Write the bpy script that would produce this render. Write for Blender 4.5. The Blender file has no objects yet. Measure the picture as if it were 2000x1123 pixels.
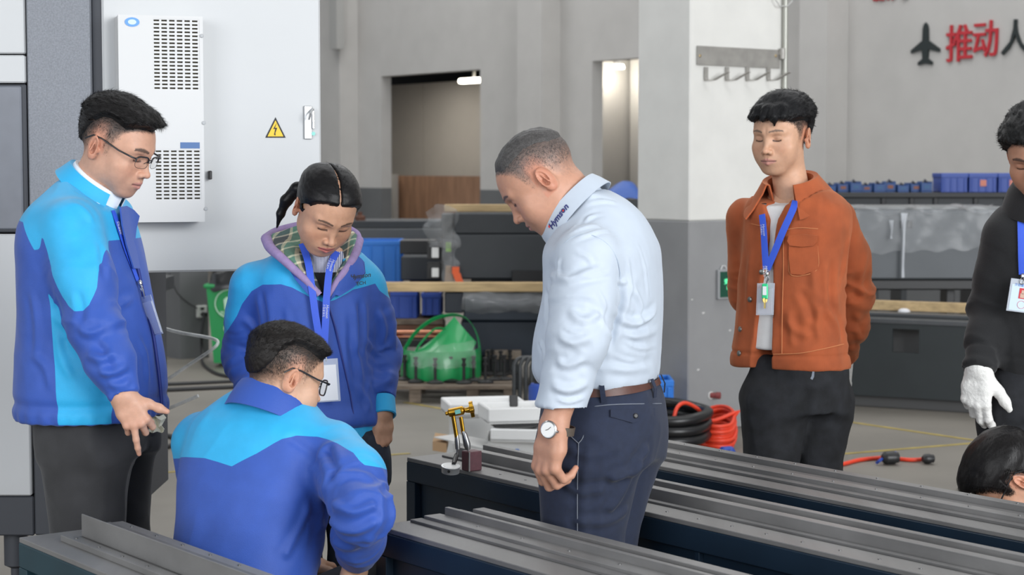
import bpy, bmesh, math, random
import numpy as np
from mathutils import Vector, Matrix, Euler
random.seed(7)
RNG = np.random.default_rng(11)
SC = bpy.context.scene
COL = SC.collection
R = math.radians

# ------------------------------------------------------------------ camera, sky, lamps, exposure
FPX, HOR, CAMZ = 3600.0, 325.0, 1.5            # focal length in pixels of a 2000 px wide frame, eye height
PITCH = math.atan((561.5 - HOR) / FPX)
cam_data = bpy.data.cameras.new('camera')
cam_data.sensor_width = 36.0
cam_data.lens = 36.0 * FPX / 2000.0
cam_data.clip_end = 200
cam = bpy.data.objects.new('camera', cam_data)
COL.objects.link(cam)
cam.location = (0, 0, CAMZ)
cam.rotation_euler = (R(90) - PITCH, 0, 0)
cam_data.dof.use_dof = True
cam_data.dof.focus_distance = 4.75
cam_data.dof.aperture_fstop = 6.3
SC.camera = cam

world = bpy.data.worlds.new('world'); SC.world = world; world.use_nodes = True
bg = world.node_tree.nodes['Background']
bg.inputs['Color'].default_value = (0.86, 0.93, 1.0, 1)
bg.inputs['Strength'].default_value = WORLD_STRENGTH = 1.0

def area_light(name, loc, target, sx, sy, power, color=(1, 1, 1)):
    l = bpy.data.lights.new(name, 'AREA'); l.shape = 'RECTANGLE'; l.size = sx; l.size_y = sy
    l.energy = power; l.color = color
    o = bpy.data.objects.new(name, l); COL.objects.link(o)
    o.location = loc
    o.rotation_euler = (Vector(target) - Vector(loc)).to_track_quat('-Z', 'Y').to_euler()
    return o
# daylight through the hall's wide gates, on the photographer's right and behind him to the left
area_light('gate_daylight', (7.5, -3.5, 3.4), (0.6, 7.5, 1.1), 7, 5, 1250, (0.97, 0.985, 1.0))
area_light('gate_daylight_left', (-5.0, -4.0, 3.2), (-0.5, 5.5, 1.0), 5, 4, 350, (0.98, 0.98, 1.0))
# unseen area lights added overhead to brighten the dark back of the hall
for k_, y_ in enumerate((8.5, 15.0, 21.5)):
    area_light('overhead_fill', (1.0, y_, 7.9), (1.0, y_, 0), 14, 2.4, (330, 560, 640)[k_], (0.98, 0.99, 1.0))

SC.view_settings.view_transform = 'Standard'
SC.view_settings.look = 'None'
SC.view_settings.exposure = 0.0
SC.view_settings.gamma = 1.0
SC.view_settings.use_curve_mapping = False

# ------------------------------------------------------------------ pixel <-> space
_cp, _sp = math.cos(PITCH), math.sin(PITCH)
def ray(px, py):
    a = (px - 1000) / FPX; b = (561.5 - py) / FPX
    return np.array([a, _cp + b * _sp, -_sp + b * _cp])
def P(px, py, Y):
    """the point seen at a pixel on the plane at depth Y"""
    d = ray(px, py)
    return np.array([0, 0, CAMZ]) + d * (Y / d[1])
def PZ(px, py, z):
    """the point seen at a pixel on the level plane at height z"""
    d = ray(px, py)
    return np.array([0, 0, CAMZ]) + d * ((z - CAMZ) / d[2])

# ------------------------------------------------------------------ materials
MATS = {}
def lin(c):
    return tuple(((x / 255) / 12.92 if x / 255 <= 0.04045 else ((x / 255 + 0.055) / 1.055) ** 2.4) for x in c)
def mat(name, rgb, rough=0.6, metal=0.0, noise=0.0, scale=30, bump=0.0, bscale=200, spec=0.5, trans=0.0, alpha=1.0, emit=None, sheen=0.0, stretch=None, sss=0.0, coat=0.0):
    if name in MATS: return MATS[name]
    m = bpy.data.materials.new(name); m.use_nodes = True
    nt = m.node_tree; b = nt.nodes['Principled BSDF']
    c = (*rgb, 1)
    b.inputs['Base Color'].default_value = c
    b.inputs['Roughness'].default_value = rough
    b.inputs['Metallic'].default_value = metal
    b.inputs['Specular IOR Level'].default_value = spec
    b.inputs['Transmission Weight'].default_value = trans
    b.inputs['Alpha'].default_value = alpha
    if sheen: b.inputs['Sheen Weight'].default_value = sheen
    if coat: b.inputs['Coat Weight'].default_value = coat
    if sss:
        b.inputs['Subsurface Weight'].default_value = sss
        b.inputs['Subsurface Radius'].default_value = (0.01, 0.004, 0.002)
        b.inputs['Subsurface Scale'].default_value = 0.5
    if emit:
        b.inputs['Emission Color'].default_value = (*emit[0], 1); b.inputs['Emission Strength'].default_value = emit[1]
    if noise or bump:
        tc = nt.nodes.new('ShaderNodeTexCoord'); mp = nt.nodes.new('ShaderNodeMapping')
        nt.links.new(tc.outputs['Object'], mp.inputs['Vector'])
        if stretch: mp.inputs['Scale'].default_value = stretch
    if noise:
        n = nt.nodes.new('ShaderNodeTexNoise'); n.inputs['Scale'].default_value = scale; n.inputs['Detail'].default_value = 5
        nt.links.new(mp.outputs['Vector'], n.inputs['Vector'])
        r = nt.nodes.new('ShaderNodeMapRange'); r.inputs['From Min'].default_value = 0.3; r.inputs['From Max'].default_value = 0.7
        r.inputs['To Min'].default_value = 1 - noise; r.inputs['To Max'].default_value = 1 + noise
        nt.links.new(n.outputs['Fac'], r.inputs['Value'])
        mx = nt.nodes.new('ShaderNodeMix'); mx.data_type = 'RGBA'; mx.blend_type = 'MULTIPLY'; mx.inputs['Factor'].default_value = 1
        mx.inputs[6].default_value = c
        nt.links.new(r.outputs['Result'], mx.inputs[7]); nt.links.new(mx.outputs[2], b.inputs['Base Color'])
    if bump:
        n2 = nt.nodes.new('ShaderNodeTexNoise'); n2.inputs['Scale'].default_value = bscale; n2.inputs['Detail'].default_value = 3
        nt.links.new(mp.outputs['Vector'], n2.inputs['Vector'])
        bp = nt.nodes.new('ShaderNodeBump'); bp.inputs['Strength'].default_value = bump; bp.inputs['Distance'].default_value = 0.004
        nt.links.new(n2.outputs['Fac'], bp.inputs['Height']); nt.links.new(bp.outputs['Normal'], b.inputs['Normal'])
    MATS[name] = m
    return m
def attr_mat(name, rough=0.6, spec=0.4, sss=0.0, noise=0.06, scale=60, bump=0.15, bscale=300, sheen=0.0, attr='col', rib=None):
    """colour comes from the mesh's own point colours"""
    if name in MATS: return MATS[name]
    m = mat(name, (0.5, 0.5, 0.5), rough=rough, spec=spec, sss=sss, noise=noise, scale=scale, bump=bump, bscale=bscale, sheen=sheen)
    nt = m.node_tree
    a = nt.nodes.new('ShaderNodeAttribute'); a.attribute_name = attr
    mx = [n for n in nt.nodes if n.type == 'MIX'][0]
    nt.links.new(a.outputs['Color'], mx.inputs[6])
    return m
def panel_mat(name, cols, attrs, rough=0.55, sheen=0.0, noise=0.06, scale=40, bump=0.12, bscale=350, spec=0.3, wav=None, rib=0):
    """cloth sewn from differently coloured panels: cols[0] base, each further colour where its point attribute is above 0"""
    if name in MATS: return MATS[name]
    m = mat(name, cols[0], rough=rough, noise=noise, scale=scale, bump=bump, bscale=bscale, sheen=sheen, spec=spec)
    nt = m.node_tree; mx = [n for n in nt.nodes if n.type == 'MIX'][0]
    prev = None
    for c, a in zip(cols[1:], attrs):
        at = nt.nodes.new('ShaderNodeAttribute'); at.attribute_name = a
        gt = nt.nodes.new('ShaderNodeMath'); gt.operation = 'GREATER_THAN'; gt.inputs[1].default_value = 0
        nt.links.new(at.outputs['Fac'], gt.inputs[0])
        mm = nt.nodes.new('ShaderNodeMix'); mm.data_type = 'RGBA'
        nt.links.new(gt.outputs[0], mm.inputs['Factor'])
        if prev is None: mm.inputs[6].default_value = (*cols[0], 1)
        else: nt.links.new(prev, mm.inputs[6])
        mm.inputs[7].default_value = (*c, 1)
        prev = mm.outputs[2]
    if prev is not None: nt.links.new(prev, mx.inputs[6])
    return m

# ------------------------------------------------------------------ objects
def tag(o, label=None, cat=None, group=None, kind=None):
    if label: o['label'] = label
    if cat: o['category'] = cat
    if group: o['group'] = group
    if kind: o['kind'] = kind
    return o
def empty(name, loc, label=None, cat=None, group=None):
    o = bpy.data.objects.new(name, None); COL.objects.link(o); o.location = tuple(loc); o.empty_display_size = 0.1
    ORG[o.name] = np.array(loc, float)
    return tag(o, label, cat, group)
ORG = {}
def org(o):
    """world origin of an (unrotated) chain of parents"""
    v = np.zeros(3)
    while o is not None:
        v += np.array(o.location); o = o.parent
    return v
def mesh_obj(name, V, F, material, parent=None, smooth=True, sharp=None, loc=None):
    """V in world coordinates; the object's origin is its parent's origin (or loc)"""
    me = bpy.data.meshes.new(name)
    V = np.asarray(V, float).reshape(-1, 3)
    o0 = org(parent) if parent is not None else (np.array(loc, float) if loc is not None else np.array([V[:, 0].mean(), V[:, 1].mean(), V[:, 2].min()]))
    W = V - o0
    if isinstance(F, np.ndarray) and F.shape[1] == 4:
        me.vertices.add(len(W)); me.vertices.foreach_set('co', W.astype(np.float32).ravel())
        me.loops.add(F.size); me.loops.foreach_set('vertex_index', F.astype(np.int32).ravel())
        me.polygons.add(len(F)); me.polygons.foreach_set('loop_start', np.arange(0, F.size, 4, dtype=np.int32))
        me.update(calc_edges=True)
    else:
        me.from_pydata([tuple(v) for v in W], [], [tuple(int(i) for i in f) for f in F])
        me.update()
    if smooth:
        me.polygons.foreach_set('use_smooth', np.ones(len(me.polygons), bool))
        if sharp: me.set_sharp_from_angle(angle=R(sharp))
    ms = material if isinstance(material, (list, tuple)) else [material]
    for m_ in ms: me.materials.append(m_)
    o = bpy.data.objects.new(name, me); COL.objects.link(o)
    if parent is not None: o.parent = parent
    else: o.location = tuple(o0)
    return o

class MB:
    """collects solids into ONE mesh"""
    def __init__(s): s.V = []; s.F = []; s.n = 0; s.M = []
    def add(s, V, F, mi=0):
        V = np.asarray(V, float).reshape(-1, 3)
        s.V.append(V); s.F += [tuple(int(i) + s.n for i in f) for f in F]; s.M += [mi] * len(F); s.n += len(V); return s
    def box(s, c, d, rot=None, bev=0.0, mi=0):
        """box of size d centred on c, rotated by the 3x3 rot, edges chamfered by bev"""
        c = np.asarray(c, float); hx, hy, hz = [x / 2 for x in d]
        if bev <= 0:
            V = np.array([[x, y, z] for x in (-hx, hx) for y in (-hy, hy) for z in (-hz, hz)])
            F = [(0, 1, 3, 2), (4, 6, 7, 5), (0, 4, 5, 1), (2, 3, 7, 6), (0, 2, 6, 4), (1, 5, 7, 3)]
        else:
            b = min(bev, hx * .99, hy * .99, hz * .99)
            V = []; idx = {}
            for sx in (-1, 1):
                for sy in (-1, 1):
                    for sz in (-1, 1):
                        for ax in range(3):
                            p = [sx * (hx - b), sy * (hy - b), sz * (hz - b)]
                            p[ax] = (sx, sy, sz)[ax] * (hx, hy, hz)[ax]
                            idx[(sx, sy, sz, ax)] = len(V); V.append(p)
            F = []
            for ax in range(3):
                o1, o2 = [a for a in range(3) if a != ax]
                for sg in (-1, 1):
                    q = []
                    for (u, v) in ((-1, -1), (1, -1), (1, 1), (-1, 1)):
                        t = [0, 0, 0]; t[ax] = sg; t[o1] = u; t[o2] = v; q.append(idx[(*t, ax)])
                    F.append(q)
            for ax in range(3):
                o1, o2 = [a for a in range(3) if a != ax]
                for u in (-1, 1):
                    for v in (-1, 1):
                        q = []
                        for sg in (-1, 1):
                            t = [0, 0, 0]; t[ax] = sg; t[o1] = u; t[o2] = v
                            q.append((idx[(*t, o1)], idx[(*t, o2)]))
                        F.append((q[0][0], q[1][0], q[1][1], q[0][1]))
            for sx in (-1, 1):
                for sy in (-1, 1):
                    for sz in (-1, 1):
                        F.append([idx[(sx, sy, sz, a)] for a in range(3)])
            V = np.array(V)
            G = []
            for f in F:
                n = np.cross(V[f[1]] - V[f[0]], V[f[2]] - V[f[0]])
                G.append(f if n @ V[list(f)].mean(0) > 0 else f[::-1])
            F = G
        if rot is not None: V = V @ np.asarray(rot, float).T
        return s.add(V + c, F, mi)
    def tube(s, pts, r, n=10, cap=True, mi=0, flat=None):
        """round tube along pts; r a number or one per point; flat=(up,ratio) squashes it"""
        pts = np.asarray(pts, float); N = len(pts)
        rr = np.full(N, r, float) if np.isscalar(r) else np.asarray(r, float)
        T = np.gradient(pts, axis=0); T /= np.linalg.norm(T, axis=1)[:, None] + 1e-12
        u = np.cross(T[0], [0, 0, 1.0]);
        if np.linalg.norm(u) < 1e-3: u = np.cross(T[0], [1.0, 0, 0])
        u /= np.linalg.norm(u); V = []
        for i in range(N):
            u = u - T[i] * (u @ T[i]); u /= np.linalg.norm(u) + 1e-12; w = np.cross(T[i], u)
            for k in range(n):
                a = 2 * math.pi * k / n
                V.append(pts[i] + rr[i] * (math.cos(a) * u + math.sin(a) * w))
        F = [(i * n + k, i * n + (k + 1) % n, (i + 1) * n + (k + 1) % n, (i + 1) * n + k) for i in range(N - 1) for k in range(n)]
        if cap: F += [tuple(range(n))[::-1], tuple((N - 1) * n + k for k in range(n))]
        return s.add(V, F, mi)
    def cyl(s, a, b, r, r2=None, n=20, mi=0, cap=True):
        return s.tube([a, b], [r, r if r2 is None else r2], n, cap, mi)
    def lathe(s, a, axis, prof, n=24, mi=0):
        """profile [(distance along axis, radius)] turned about axis through a"""
        a = np.array(a, float); ax = np.array(axis, float); ax = ax / np.linalg.norm(ax)
        return s.tube_prof(a, ax, prof, n, mi)
    def tube_prof(s, a, ax, prof, n, mi):
        u = np.cross(ax, [0, 0, 1.0])
        if np.linalg.norm(u) < 1e-3: u = np.cross(ax, [1.0, 0, 0])
        u /= np.linalg.norm(u); w = np.cross(ax, u); V = []
        for (h, r) in prof:
            for k in range(n):
                t = 2 * math.pi * k / n; V.append(a + ax * h + max(r, 1e-5) * (math.cos(t) * u + math.sin(t) * w))
        N = len(prof)
        F = [(i * n + k, i * n + (k + 1) % n, (i + 1) * n + (k + 1) % n, (i + 1) * n + k) for i in range(N - 1) for k in range(n)]
        F += [tuple(range(n))[::-1], tuple((N - 1) * n + k for k in range(n))]
        return s.add(V, F, mi)
    def prism(s, poly, origin, ux, uy, depth, mi=0):
        """planar outline [(u,v)] on origin+u*ux+v*uy, thickened by depth along ux x uy"""
        ux = np.asarray(ux, float); uy = np.asarray(uy, float); o = np.asarray(origin, float)
        nrm = np.cross(ux, uy); nrm /= np.linalg.norm(nrm)
        A = np.array([o + p[0] * ux + p[1] * uy for p in poly]); n = len(A)
        F = [tuple(range(n))[::-1], tuple(range(n, 2 * n))] + [(i, (i + 1) % n, n + (i + 1) % n, n + i) for i in range(n)]
        return s.add(np.vstack([A, A + nrm * depth]), F, mi)
    def sheet(s, grid, thick=0.0, mi=0):
        """grid (n,m,3) of points, optional thickness"""
        G = np.asarray(grid, float); n, m = G.shape[:2]
        F = [(i * m + j, i * m + j + 1, (i + 1) * m + j + 1, (i + 1) * m + j) for i in range(n - 1) for j in range(m - 1)]
        if not thick: return s.add(G, F, mi)
        du = np.gradient(G, axis=0); dv = np.gradient(G, axis=1); nn = np.cross(du, dv); nn /= np.linalg.norm(nn, axis=2)[..., None] + 1e-12
        H = G + nn * thick; k = n * m
        F2 = [tuple(k + i for i in f[::-1]) for f in F]
        E = []
        for j in range(m - 1):
            E += [(j, k + j, k + j + 1, j + 1), ((n - 1) * m + j, (n - 1) * m + j + 1, k + (n - 1) * m + j + 1, k + (n - 1) * m + j)]
        for i in range(n - 1):
            E += [(i * m, (i + 1) * m, k + (i + 1) * m, k + i * m), (i * m + m - 1, k + i * m + m - 1, k + (i + 1) * m + m - 1, (i + 1) * m + m - 1)]
        return s.add(np.vstack([G.reshape(-1, 3), H.reshape(-1, 3)]), F + F2 + E, mi)
    def build(s, name, material, parent=None, smooth=False, sharp=35, loc=None, label=None, cat=None, group=None, kind=None):
        o = mesh_obj(name, np.vstack(s.V), s.F, material, parent, smooth, sharp if smooth else None, loc)
        if isinstance(material, (list, tuple)): o.data.polygons.foreach_set('material_index', np.array(s.M, np.int32))
        o.data.validate(); bm = bmesh.new(); bm.from_mesh(o.data); bmesh.ops.recalc_face_normals(bm, faces=bm.faces); bm.to_mesh(o.data); bm.free()
        return tag(o, label, cat, group, kind)

def bez(pts, n=24):
    """smooth Catmull-Rom line through pts"""
    p = np.asarray(pts, float); p = np.vstack([2 * p[0] - p[1], p, 2 * p[-1] - p[-2]]); out = []
    m = len(p) - 3
    for k in range(m):
        a, b, c, d = p[k:k + 4]
        for t in np.linspace(0, 1, max(2, n // m), endpoint=(k == m - 1)):
            out.append(0.5 * ((2 * b) + (c - a) * t + (2 * a - 5 * b + 4 * c - d) * t * t + (3 * b - a - 3 * c + d) * t ** 3))
    return np.array(out)
def smooth_tab(zs, vals, n=160):
    """smooth dense table through rows"""
    zs = np.asarray(zs, float); vals = np.asarray(vals, float)
    t = np.linspace(zs[0], zs[-1], n)
    out = np.zeros((n, vals.shape[1]))
    for c in range(vals.shape[1]):
        y = vals[:, c]; d = np.gradient(y, zs)
        k = np.clip(np.searchsorted(zs, t) - 1, 0, len(zs) - 2)
        h = zs[k + 1] - zs[k]; u = (t - zs[k]) / h
        out[:, c] = (2*u**3 - 3*u**2 + 1) * y[k] + (u**3 - 2*u**2 + u) * h * d[k] + (-2*u**3 + 3*u**2) * y[k+1] + (u**3 - u**2) * h * d[k+1]
    return t, out
def Rz(a): c, s = math.cos(R(a)), math.sin(R(a)); return np.array([[c, -s, 0], [s, c, 0], [0, 0, 1.0]])
def Rx(a): c, s = math.cos(R(a)), math.sin(R(a)); return np.array([[1, 0, 0], [0, c, -s], [0, s, c]])
def Ry(a): c, s = math.cos(R(a)), math.sin(R(a)); return np.array([[c, 0, s], [0, 1, 0], [-s, 0, c]])
# ------------------------------------------------------------------ signed distance modelling for figures and cloth
def smin(a, b, k):
    if k <= 0: return np.minimum(a, b)
    h = np.maximum(k - np.abs(a - b), 0) / k
    return np.minimum(a, b) - h * h * k * 0.25
def smax(a, b, k): return -smin(-a, -b, k)
def s_ell(p, c, r, rot=None):
    q = p - np.asarray(c, np.float32)
    if rot is not None: q = q @ np.asarray(rot, np.float32)          # columns of rot are the ellipsoid's axes
    r = np.asarray(r, np.float32)
    k0 = np.sqrt(((q / r) ** 2).sum(1)); k1 = np.sqrt(((q / (r * r)) ** 2).sum(1)) + 1e-9
    return k0 * (k0 - 1) / k1
def s_cone(p, a, b, ra, rb):
    a = np.asarray(a, np.float32); ba = np.asarray(b, np.float32) - a
    q = p - a; t = np.clip(q @ ba / max(float(ba @ ba), 1e-12), 0, 1)
    return np.sqrt(((q - t[:, None] * ba) ** 2).sum(1)) - (ra + (rb - ra) * t)
def s_chain(p, pts, rs, k=0.02):
    d = None
    for i in range(len(pts) - 1):
        e = s_cone(p, pts[i], pts[i + 1], rs[i], rs[i + 1])
        d = e if d is None else smin(d, e, k)
    return d
def s_box(p, c, h, rot=None, rnd=0.0):
    q = p - np.asarray(c, np.float32)
    if rot is not None: q = q @ np.asarray(rot, np.float32)
    q = np.abs(q) - (np.asarray(h, np.float32) - rnd)
    return np.sqrt((np.maximum(q, 0) ** 2).sum(1)) + np.minimum(q.max(1), 0) - rnd
class Loft:
    """a trunk: cross sections (z, cx, cy, half width, front depth, back depth, exponent) stacked up a frame's own z axis"""
    def __init__(s, rows, o=(0, 0, 0), rot=None):
        rows = np.asarray(rows, float); s.o = np.asarray(o, np.float32); s.rot = np.eye(3) if rot is None else rot
        s.t, s.v = smooth_tab(rows[:, 0], rows[:, 1:])
    def loc(s, p): return (p - s.o) @ s.rot.astype(np.float32)
    def par(s, z): return [np.interp(z, s.t, s.v[:, i]).astype(np.float32) for i in range(s.v.shape[1])]
    def __call__(s, p, inset=0.0, cap=0.03):
        q = s.loc(p); z = q[:, 2]
        cx, cy, a, bf, bb, n = s.par(z)
        u = np.abs(q[:, 0] - cx); v = q[:, 1] - cy
        b = np.where(v > 0, bf, bb) - inset; a = a - inset; v = np.abs(v)
        rr = ((u / a) ** n + (v / b) ** n + 1e-9) ** (1 / n)
        g = np.sqrt(((u / a) ** (n - 1) / a) ** 2 + ((v / b) ** (n - 1) / b) ** 2 + 1e-9) / np.maximum(rr, 1e-3) ** (n - 1)
        d = (rr - 1) / np.maximum(g, 1 / np.maximum(a, b))
        return smax(smax(d, z - s.t[-1], cap), s.t[0] - z, 0.004)
    def pt(s, z, ang, off=0.0):
        """point on the trunk at height z and angle ang (0 front, 90 right) in world space"""
        cx, cy, a, bf, bb, n = [float(x[0]) for x in s.par(np.array([z]))]
        sx, sy = math.sin(R(ang)), math.cos(R(ang))
        b = bf if sy > 0 else bb
        rr = ((abs(sx) / a) ** n + (abs(sy) / b) ** n) ** (-1 / n)
        q = np.array([cx + sx * (rr + off), cy + sy * (rr + off), z])
        return s.rot @ q + s.o
def isosurface(f, lo, hi, h, B=8):
    """sparse surface nets"""
    lo = np.asarray(lo, float); hi = np.asarray(hi, float)
    nb = np.ceil((hi - lo) / (h * B)).astype(int)
    g = np.stack(np.meshgrid(*[np.arange(n) for n in nb], indexing='ij'), -1).reshape(-1, 3)
    c = lo + (g + 0.5) * B * h
    d = f(c.astype(np.float32))
    g = g[np.abs(d) < B * h * 1.35]
    if len(g) == 0: return np.zeros((0, 3)), np.zeros((0, 4), int)
    N = nb * B + 2
    key = lambda i: (i[..., 0] * N[1] + i[..., 1]) * N[2] + i[..., 2]
    r = np.arange(B + 1); off = np.stack(np.meshgrid(r, r, r, indexing='ij'), -1).reshape(-1, 3)
    co = (g[:, None, :] * B + off[None]).reshape(-1, 3)
    kk = key(co)
    uk, ui, inv = np.unique(kk, return_index=True, return_inverse=True)
    uc = co[ui]
    val = np.empty(len(uk), np.float32)
    W = (lo + uc * h).astype(np.float32)
    for s in range(0, len(W), 200000): val[s:s + 200000] = f(W[s:s + 200000])
    D = val[inv.ravel()].reshape(len(g), B + 1, B + 1, B + 1)
    cell = np.stack(np.meshgrid(np.arange(B), np.arange(B), np.arange(B), indexing='ij'), -1)
    cs = [D[:, i:B + i, j:B + j, k:B + k] for i in (0, 1) for j in (0, 1) for k in (0, 1)]
    st = np.stack(cs, -1); neg = (st < 0).sum(-1); act = (neg > 0) & (neg < 8)
    bi, ci, cj, ck = np.nonzero(act)
    cidx = g[bi] * B + np.stack([ci, cj, ck], 1)
    v8 = st[bi, ci, cj, ck]
    crn = np.array([(i, j, k) for i in (0, 1) for j in (0, 1) for k in (0, 1)], float)
    edges = [(a, b) for a in range(8) for b in range(a + 1, 8) if np.abs(crn[a] - crn[b]).sum() == 1]
    acc = np.zeros((len(bi), 3)); cnt = np.zeros(len(bi))
    for a, b in edges:
        x = v8[:, a]; y = v8[:, b]; m = (x < 0) != (y < 0)
        t = np.where(m, x / np.where(m, x - y, 1), 0)
        acc += np.where(m[:, None], crn[a] + t[:, None] * (crn[b] - crn[a]), 0); cnt += m
    V = lo + (cidx + acc / np.maximum(cnt, 1)[:, None]) * h
    ck_ = key(cidx); o = np.argsort(ck_); sk = ck_[o]
    F = []
    for ax in range(3):
        e = np.eye(3, dtype=int)
        a1, a2 = [(1, 2), (2, 0), (0, 1)][ax]
        A = D[:, :B, :, :] if ax == 0 else D[:, :, :B, :] if ax == 1 else D[:, :, :, :B]
        Bv = D[:, 1:, :, :] if ax == 0 else D[:, :, 1:, :] if ax == 1 else D[:, :, :, 1:]
        m = (A < 0) != (Bv < 0)
        q = np.nonzero(m)
        gi = g[q[0]] * B + np.stack(q[1:], 1); sgn = A[q] < 0
        k0 = key(gi); _, u0 = np.unique(k0, return_index=True); gi = gi[u0]; sgn = sgn[u0]
        quad = []
        ok = np.ones(len(gi), bool)
        for (d1, d2) in ((0, 0), (-1, 0), (-1, -1), (0, -1)):
            kq = key(gi + d1 * e[a1] + d2 * e[a2])
            p_ = np.clip(np.searchsorted(sk, kq), 0, len(sk) - 1)
            ok &= sk[p_] == kq; quad.append(o[p_])
        Q = np.stack(quad, 1)
        Q[~sgn] = Q[~sgn][:, ::-1]
        F.append(Q[ok])
    return V, np.vstack(F)
def _hash(i, j, k):
    n = (i * 374761393 + j * 668265263 + k * 1274126177) & 0x7fffffff
    n = ((n ^ (n >> 13)) * 1103515245) & 0x7fffffff
    return ((n ^ (n >> 16)) & 0xffff) / 32767.5 - 1
def vnoise(p, s=1.0, seed=0):
    q = np.asarray(p, float) * s + seed * 17.31; i = np.floor(q).astype(np.int64); f = q - i; f = f * f * (3 - 2 * f); out = 0
    for a in (0, 1):
        for b in (0, 1):
            for c in (0, 1):
                w = (f[:, 0] if a else 1 - f[:, 0]) * (f[:, 1] if b else 1 - f[:, 1]) * (f[:, 2] if c else 1 - f[:, 2])
                out = out + w * _hash(i[:, 0] + a, i[:, 1] + b, i[:, 2] + c)
    return out
def vnormals(V, F):
    n = np.cross(V[F[:, 2]] - V[F[:, 0]], V[F[:, 3]] - V[F[:, 1]]); N = np.zeros_like(V)
    for c in range(4): np.add.at(N, F[:, c], n)
    return N / (np.linalg.norm(N, axis=1)[:, None] + 1e-12)
def relax(V, F, it=1, w=0.5):
    for _ in range(it):
        S = np.zeros_like(V); n = np.zeros(len(V))
        for a, b in ((0, 1), (1, 2), (2, 3), (3, 0)):
            np.add.at(S, F[:, a], V[F[:, b]]); np.add.at(S, F[:, b], V[F[:, a]])
            np.add.at(n, F[:, a], 1); np.add.at(n, F[:, b], 1)
        V = V * (1 - w) + w * S / np.maximum(n, 1)[:, None]
    return V
def set_attr(o, name, vals):
    me = o.data; vals = np.asarray(vals, np.float32)
    if vals.ndim == 1:
        a = me.attributes.new(name, 'FLOAT', 'POINT'); a.data.foreach_set('value', vals)
    else:
        a = me.attributes.new(name, 'FLOAT_COLOR', 'POINT')
        a.data.foreach_set('color', np.hstack([vals, np.ones((len(vals), 1), np.float32)]).ravel())
def sdf_obj(name, f, lo, hi, h, material, parent, disp=None, attrs=None, it=1):
    V, F = isosurface(f, lo, hi, h)
    V = relax(V, F, it)
    if disp is not None: V = V + vnormals(V, F) * disp(V)[:, None]
    o = mesh_obj(name, V, F, material, parent)
    for k, fn in (attrs or {}).items(): set_attr(o, k, fn(V))
    return o, V, F
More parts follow.
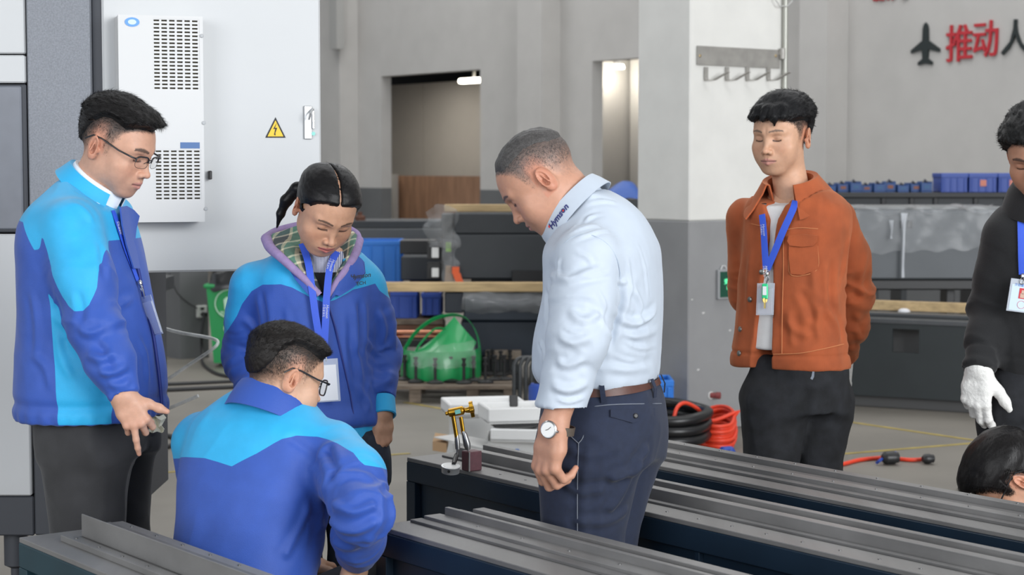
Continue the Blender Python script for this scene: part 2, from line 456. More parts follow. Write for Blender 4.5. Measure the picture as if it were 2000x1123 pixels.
# ------------------------------------------------------------------ heads
def sstep(a, b, x):
    t = np.clip((x - a) / (b - a), 0, 1); return t * t * (3 - 2 * t)
HEAD0 = dict(w=1.0, jaw=1.0, fat=0.0, nose=1.0, female=0.0, lid=0.75, neck_r=(0.052, 0.058), fy=0.0,
             skin=(0.60, 0.36, 0.26), lips=(0.50, 0.22, 0.19), brow=(0.05, 0.035, 0.03), browt=0.0042)
def abscopy(p):
    q = p.copy(); q[:, 0] = np.abs(q[:, 0]); return q
def cranium(q, h):
    w = h['w']
    d = s_ell(q, (0, -0.008, 0.032), (0.0765 * w, 0.098, 0.083))
    d = smin(d, s_ell(q, (0, 0.026, 0.0), (0.068 * w, 0.071, 0.085)), 0.03)
    return d
def head_sdf(q, h):
    """bare head in its own frame: x right, y forward, z up, origin between the eyes' height and the ears"""
    w = h['w']; a = abscopy(q); j = h['jaw']; fat = h['fat']
    d = cranium(q, h)
    d = smin(d, s_ell(q, (0, 0.036, -0.062), (0.052 * w * j, 0.051, 0.050)), 0.03)
    d = smin(d, s_ell(a, (0.044 * w * j, 0.008, -0.058), (0.019 + fat * 0.4, 0.03, 0.03)), 0.03)          # jaw angle
    d = smin(d, s_ell(a, (0.020 * w, 0.066, -0.096), (0.016, 0.016, 0.014)), 0.025)                        # chin
    d = smin(d, s_ell(q, (0, 0.074, -0.097), (0.014, 0.014, 0.013)), 0.022)
    d = smin(d, s_ell(a, (0.046 * w, 0.058, -0.030), (0.023, 0.021, 0.018)), 0.025)                        # cheekbone
    d = smin(d, s_ell(a, (0.036 * w, 0.056, -0.058), (0.024 + fat, 0.022 + fat, 0.026)), 0.03)             # cheek
    if fat > 0: d = smin(d, s_ell(q, (0, 0.03, -0.105), (0.05, 0.045, 0.02 + fat)), 0.04)                  # under the chin
    d = smin(d, s_cone(a, (0.010, 0.0915, 0.0185), (0.046 * w, 0.075, 0.019), 0.0075, 0.0065), 0.016)        # brow ridge
    d = smax(d, -s_ell(a, (0.031 * w, 0.101, -0.001), (0.017, 0.0165, 0.0115)), 0.014)                      # socket
    d = smin(d, s_ell(a, (0.0315 * w, 0.0765, -0.001), (0.0165, 0.0125, 0.0115)), 0.004)                      # lidded eye
    d = smin(d, s_cone(a, (0.017 * w, 0.0865, -0.0065), (0.044 * w, 0.0775, -0.006), 0.0016, 0.0014), 0.0025)   # lash line
    # nose
    n = h['nose']
    d = smin(d, s_cone(q, (0, 0.0855, 0.012), (0, 0.1085 * 1, -0.033), 0.0055, 0.0085 * n), 0.014)
    d = smin(d, s_ell(q, (0, 0.1115, -0.0365), (0.0095 * n, 0.0095, 0.0085)), 0.006)
    d = smin(d, s_ell(a, (0.0125 * n, 0.101, -0.0405), (0.0075 * n, 0.0095, 0.0075)), 0.005)
    d = smax(d, -s_ell(a, (0.0062 * n, 0.108, -0.0478), (0.0032, 0.0045, 0.0035)), 0.003)
    # mouth
    d = smin(d, s_ell(q, (0, 0.080, -0.066), (0.030 * w, 0.020, 0.020)), 0.018)
    d = smin(d, s_cone(a, (0.004, 0.1005, -0.0620), (0.0225, 0.0905, -0.0665), 0.0052, 0.0022), 0.006)
    d = smin(d, s_cone(a, (0.000, 0.0995, -0.0735), (0.0200, 0.0905, -0.0690), 0.0062, 0.0024), 0.005)
    d = smax(d, -s_cone(a, (0.0, 0.1075, -0.0676), (0.0245, 0.0940, -0.0684), 0.0022, 0.0010), 0.003)
    # ears
    er = Rz(-27) @ Ry(7) @ Rx(-10)
    a = a + np.array([-h.get('earx', 0), 0.008, 0], np.float32)
    e = s_ell(a, (0.0775 * w, -0.008, -0.012), (0.0075, 0.0195, 0.032), er)
    e = smin(e, s_ell(a, (0.0775 * w, -0.003, -0.034), (0.0055, 0.0085, 0.009)), 0.010)
    e = smax(e, -s_ell(a, (0.0850 * w, -0.0025, -0.008), (0.0062, 0.0115, 0.022), er), 0.003)
    e = smax(e, -s_ell(a, (0.0795 * w, 0.000, -0.018), (0.0085, 0.0062, 0.0085)), 0.003)
    e = smin(e, s_ell(a, (0.077 * w, 0.006, -0.018), (0.006, 0.005, 0.007)), 0.004)
    e = smin(e, s_cone(a, (0.0825 * w, -0.0085, -0.022), (0.0815 * w, -0.004, 0.004), 0.0022, 0.0022), 0.003)
    return smin(d, e, 0.006)
def hairline(q, h):
    """how far above the hairline a scalp point is (metres)"""
    hl = h.get('hl') or [(-0.12, -0.078), (-0.075, -0.075), (-0.045, -0.055), (-0.028, -0.01), (-0.012, 0.018), (0.012, 0.016), (0.02, -0.016), (0.034, -0.010), (0.044, 0.024), (0.060, 0.046), (0.078, 0.060), (0.12, 0.062)]
    hl = np.array(hl)
    return q[:, 2] - np.interp(q[:, 1], hl[:, 0], hl[:, 1])
def head_colour(q, h):
    w = h['w']; a = abscopy(q)
    sk = np.array(h['skin']); C = np.tile(sk, (len(q), 1)).astype(float)
    def blend(f, c): nonlocal C; C = C * (1 - f[:, None]) + np.array(c) * f[:, None]
    blend(0.45 * np.exp(-(((a - np.array([0.042 * w, 0.075, -0.035])) / np.array([0.02, 0.03, 0.018])) ** 2).sum(1)), sk * np.array([1.02, 0.80, 0.76]))
    blend(0.45 * np.exp(-(((a - np.array([0.0, 0.113, -0.038])) / np.array([0.014, 0.012, 0.012])) ** 2).sum(1)), sk * np.array([1.0, 0.82, 0.78]))
    blend(0.6 * sstep(0.004, 0.0, np.abs(a[:, 0] - 0.082 * w) - 0.008) * (np.abs(a[:, 1] + 0.016) < 0.03) * (a[:, 2] > -0.05), sk * np.array([1.02, 0.76, 0.70]))
    if not h['female']:
        blend(0.16 * sstep(-0.045, -0.062, q[:, 2]) * sstep(0.03, 0.06, q[:, 1]), sk * np.array([0.62, 0.62, 0.66]))
    # lips
    fr = q[:, 1] > 0.08
    up = np.abs(q[:, 2] - (-0.0630 - 0.10 * a[:, 0])) / (0.0050 - 0.0035 * a[:, 0] / 0.024)
    lo_ = np.abs(q[:, 2] - (-0.0738 + 0.20 * a[:, 0])) / (0.0062 - 0.004 * a[:, 0] / 0.024)
    blend(0.8 * fr * (a[:, 0] < 0.024) * sstep(1.25, 0.75, np.minimum(up, lo_)), h['lips'])
    blend(0.75 * fr * (a[:, 0] < 0.026) * sstep(0.0028, 0.0008, np.abs(q[:, 2] + 0.0678)), np.array(h['lips']) * 0.25)
    blend(.55 * sstep(.0085, .004, np.linalg.norm((a + np.array([0, .008, 0]) - np.array([.081 * w, 0, -.018])) * np.array([.8, 1, .8]), axis=1)), sk * np.array([.5, .3, .28]))  # shade in the hollow of the ear, painted into the skin
    # nostrils, lash line, brows
    blend(0.8 * sstep(0.0055, 0.003, np.linalg.norm(a - np.array([0.0062, 0.1075, -0.0475]), axis=1)), sk * 0.12)
    f = (a[:, 0] - 0.0165 * w) / (0.028 * w)
    ez = -0.0058 + 0.0028 * (4 * f * (1 - f) - 1) * -1 - 0.0030
    blend(0.92 * fr_eye(f, q) * sstep(h.get('lash', .0034), .0014, np.abs(q[:, 2] - ez)), (0.025, 0.017, 0.015))
    blend(0.30 * np.exp(-(((a - np.array([0.0315 * w, .088, 0.000])) / np.array([.017, .02, .010])) ** 2).sum(1)), sk * np.array([.72, .55, .52]))
    blend(0.35 * fr_eye(f, q) * sstep(0.0022, 0.0006, np.abs(q[:, 2] - 0.0062 - 0.003 * (1 - (2 * f - 1) ** 2))), sk * 0.45)
    g = (a[:, 0] - 0.011) / (0.041 * w)
    bz = 0.0195 + 0.006 * np.sin(np.clip(g, 0, 1) * 2.4) - 0.003 * np.clip(g, 0, 1)
    bt = h['browt'] * (0.55 + 0.9 * np.clip(g, 0, 1) * (1 - np.clip(g, 0, 1)) * 2) 
    blend(0.88 * (g > 0) * (g < 1) * (q[:, 1] > 0.05) * sstep(bt * 1.35, bt * 0.6, np.abs(q[:, 2] - bz + 0.001 * vnoise(q, 500))), h['brow'])
    # short hair shading the scalp
    if h.get('buzz'):
        sv = hairline(q, h); fd = fade_h(q, h)
        n = vnoise(q, 240) * .6 + vnoise(q, 420, 2) * .4
        k = sstep(-.08, .72, sv / fd + .16 * n) * (sv > -.004)
        blend(np.clip(h['buzz'] * k ** .75, 0, 0.97), h.get('haircol', (0.02, 0.017, 0.016)))
    return C
def fr_eye(f, q): return (f > 0) * (f < 1) * (q[:, 1] > 0.06)
def fade_h(q, h):
    if h.get('sh'):
        t = np.array(h['sh']); z = np.interp(q[:, 1], t[:, 0], t[:, 1]); return np.maximum(z - (q[:, 2] - hairline(q, h)), .005) / .75
    t = np.array(h.get('fade') or [(-.12, .02), (-.05, .03), (0, .035), (.04, .03), (.06, .006), (.12, .006)])
    return np.interp(q[:, 1], t[:, 0], t[:, 1])
def shell(q, h, t, soft=.020):
    """hair thickness t where the hair is full, sinking below the skin in the faded zone and under the hairline"""
    s = hairline(q, h); f = fade_h(q, h)
    return t * sstep(f * .75, f * .75 + soft, s) + .0006 - .03 * (1 - sstep(f * .75 - .010, f * .75 + .001, s))
def make_hair(parent, Hm, Ho, h, T, haircol, h_grid=0.0032, blades=9000, blen=(0.012, 0.028), comb=None, rough=0.5, name='hair', nz=0.0025, nscale=90, extra=None, bw=0.00042, up=0.28, jt=0.16, stub=2600, sl=.006, aniso=(1, .45, 1), hug=.5, xb=True):
    """hair as a shell over the scalp with thickness field T(q), tapering locks and short stubble where it is faded; Hm, Ho place the head"""
    s = h.get('s', 1.0)
    def f(p):
        q = ((p - Ho) @ Hm / s).astype(np.float32)
        d = cranium(q, h) - T(q)
        if extra is not None: d = smin(d, extra(q), 0.012)
        return d * s
    c = Ho + Hm @ np.array([0, -0.01, 0.02])
    m = mat('hair_' + str(haircol), haircol, rough=rough, noise=0.3, scale=300, bump=0.12, bscale=500, spec=0.22, stretch=(1, .3, 1))
    V, F = isosurface(f, c - 0.19, c + 0.19, h_grid)
    V = relax(V, F, 1); N = vnormals(V, F)
    q = (V - Ho) @ Hm / s
    V = V + N * (nz * vnoise(q * np.array(aniso), nscale) + nz * 0.6 * vnoise(q * np.array(aniso), nscale * 2.3, 3))[:, None]
    keep = T(q.astype(np.float32)) > 0.0012
    if extra is not None: keep = (keep | (np.abs(extra(q.astype(np.float32))) < 0.008)) if xb else keep & (extra(q.astype(np.float32)) > .02)
    # the buried part of the shell is dropped
    deep = T(q.astype(np.float32)) < -.012
    if extra is not None: deep &= extra(q.astype(np.float32)) > .006
    F = F[~deep[F].all(1)]
    B = []; Q = []
    def blade(base, n, cd, L, w, jitter, up_):
        jit = RNG.normal(0, jitter, 3); cd = cd - n * (cd @ n); cd = cd / (np.linalg.norm(cd) + 1e-6)
        d1 = n * up_ + cd * 0.8 + jit; d1 /= np.linalg.norm(d1)
        d1 = d1 - n * min(.4, L / .30) * hug; d1 /= np.linalg.norm(d1); d2 = n * up_ * 0.3 + cd + jit - n * min(.7, L / .10) * hug; d2 /= np.linalg.norm(d2)
        sd = np.cross(d1, n); sd = sd / (np.linalg.norm(sd) + 1e-9) * w * (0.7 + RNG.random())
        b1 = base + d1 * L * 0.6; b2 = b1 + d2 * L * 0.55; k = len(V) + len(B)
        B.extend([base - sd, base + sd, b1 + sd * 0.75, b1 - sd * 0.75, b2 + sd * 0.1, b2 - sd * 0.1])
        Q.extend([(k, k + 1, k + 2, k + 3), (k + 3, k + 2, k + 4, k + 5)])
    def cdir(qq):
        cd = Hm @ (comb(qq) if comb else np.array([0, 1.0, 0.2])); return cd / (np.linalg.norm(cd) + 1e-9)
    idx = np.nonzero(keep)[0]
    if len(idx) and blades:
        ch = RNG.choice(idx, blades); tq = T(q[ch].astype(np.float32))
        for i, t in zip(ch, tq):
            L = (blen[0] + (blen[1] - blen[0]) * RNG.random()) * min(1.0, 0.3 + max(t, 0) / 0.014)
            blade(V[i] - N[i] * 0.003 + RNG.normal(0, .001, 3), N[i], cdir(q[i]), L, bw, jt, up)
    if stub and h.get('buzz'):
        def f0(p): return cranium(((p - Ho) @ Hm / s).astype(np.float32), h) * s
        V0, F0 = isosurface(f0, c - 0.16, c + 0.16, 0.005); N0 = vnormals(V0, F0); q0 = (V0 - Ho) @ Hm / s
        ss = hairline(q0, h); ff = fade_h(q0, h); wgt = np.where((ss > .001) & (ss < ff * 1.1), (ss / ff) ** 1.2 + .05, 0)
        if wgt.sum() > 0:
            for i in RNG.choice(len(V0), int(stub * 1.6), p=wgt / wgt.sum()):
                t = RNG.normal(0, .0025, 3); t -= N0[i] * (t @ N0[i]); cd = cdir(q0[i]); cd = Hm @ np.array([0, .25, -.9]) if q0[i][2] < .05 else cd
                blade(V0[i] + t - N0[i] * .0006, N0[i], cd, sl * (.6 + .6 * RNG.random()), bw * .55, .10, .30)
    if B: V = np.vstack([V, np.array(B)]); F = np.vstack([F, np.array(Q)])
    used = np.unique(F); mp = np.full(len(V), -1); mp[used] = np.arange(len(used))
    o = mesh_obj('hair', V[used], mp[F], m, parent)
    return o
def neck_sdf(q, nb, h):
    r1, r2 = h['neck_r']; w = h['w']
    d = s_cone(q, (0, -0.018, -0.055), nb, r1, r2)
    return d
def make_glasses(parent, Hm, Ho, h, col=(0.012, 0.012, 0.014), rim='half', drop=0.0):
    s = h.get('s', 1.0); L = lambda p: Ho + Hm @ (np.array(p) * s)
    fm = mat('spectacle_frame', col, rough=0.3, spec=0.6); gm = mat('spectacle_lens', (0.95, 0.97, 1.0), rough=0.03, trans=1.0, alpha=0.22)
    w = h['w']; b = MB(); lens = []
    for sg in (-1, 1):
        cx, cy, cz = 0.0325 * w * sg, 0.1075, -0.005 + drop
        out = []
        for k in range(28):
            t = 2 * math.pi * k / 28; c_, s_ = math.cos(t), math.sin(t)
            x = 0.0245 * np.sign(c_) * abs(c_) ** 0.55; z = (0.0150 if rim == 'half' else .0195) * np.sign(s_) * abs(s_) ** 0.62
            out.append((cx + x, cy - 0.010 * ((cx + x) / 0.06) ** 2 - 0.06 * (z), cz + z))
        ring = out + [out[0]]
        if rim == 'half':
            k0 = [p for p in ring if p[2] >= cz - 0.003]
            top = sorted(k0, key=lambda p: p[0]); b.tube([L(p) for p in top], 0.0021 * s, 8)
            b.tube([L(p) for p in ring], 0.0006 * s, 6)
        else: b.tube([L(p) for p in ring], 0.0019 * s, 8)
        lens.append([L(p) for p in out])
        x0 = 0.060 * w * sg
        b.tube([L((x0, 0.099, 0.004 + drop)), L((0.0745 * w * sg, 0.093, 0.006 + drop)), L((0.079 * w * sg, 0.055, 0.008 + drop * 0.7)), L((0.0805 * w * sg, 0.002, 0.017)), L((0.0825 * w * sg, -0.022, 0.017)), L((0.0815 * w * sg, -0.042, 0.000))], [0.0020 * s, 0.0025 * s, 0.0023 * s, 0.0020 * s, 0.0022 * s, 0.0020 * s], 8)
        b.tube([L((0.010 * sg, 0.106, -0.002 + drop)), L((0.012 * sg, 0.099, -0.010 + drop))], 0.001 * s, 6)
    b.tube([L((-0.009, 0.1085, 0.002 + drop)), L((0, 0.1105, 0.004 + drop)), L((0.009, 0.1085, 0.002 + drop))], 0.0015 * s, 8)
    o = b.build('eyeglasses', fm, parent, smooth=True, sharp=50)
    for ln in lens:
        l = MB(); A = np.array(ln); c = A.mean(0) + Hm @ np.array([0, 0.001, 0]); n = len(A)
        l.add(np.vstack([A, [c]]), [(i, (i + 1) % n, n) for i in range(n)]); l.build('lens', gm, o, smooth=True)
    return o
# ------------------------------------------------------------------ hands, garments, collars, straps
def hand_prims(W, d, n, left, s=1.0, curl=((20, 30, 20),) * 4, thumb=(0.55, 0.65, 0.35), tcurl=20, spread=(6, 2, -3, -8)):
    """palm, four fingers and thumb as chains: W wrist, d towards the knuckles, n out of the palm"""
    d = np.asarray(d, float); d /= np.linalg.norm(d)
    n = np.asarray(n, float); n = n - d * (n @ d); n /= np.linalg.norm(n)
    t = np.cross(n, d) if left else np.cross(d, n)
    W = np.asarray(W, float); ch = []
    base = (0.0300, 0.0105, -0.0095, -0.0285); plen = (0.092, 0.096, 0.091, 0.083)
    seg = ((0.043, 0.026, 0.021), (0.048, 0.030, 0.022), (0.044, 0.028, 0.022), (0.034, 0.021, 0.019))
    for i in range(4):
        k = W + d * plen[i] * s + t * base[i] * s - n * 0.004 * s * (1 if i in (1, 2) else 0)
        a0 = W + d * 0.012 * s + t * base[i] * 0.62 * s
        ch.append(('palm', [a0, W + d * 0.05 * s + t * base[i] * 0.88 * s, k], [0.0155 * s, 0.0145 * s, 0.0118 * s]))
        pts = [k]; rs = [0.0112 * s]; a = 0; sd = d + t * math.tan(R(spread[i])); sd /= np.linalg.norm(sd)
        for j in range(3):
            a += curl[i][j]; dd = sd * math.cos(R(a)) + n * math.sin(R(a))
            pts.append(pts[-1] + dd * seg[i][j] * s); rs.append((0.0096, 0.0086, 0.0070)[j] * s * (0.9 if i == 3 else 1))
        ch.append(('finger', pts, rs))
    tb = W + d * 0.022 * s + t * 0.024 * s + n * 0.008 * s
    td = d * thumb[0] + t * thumb[1] + n * thumb[2]; td /= np.linalg.norm(td)
    t2 = td * math.cos(R(tcurl)) + (d * 0.8 + n * 0.4 - td * 0.2) * math.sin(R(tcurl)); t2 /= np.linalg.norm(t2)
    ch.append(('thumb', [tb, tb + td * 0.044 * s, tb + td * 0.044 * s + t2 * 0.033 * s, tb + td * 0.044 * s + t2 * 0.058 * s], [0.0165 * s, 0.0125 * s, 0.0112 * s, 0.0085 * s]))
    ch.append(('heel', [W + t * 0.012 * s, W + d * 0.035 * s + t * 0.022 * s + n * 0.006 * s], [0.019 * s, 0.0165 * s]))
    ch.append(('heel', [W - t * 0.012 * s, W + d * 0.04 * s - t * 0.024 * s + n * 0.005 * s], [0.019 * s, 0.0155 * s]))
    return ch
def hand_sdf(ch, elbow=None, W=None, rw=0.027, re=0.042):
    def f(p):
        pal = None; fin = None
        for kind, pts, rs in ch:
            e = s_chain(p, pts, rs, 0.004 if kind == 'finger' else 0.012)
            if kind in ('palm', 'heel'): pal = e if pal is None else smin(pal, e, 0.012)
            elif kind == 'thumb': pal = smin(pal, e, 0.010)
            else: fin = e if fin is None else smin(fin, e, 0.0018)
        d = smin(pal, fin, 0.005)
        if elbow is not None: d = smin(d, s_cone(p, W, elbow, rw, re), 0.02)
        return d
    return f
def hand_box(ch, W, ext=None):
    A = np.vstack([np.array(c[1]) for c in ch] + ([np.array(ext)[None]] if ext is not None else []))
    return A.min(0) - 0.03, A.max(0) + 0.03
def hand_col(skin, ch):
    kn = np.array([c[1][0] for c in ch if c[0] == 'finger']); tips = np.array([c[1][-1] for c in ch if c[0] in ('finger', 'thumb')])
    sk = np.array(skin)
    def f(V):
        C = np.tile(sk, (len(V), 1)).astype(float)
        for k in kn:
            w = 0.4 * np.exp(-((V - k) ** 2).sum(1) / 0.012 ** 2); C = C * (1 - w[:, None]) + sk * np.array([1.0, 0.78, 0.74]) * w[:, None]
        for k in tips:
            w = 0.45 * np.exp(-((V - k) ** 2).sum(1) / 0.011 ** 2); C = C * (1 - w[:, None]) + sk * np.array([1.05, 0.78, 0.74]) * w[:, None]
        return C
    return f
class Body:
    """gathers the pieces of one figure's continuous skin into one mesh"""
    def __init__(s, root): s.root = root; s.V = []; s.F = []; s.C = []; s.n = 0
    def add(s, f, lo, hi, h, col, it=1):
        V, F = isosurface(f, lo, hi, h); V = relax(V, F, it)
        s.V.append(V); s.F.append(F + s.n); s.C.append(col(V)); s.n += len(V); return V
    def build(s, m):
        o = mesh_obj('body', np.vstack(s.V), np.vstack(s.F), m, s.root); set_attr(o, 'col', np.vstack(s.C)); return o

def rows_px(rows, Y, X0, yaw, mode):
    """silhouette rows (py, left px, right px, known half size, exponent) at depth Y -> Loft rows in the figure's frame"""
    fx, fy = -math.sin(R(yaw)), math.cos(R(yaw)); rx = fy
    out = []
    for (py, xl, xr, k, n) in rows:
        A = P(xl, py, Y); B = P(xr, py, Y); m = (A[0] + B[0]) / 2; w = (B[0] - A[0]) / 2; z = A[2]
        if mode == 'side':
            b = math.sqrt(max(w * w - (k * rx) ** 2, 0.0004)) / abs(fx); a = k; c = (0, (m - X0) / fx)
        else:
            a = math.sqrt(max(w * w - (k * fx) ** 2, 0.0004)) / abs(rx); b = k; c = ((m - X0) / rx, 0)
        out.append((z, c[0], c[1], a, b, b, n))
    return sorted(out)
def chain_param(V, pts):
    """nearest arc length along a chain, and distance to it"""
    pts = np.asarray(pts, float); best = None; L = 0
    for i in range(len(pts) - 1):
        a, b = pts[i], pts[i + 1]; ba = b - a; l = np.linalg.norm(ba)
        t = np.clip((V - a) @ ba / (l * l), 0, 1); d = np.linalg.norm(V - a - t[:, None] * ba, axis=1); s = L + t * l
        if best is None: best = [d, s]
        else:
            m = d < best[0]; best = [np.where(m, d, best[0]), np.where(m, s, best[1])]
        L += l
    return best[1], best[0], L
def cloth_folds(sleeves=(), tor=0.003, slv=0.0045, seed=0, rot=None, z0=None, z1=None, hemz=None, tf=(9, 9, 3.2), extra=None, el=0.5):
    """creases: rings along the sleeves, long hanging folds on the trunk"""
    def f(V):
        q = V @ (np.eye(3) if rot is None else rot)
        n1 = vnoise(q * np.array(tf) + 0.35 * vnoise(V, 6, seed + 5)[:, None], 1.0, seed); n2 = vnoise(q * np.array(tf) * 2.1 + 0.6 * vnoise(V, 9, seed + 6)[:, None], 1.0, seed + 1)
        d = tor * ((1 - 2.2 * np.abs(n1)) * 0.8 + 0.55 * (1 - 2 * np.abs(n2)))
        if hemz is not None: d = d * (0.55 + 0.9 * np.exp(-((V[:, 2] - hemz) / 0.12) ** 2))
        for k, (pts, rad) in enumerate(sleeves):
            s, dist, L = chain_param(V, pts); w = sstep(rad * 1.45, rad * 1.12, dist)
            sh = V @ np.array([0.6, 0.5, 0.3])
            g1 = vnoise(np.stack([s * 17 + 2.0 * vnoise(V, 7, k), sh * 6, q[:, 0] * 5], 1), 1, seed + 9 + k); g2 = vnoise(np.stack([s * 36 + 2.5 * vnoise(V, 9, k + 3), sh * 9, q[:, 0] * 9], 1), 1, seed + 19 + k)
            m = 0.30 + 0.9 * np.exp(-((s / L - el) / 0.17) ** 2) + 0.9 * sstep(0.74, 0.95, s / L)
            ds = slv * m * ((1 - 2.1 * np.abs(g1)) + 0.5 * (1 - 2 * np.abs(g2)))
            d = d * (1 - w) + ds * w
        if extra is not None: d = d + extra(V)
        return d
    return f
def poly_sd(uv, poly):
    """signed distance to a 2-D outline, positive inside"""
    p = np.asarray(poly, float); d = np.full(len(uv), 1e9); ins = np.zeros(len(uv), bool)
    for i in range(len(p)):
        a = p[i]; b = p[(i + 1) % len(p)]; e = b - a; w = uv - a
        t = np.clip(w @ e / max(e @ e, 1e-12), 0, 1); d = np.minimum(d, np.linalg.norm(w - t[:, None] * e, axis=1))
        c = (a[1] > uv[:, 1]) != (b[1] > uv[:, 1])
        x = a[0] + (uv[:, 1] - a[1]) * e[0] / (e[1] if abs(e[1]) > 1e-12 else 1e-12)
        ins ^= c & (uv[:, 0] < x)
    return np.where(ins, d, -d)
def hit(f, px, py, y0=2.5, y1=7.0, off=0.0):
    """where the line of sight through a pixel meets a modelled surface"""
    d = ray(px, py); d = d / np.linalg.norm(d); o = np.array([0, 0, CAMZ]); t = y0
    for _ in range(160):
        p = o + d * t; e = float(f(p[None].astype(np.float32))[0])
        if e < 0.0006: break
        t += max(e * 0.7, 0.0005)
        if t > y1: break
    return p - d * off
def grad(f, p, e=0.004):
    p = np.asarray(p, float); q = np.array([p + e * a for a in np.vstack([np.eye(3), -np.eye(3)])], np.float32); v = f(q)
    g = v[:3] - v[3:]; return g / (np.linalg.norm(g) + 1e-9)
def strap(f, pix, w, off=0.004, n=40, y1=7.0, wdir=None):
    """flat strap lying on surface f through pixels; returns grid (n,3,3) of points, centre line, across vectors"""
    pts = np.array([hit(f, x, y, y1=y1) for x, y in pix]); c = bez(pts, n)
    N = np.array([grad(f, p) for p in c]); T = np.gradient(c, axis=0); T /= np.linalg.norm(T, axis=1)[:, None]
    for _ in range(6): N[1:-1] = (N[:-2] + N[1:-1] + N[2:]) / 3
    A = np.cross(T, N); A /= np.linalg.norm(A, axis=1)[:, None]; N = np.cross(A, T)
    c = c + N * off
    return np.stack([c - A * w / 2, c + N * 0.0006, c + A * w / 2], 1), c, A, T, N
_text_cache = {}
def text2d(s, size=1.0, bold=0.0, shear=0.0, spacing=1.0):
    """flat lettering as (V2, faces), baseline at 0"""
    k = (s, bold, shear, spacing)
    if k not in _text_cache:
        cu = bpy.data.curves.new('lettering', 'FONT'); cu.body = s; cu.size = 1.0; cu.offset = bold; cu.shear = shear; cu.space_character = spacing; cu.resolution_u = 3
        ob = bpy.data.objects.new('lettering', cu); COL.objects.link(ob)
        dg = bpy.context.evaluated_depsgraph_get(); me = ob.evaluated_get(dg).to_mesh()
        V = np.array([v.co[:] for v in me.vertices], float).reshape(-1, 3)[:, :2]; F = [tuple(p.vertices) for p in me.polygons]
        ob.evaluated_get(dg).to_mesh_clear(); bpy.data.objects.remove(ob); bpy.data.curves.remove(cu)
        _text_cache[k] = (V, F)
    V, F = _text_cache[k]
    return V * size, F
def text_obj(parent, items, material, name='lettering', thick=0.0):
    """items: (string, size, map(u,v)->point, bold, shear)"""
    b = MB()
    for (s, size, fn, bold, shear) in items:
        V, F = text2d(s, size, bold, shear)
        if len(V): b.add(np.array([fn(u, v) for u, v in V]), F)
    if not b.V: return None
    o = mesh_obj(name, np.vstack(b.V), b.F, material, parent, smooth=False)
    return o
def plane_map(o, ux, uy): return lambda u, v: np.asarray(o) + np.asarray(ux) * u + np.asarray(uy) * v
def collar_obj(name, parent, o, rot, rx, ry, prof, th, material, n=48, thick=0.003, loc=None):
    """collar swept round the neck: prof(angle) -> [(outset, height)], angle 0 in front, positive to the wearer's right"""
    G = []
    for a in np.linspace(th[0], th[1], n):
        line = []
        for (e, z) in prof(a):
            q = np.array([math.sin(R(a)) * (rx + e), math.cos(R(a)) * (ry + e), z]); line.append(np.asarray(o) + rot @ q)
        G.append(line)
    b = MB(); b.sheet(np.array(G), thick)
    return b.build(name, material, parent, smooth=True, sharp=60), np.array(G)
def legs_sdf(pel, hips, knees, ankles, r=(0.105, 0.068, 0.055), k=0.05):
    def f(p):
        d = pel(p)
        e = None
        for i in range(2):
            c = s_chain(p, [hips[i], knees[i], ankles[i]], r, 0.03)
            e = c if e is None else smin(e, c, 0.012)
        d = smin(d, e, k)
        return smax(d, -(p[:, 2] - min(ankles[0][2], ankles[1][2])), 0.004)
    return f
def shoe(parent, ankle, yaw, col, s=1.0):
    f0 = Rz(yaw); a = np.array([ankle[0], ankle[1], 0.0]); m = mat('shoe_' + col[0], col[1], rough=0.5); sm = mat('shoe_sole', (0.05, 0.05, 0.05), rough=0.8)
    up = [(-0.085, 0.036, 0.075), (-0.05, 0.04, 0.095), (0.0, 0.043, 0.10), (0.05, 0.047, 0.075), (0.10, 0.050, 0.055), (0.15, 0.044, 0.045), (0.178, 0.022, 0.03)]
    def ring(y, w, h, z0): return [a + f0 @ np.array([w * math.cos(t), y, z0 + h * max(0, math.sin(t)) ** 0.7 if math.sin(t) > 0 else z0]) for t in np.linspace(-0.0, math.pi, 12)]
    b = MB(); b.sheet(np.array([ring(y, w, h, 0.022) for y, w, h in up])); o = b.build('shoe', m, parent, smooth=True)
    b = MB(); poly = [(w * 1.06, y) for y, w, h in up] + [(-w * 1.06, y) for y, w, h in up[::-1]]
    b.prism(poly, a + np.array([0, 0, 0.0]), f0 @ np.array([1, 0, 0]), f0 @ np.array([0, 1, 0]), 0.024); b.build('sole', sm, o)
    return o
LAN = dict(col=(0.035, 0.105, 0.66))
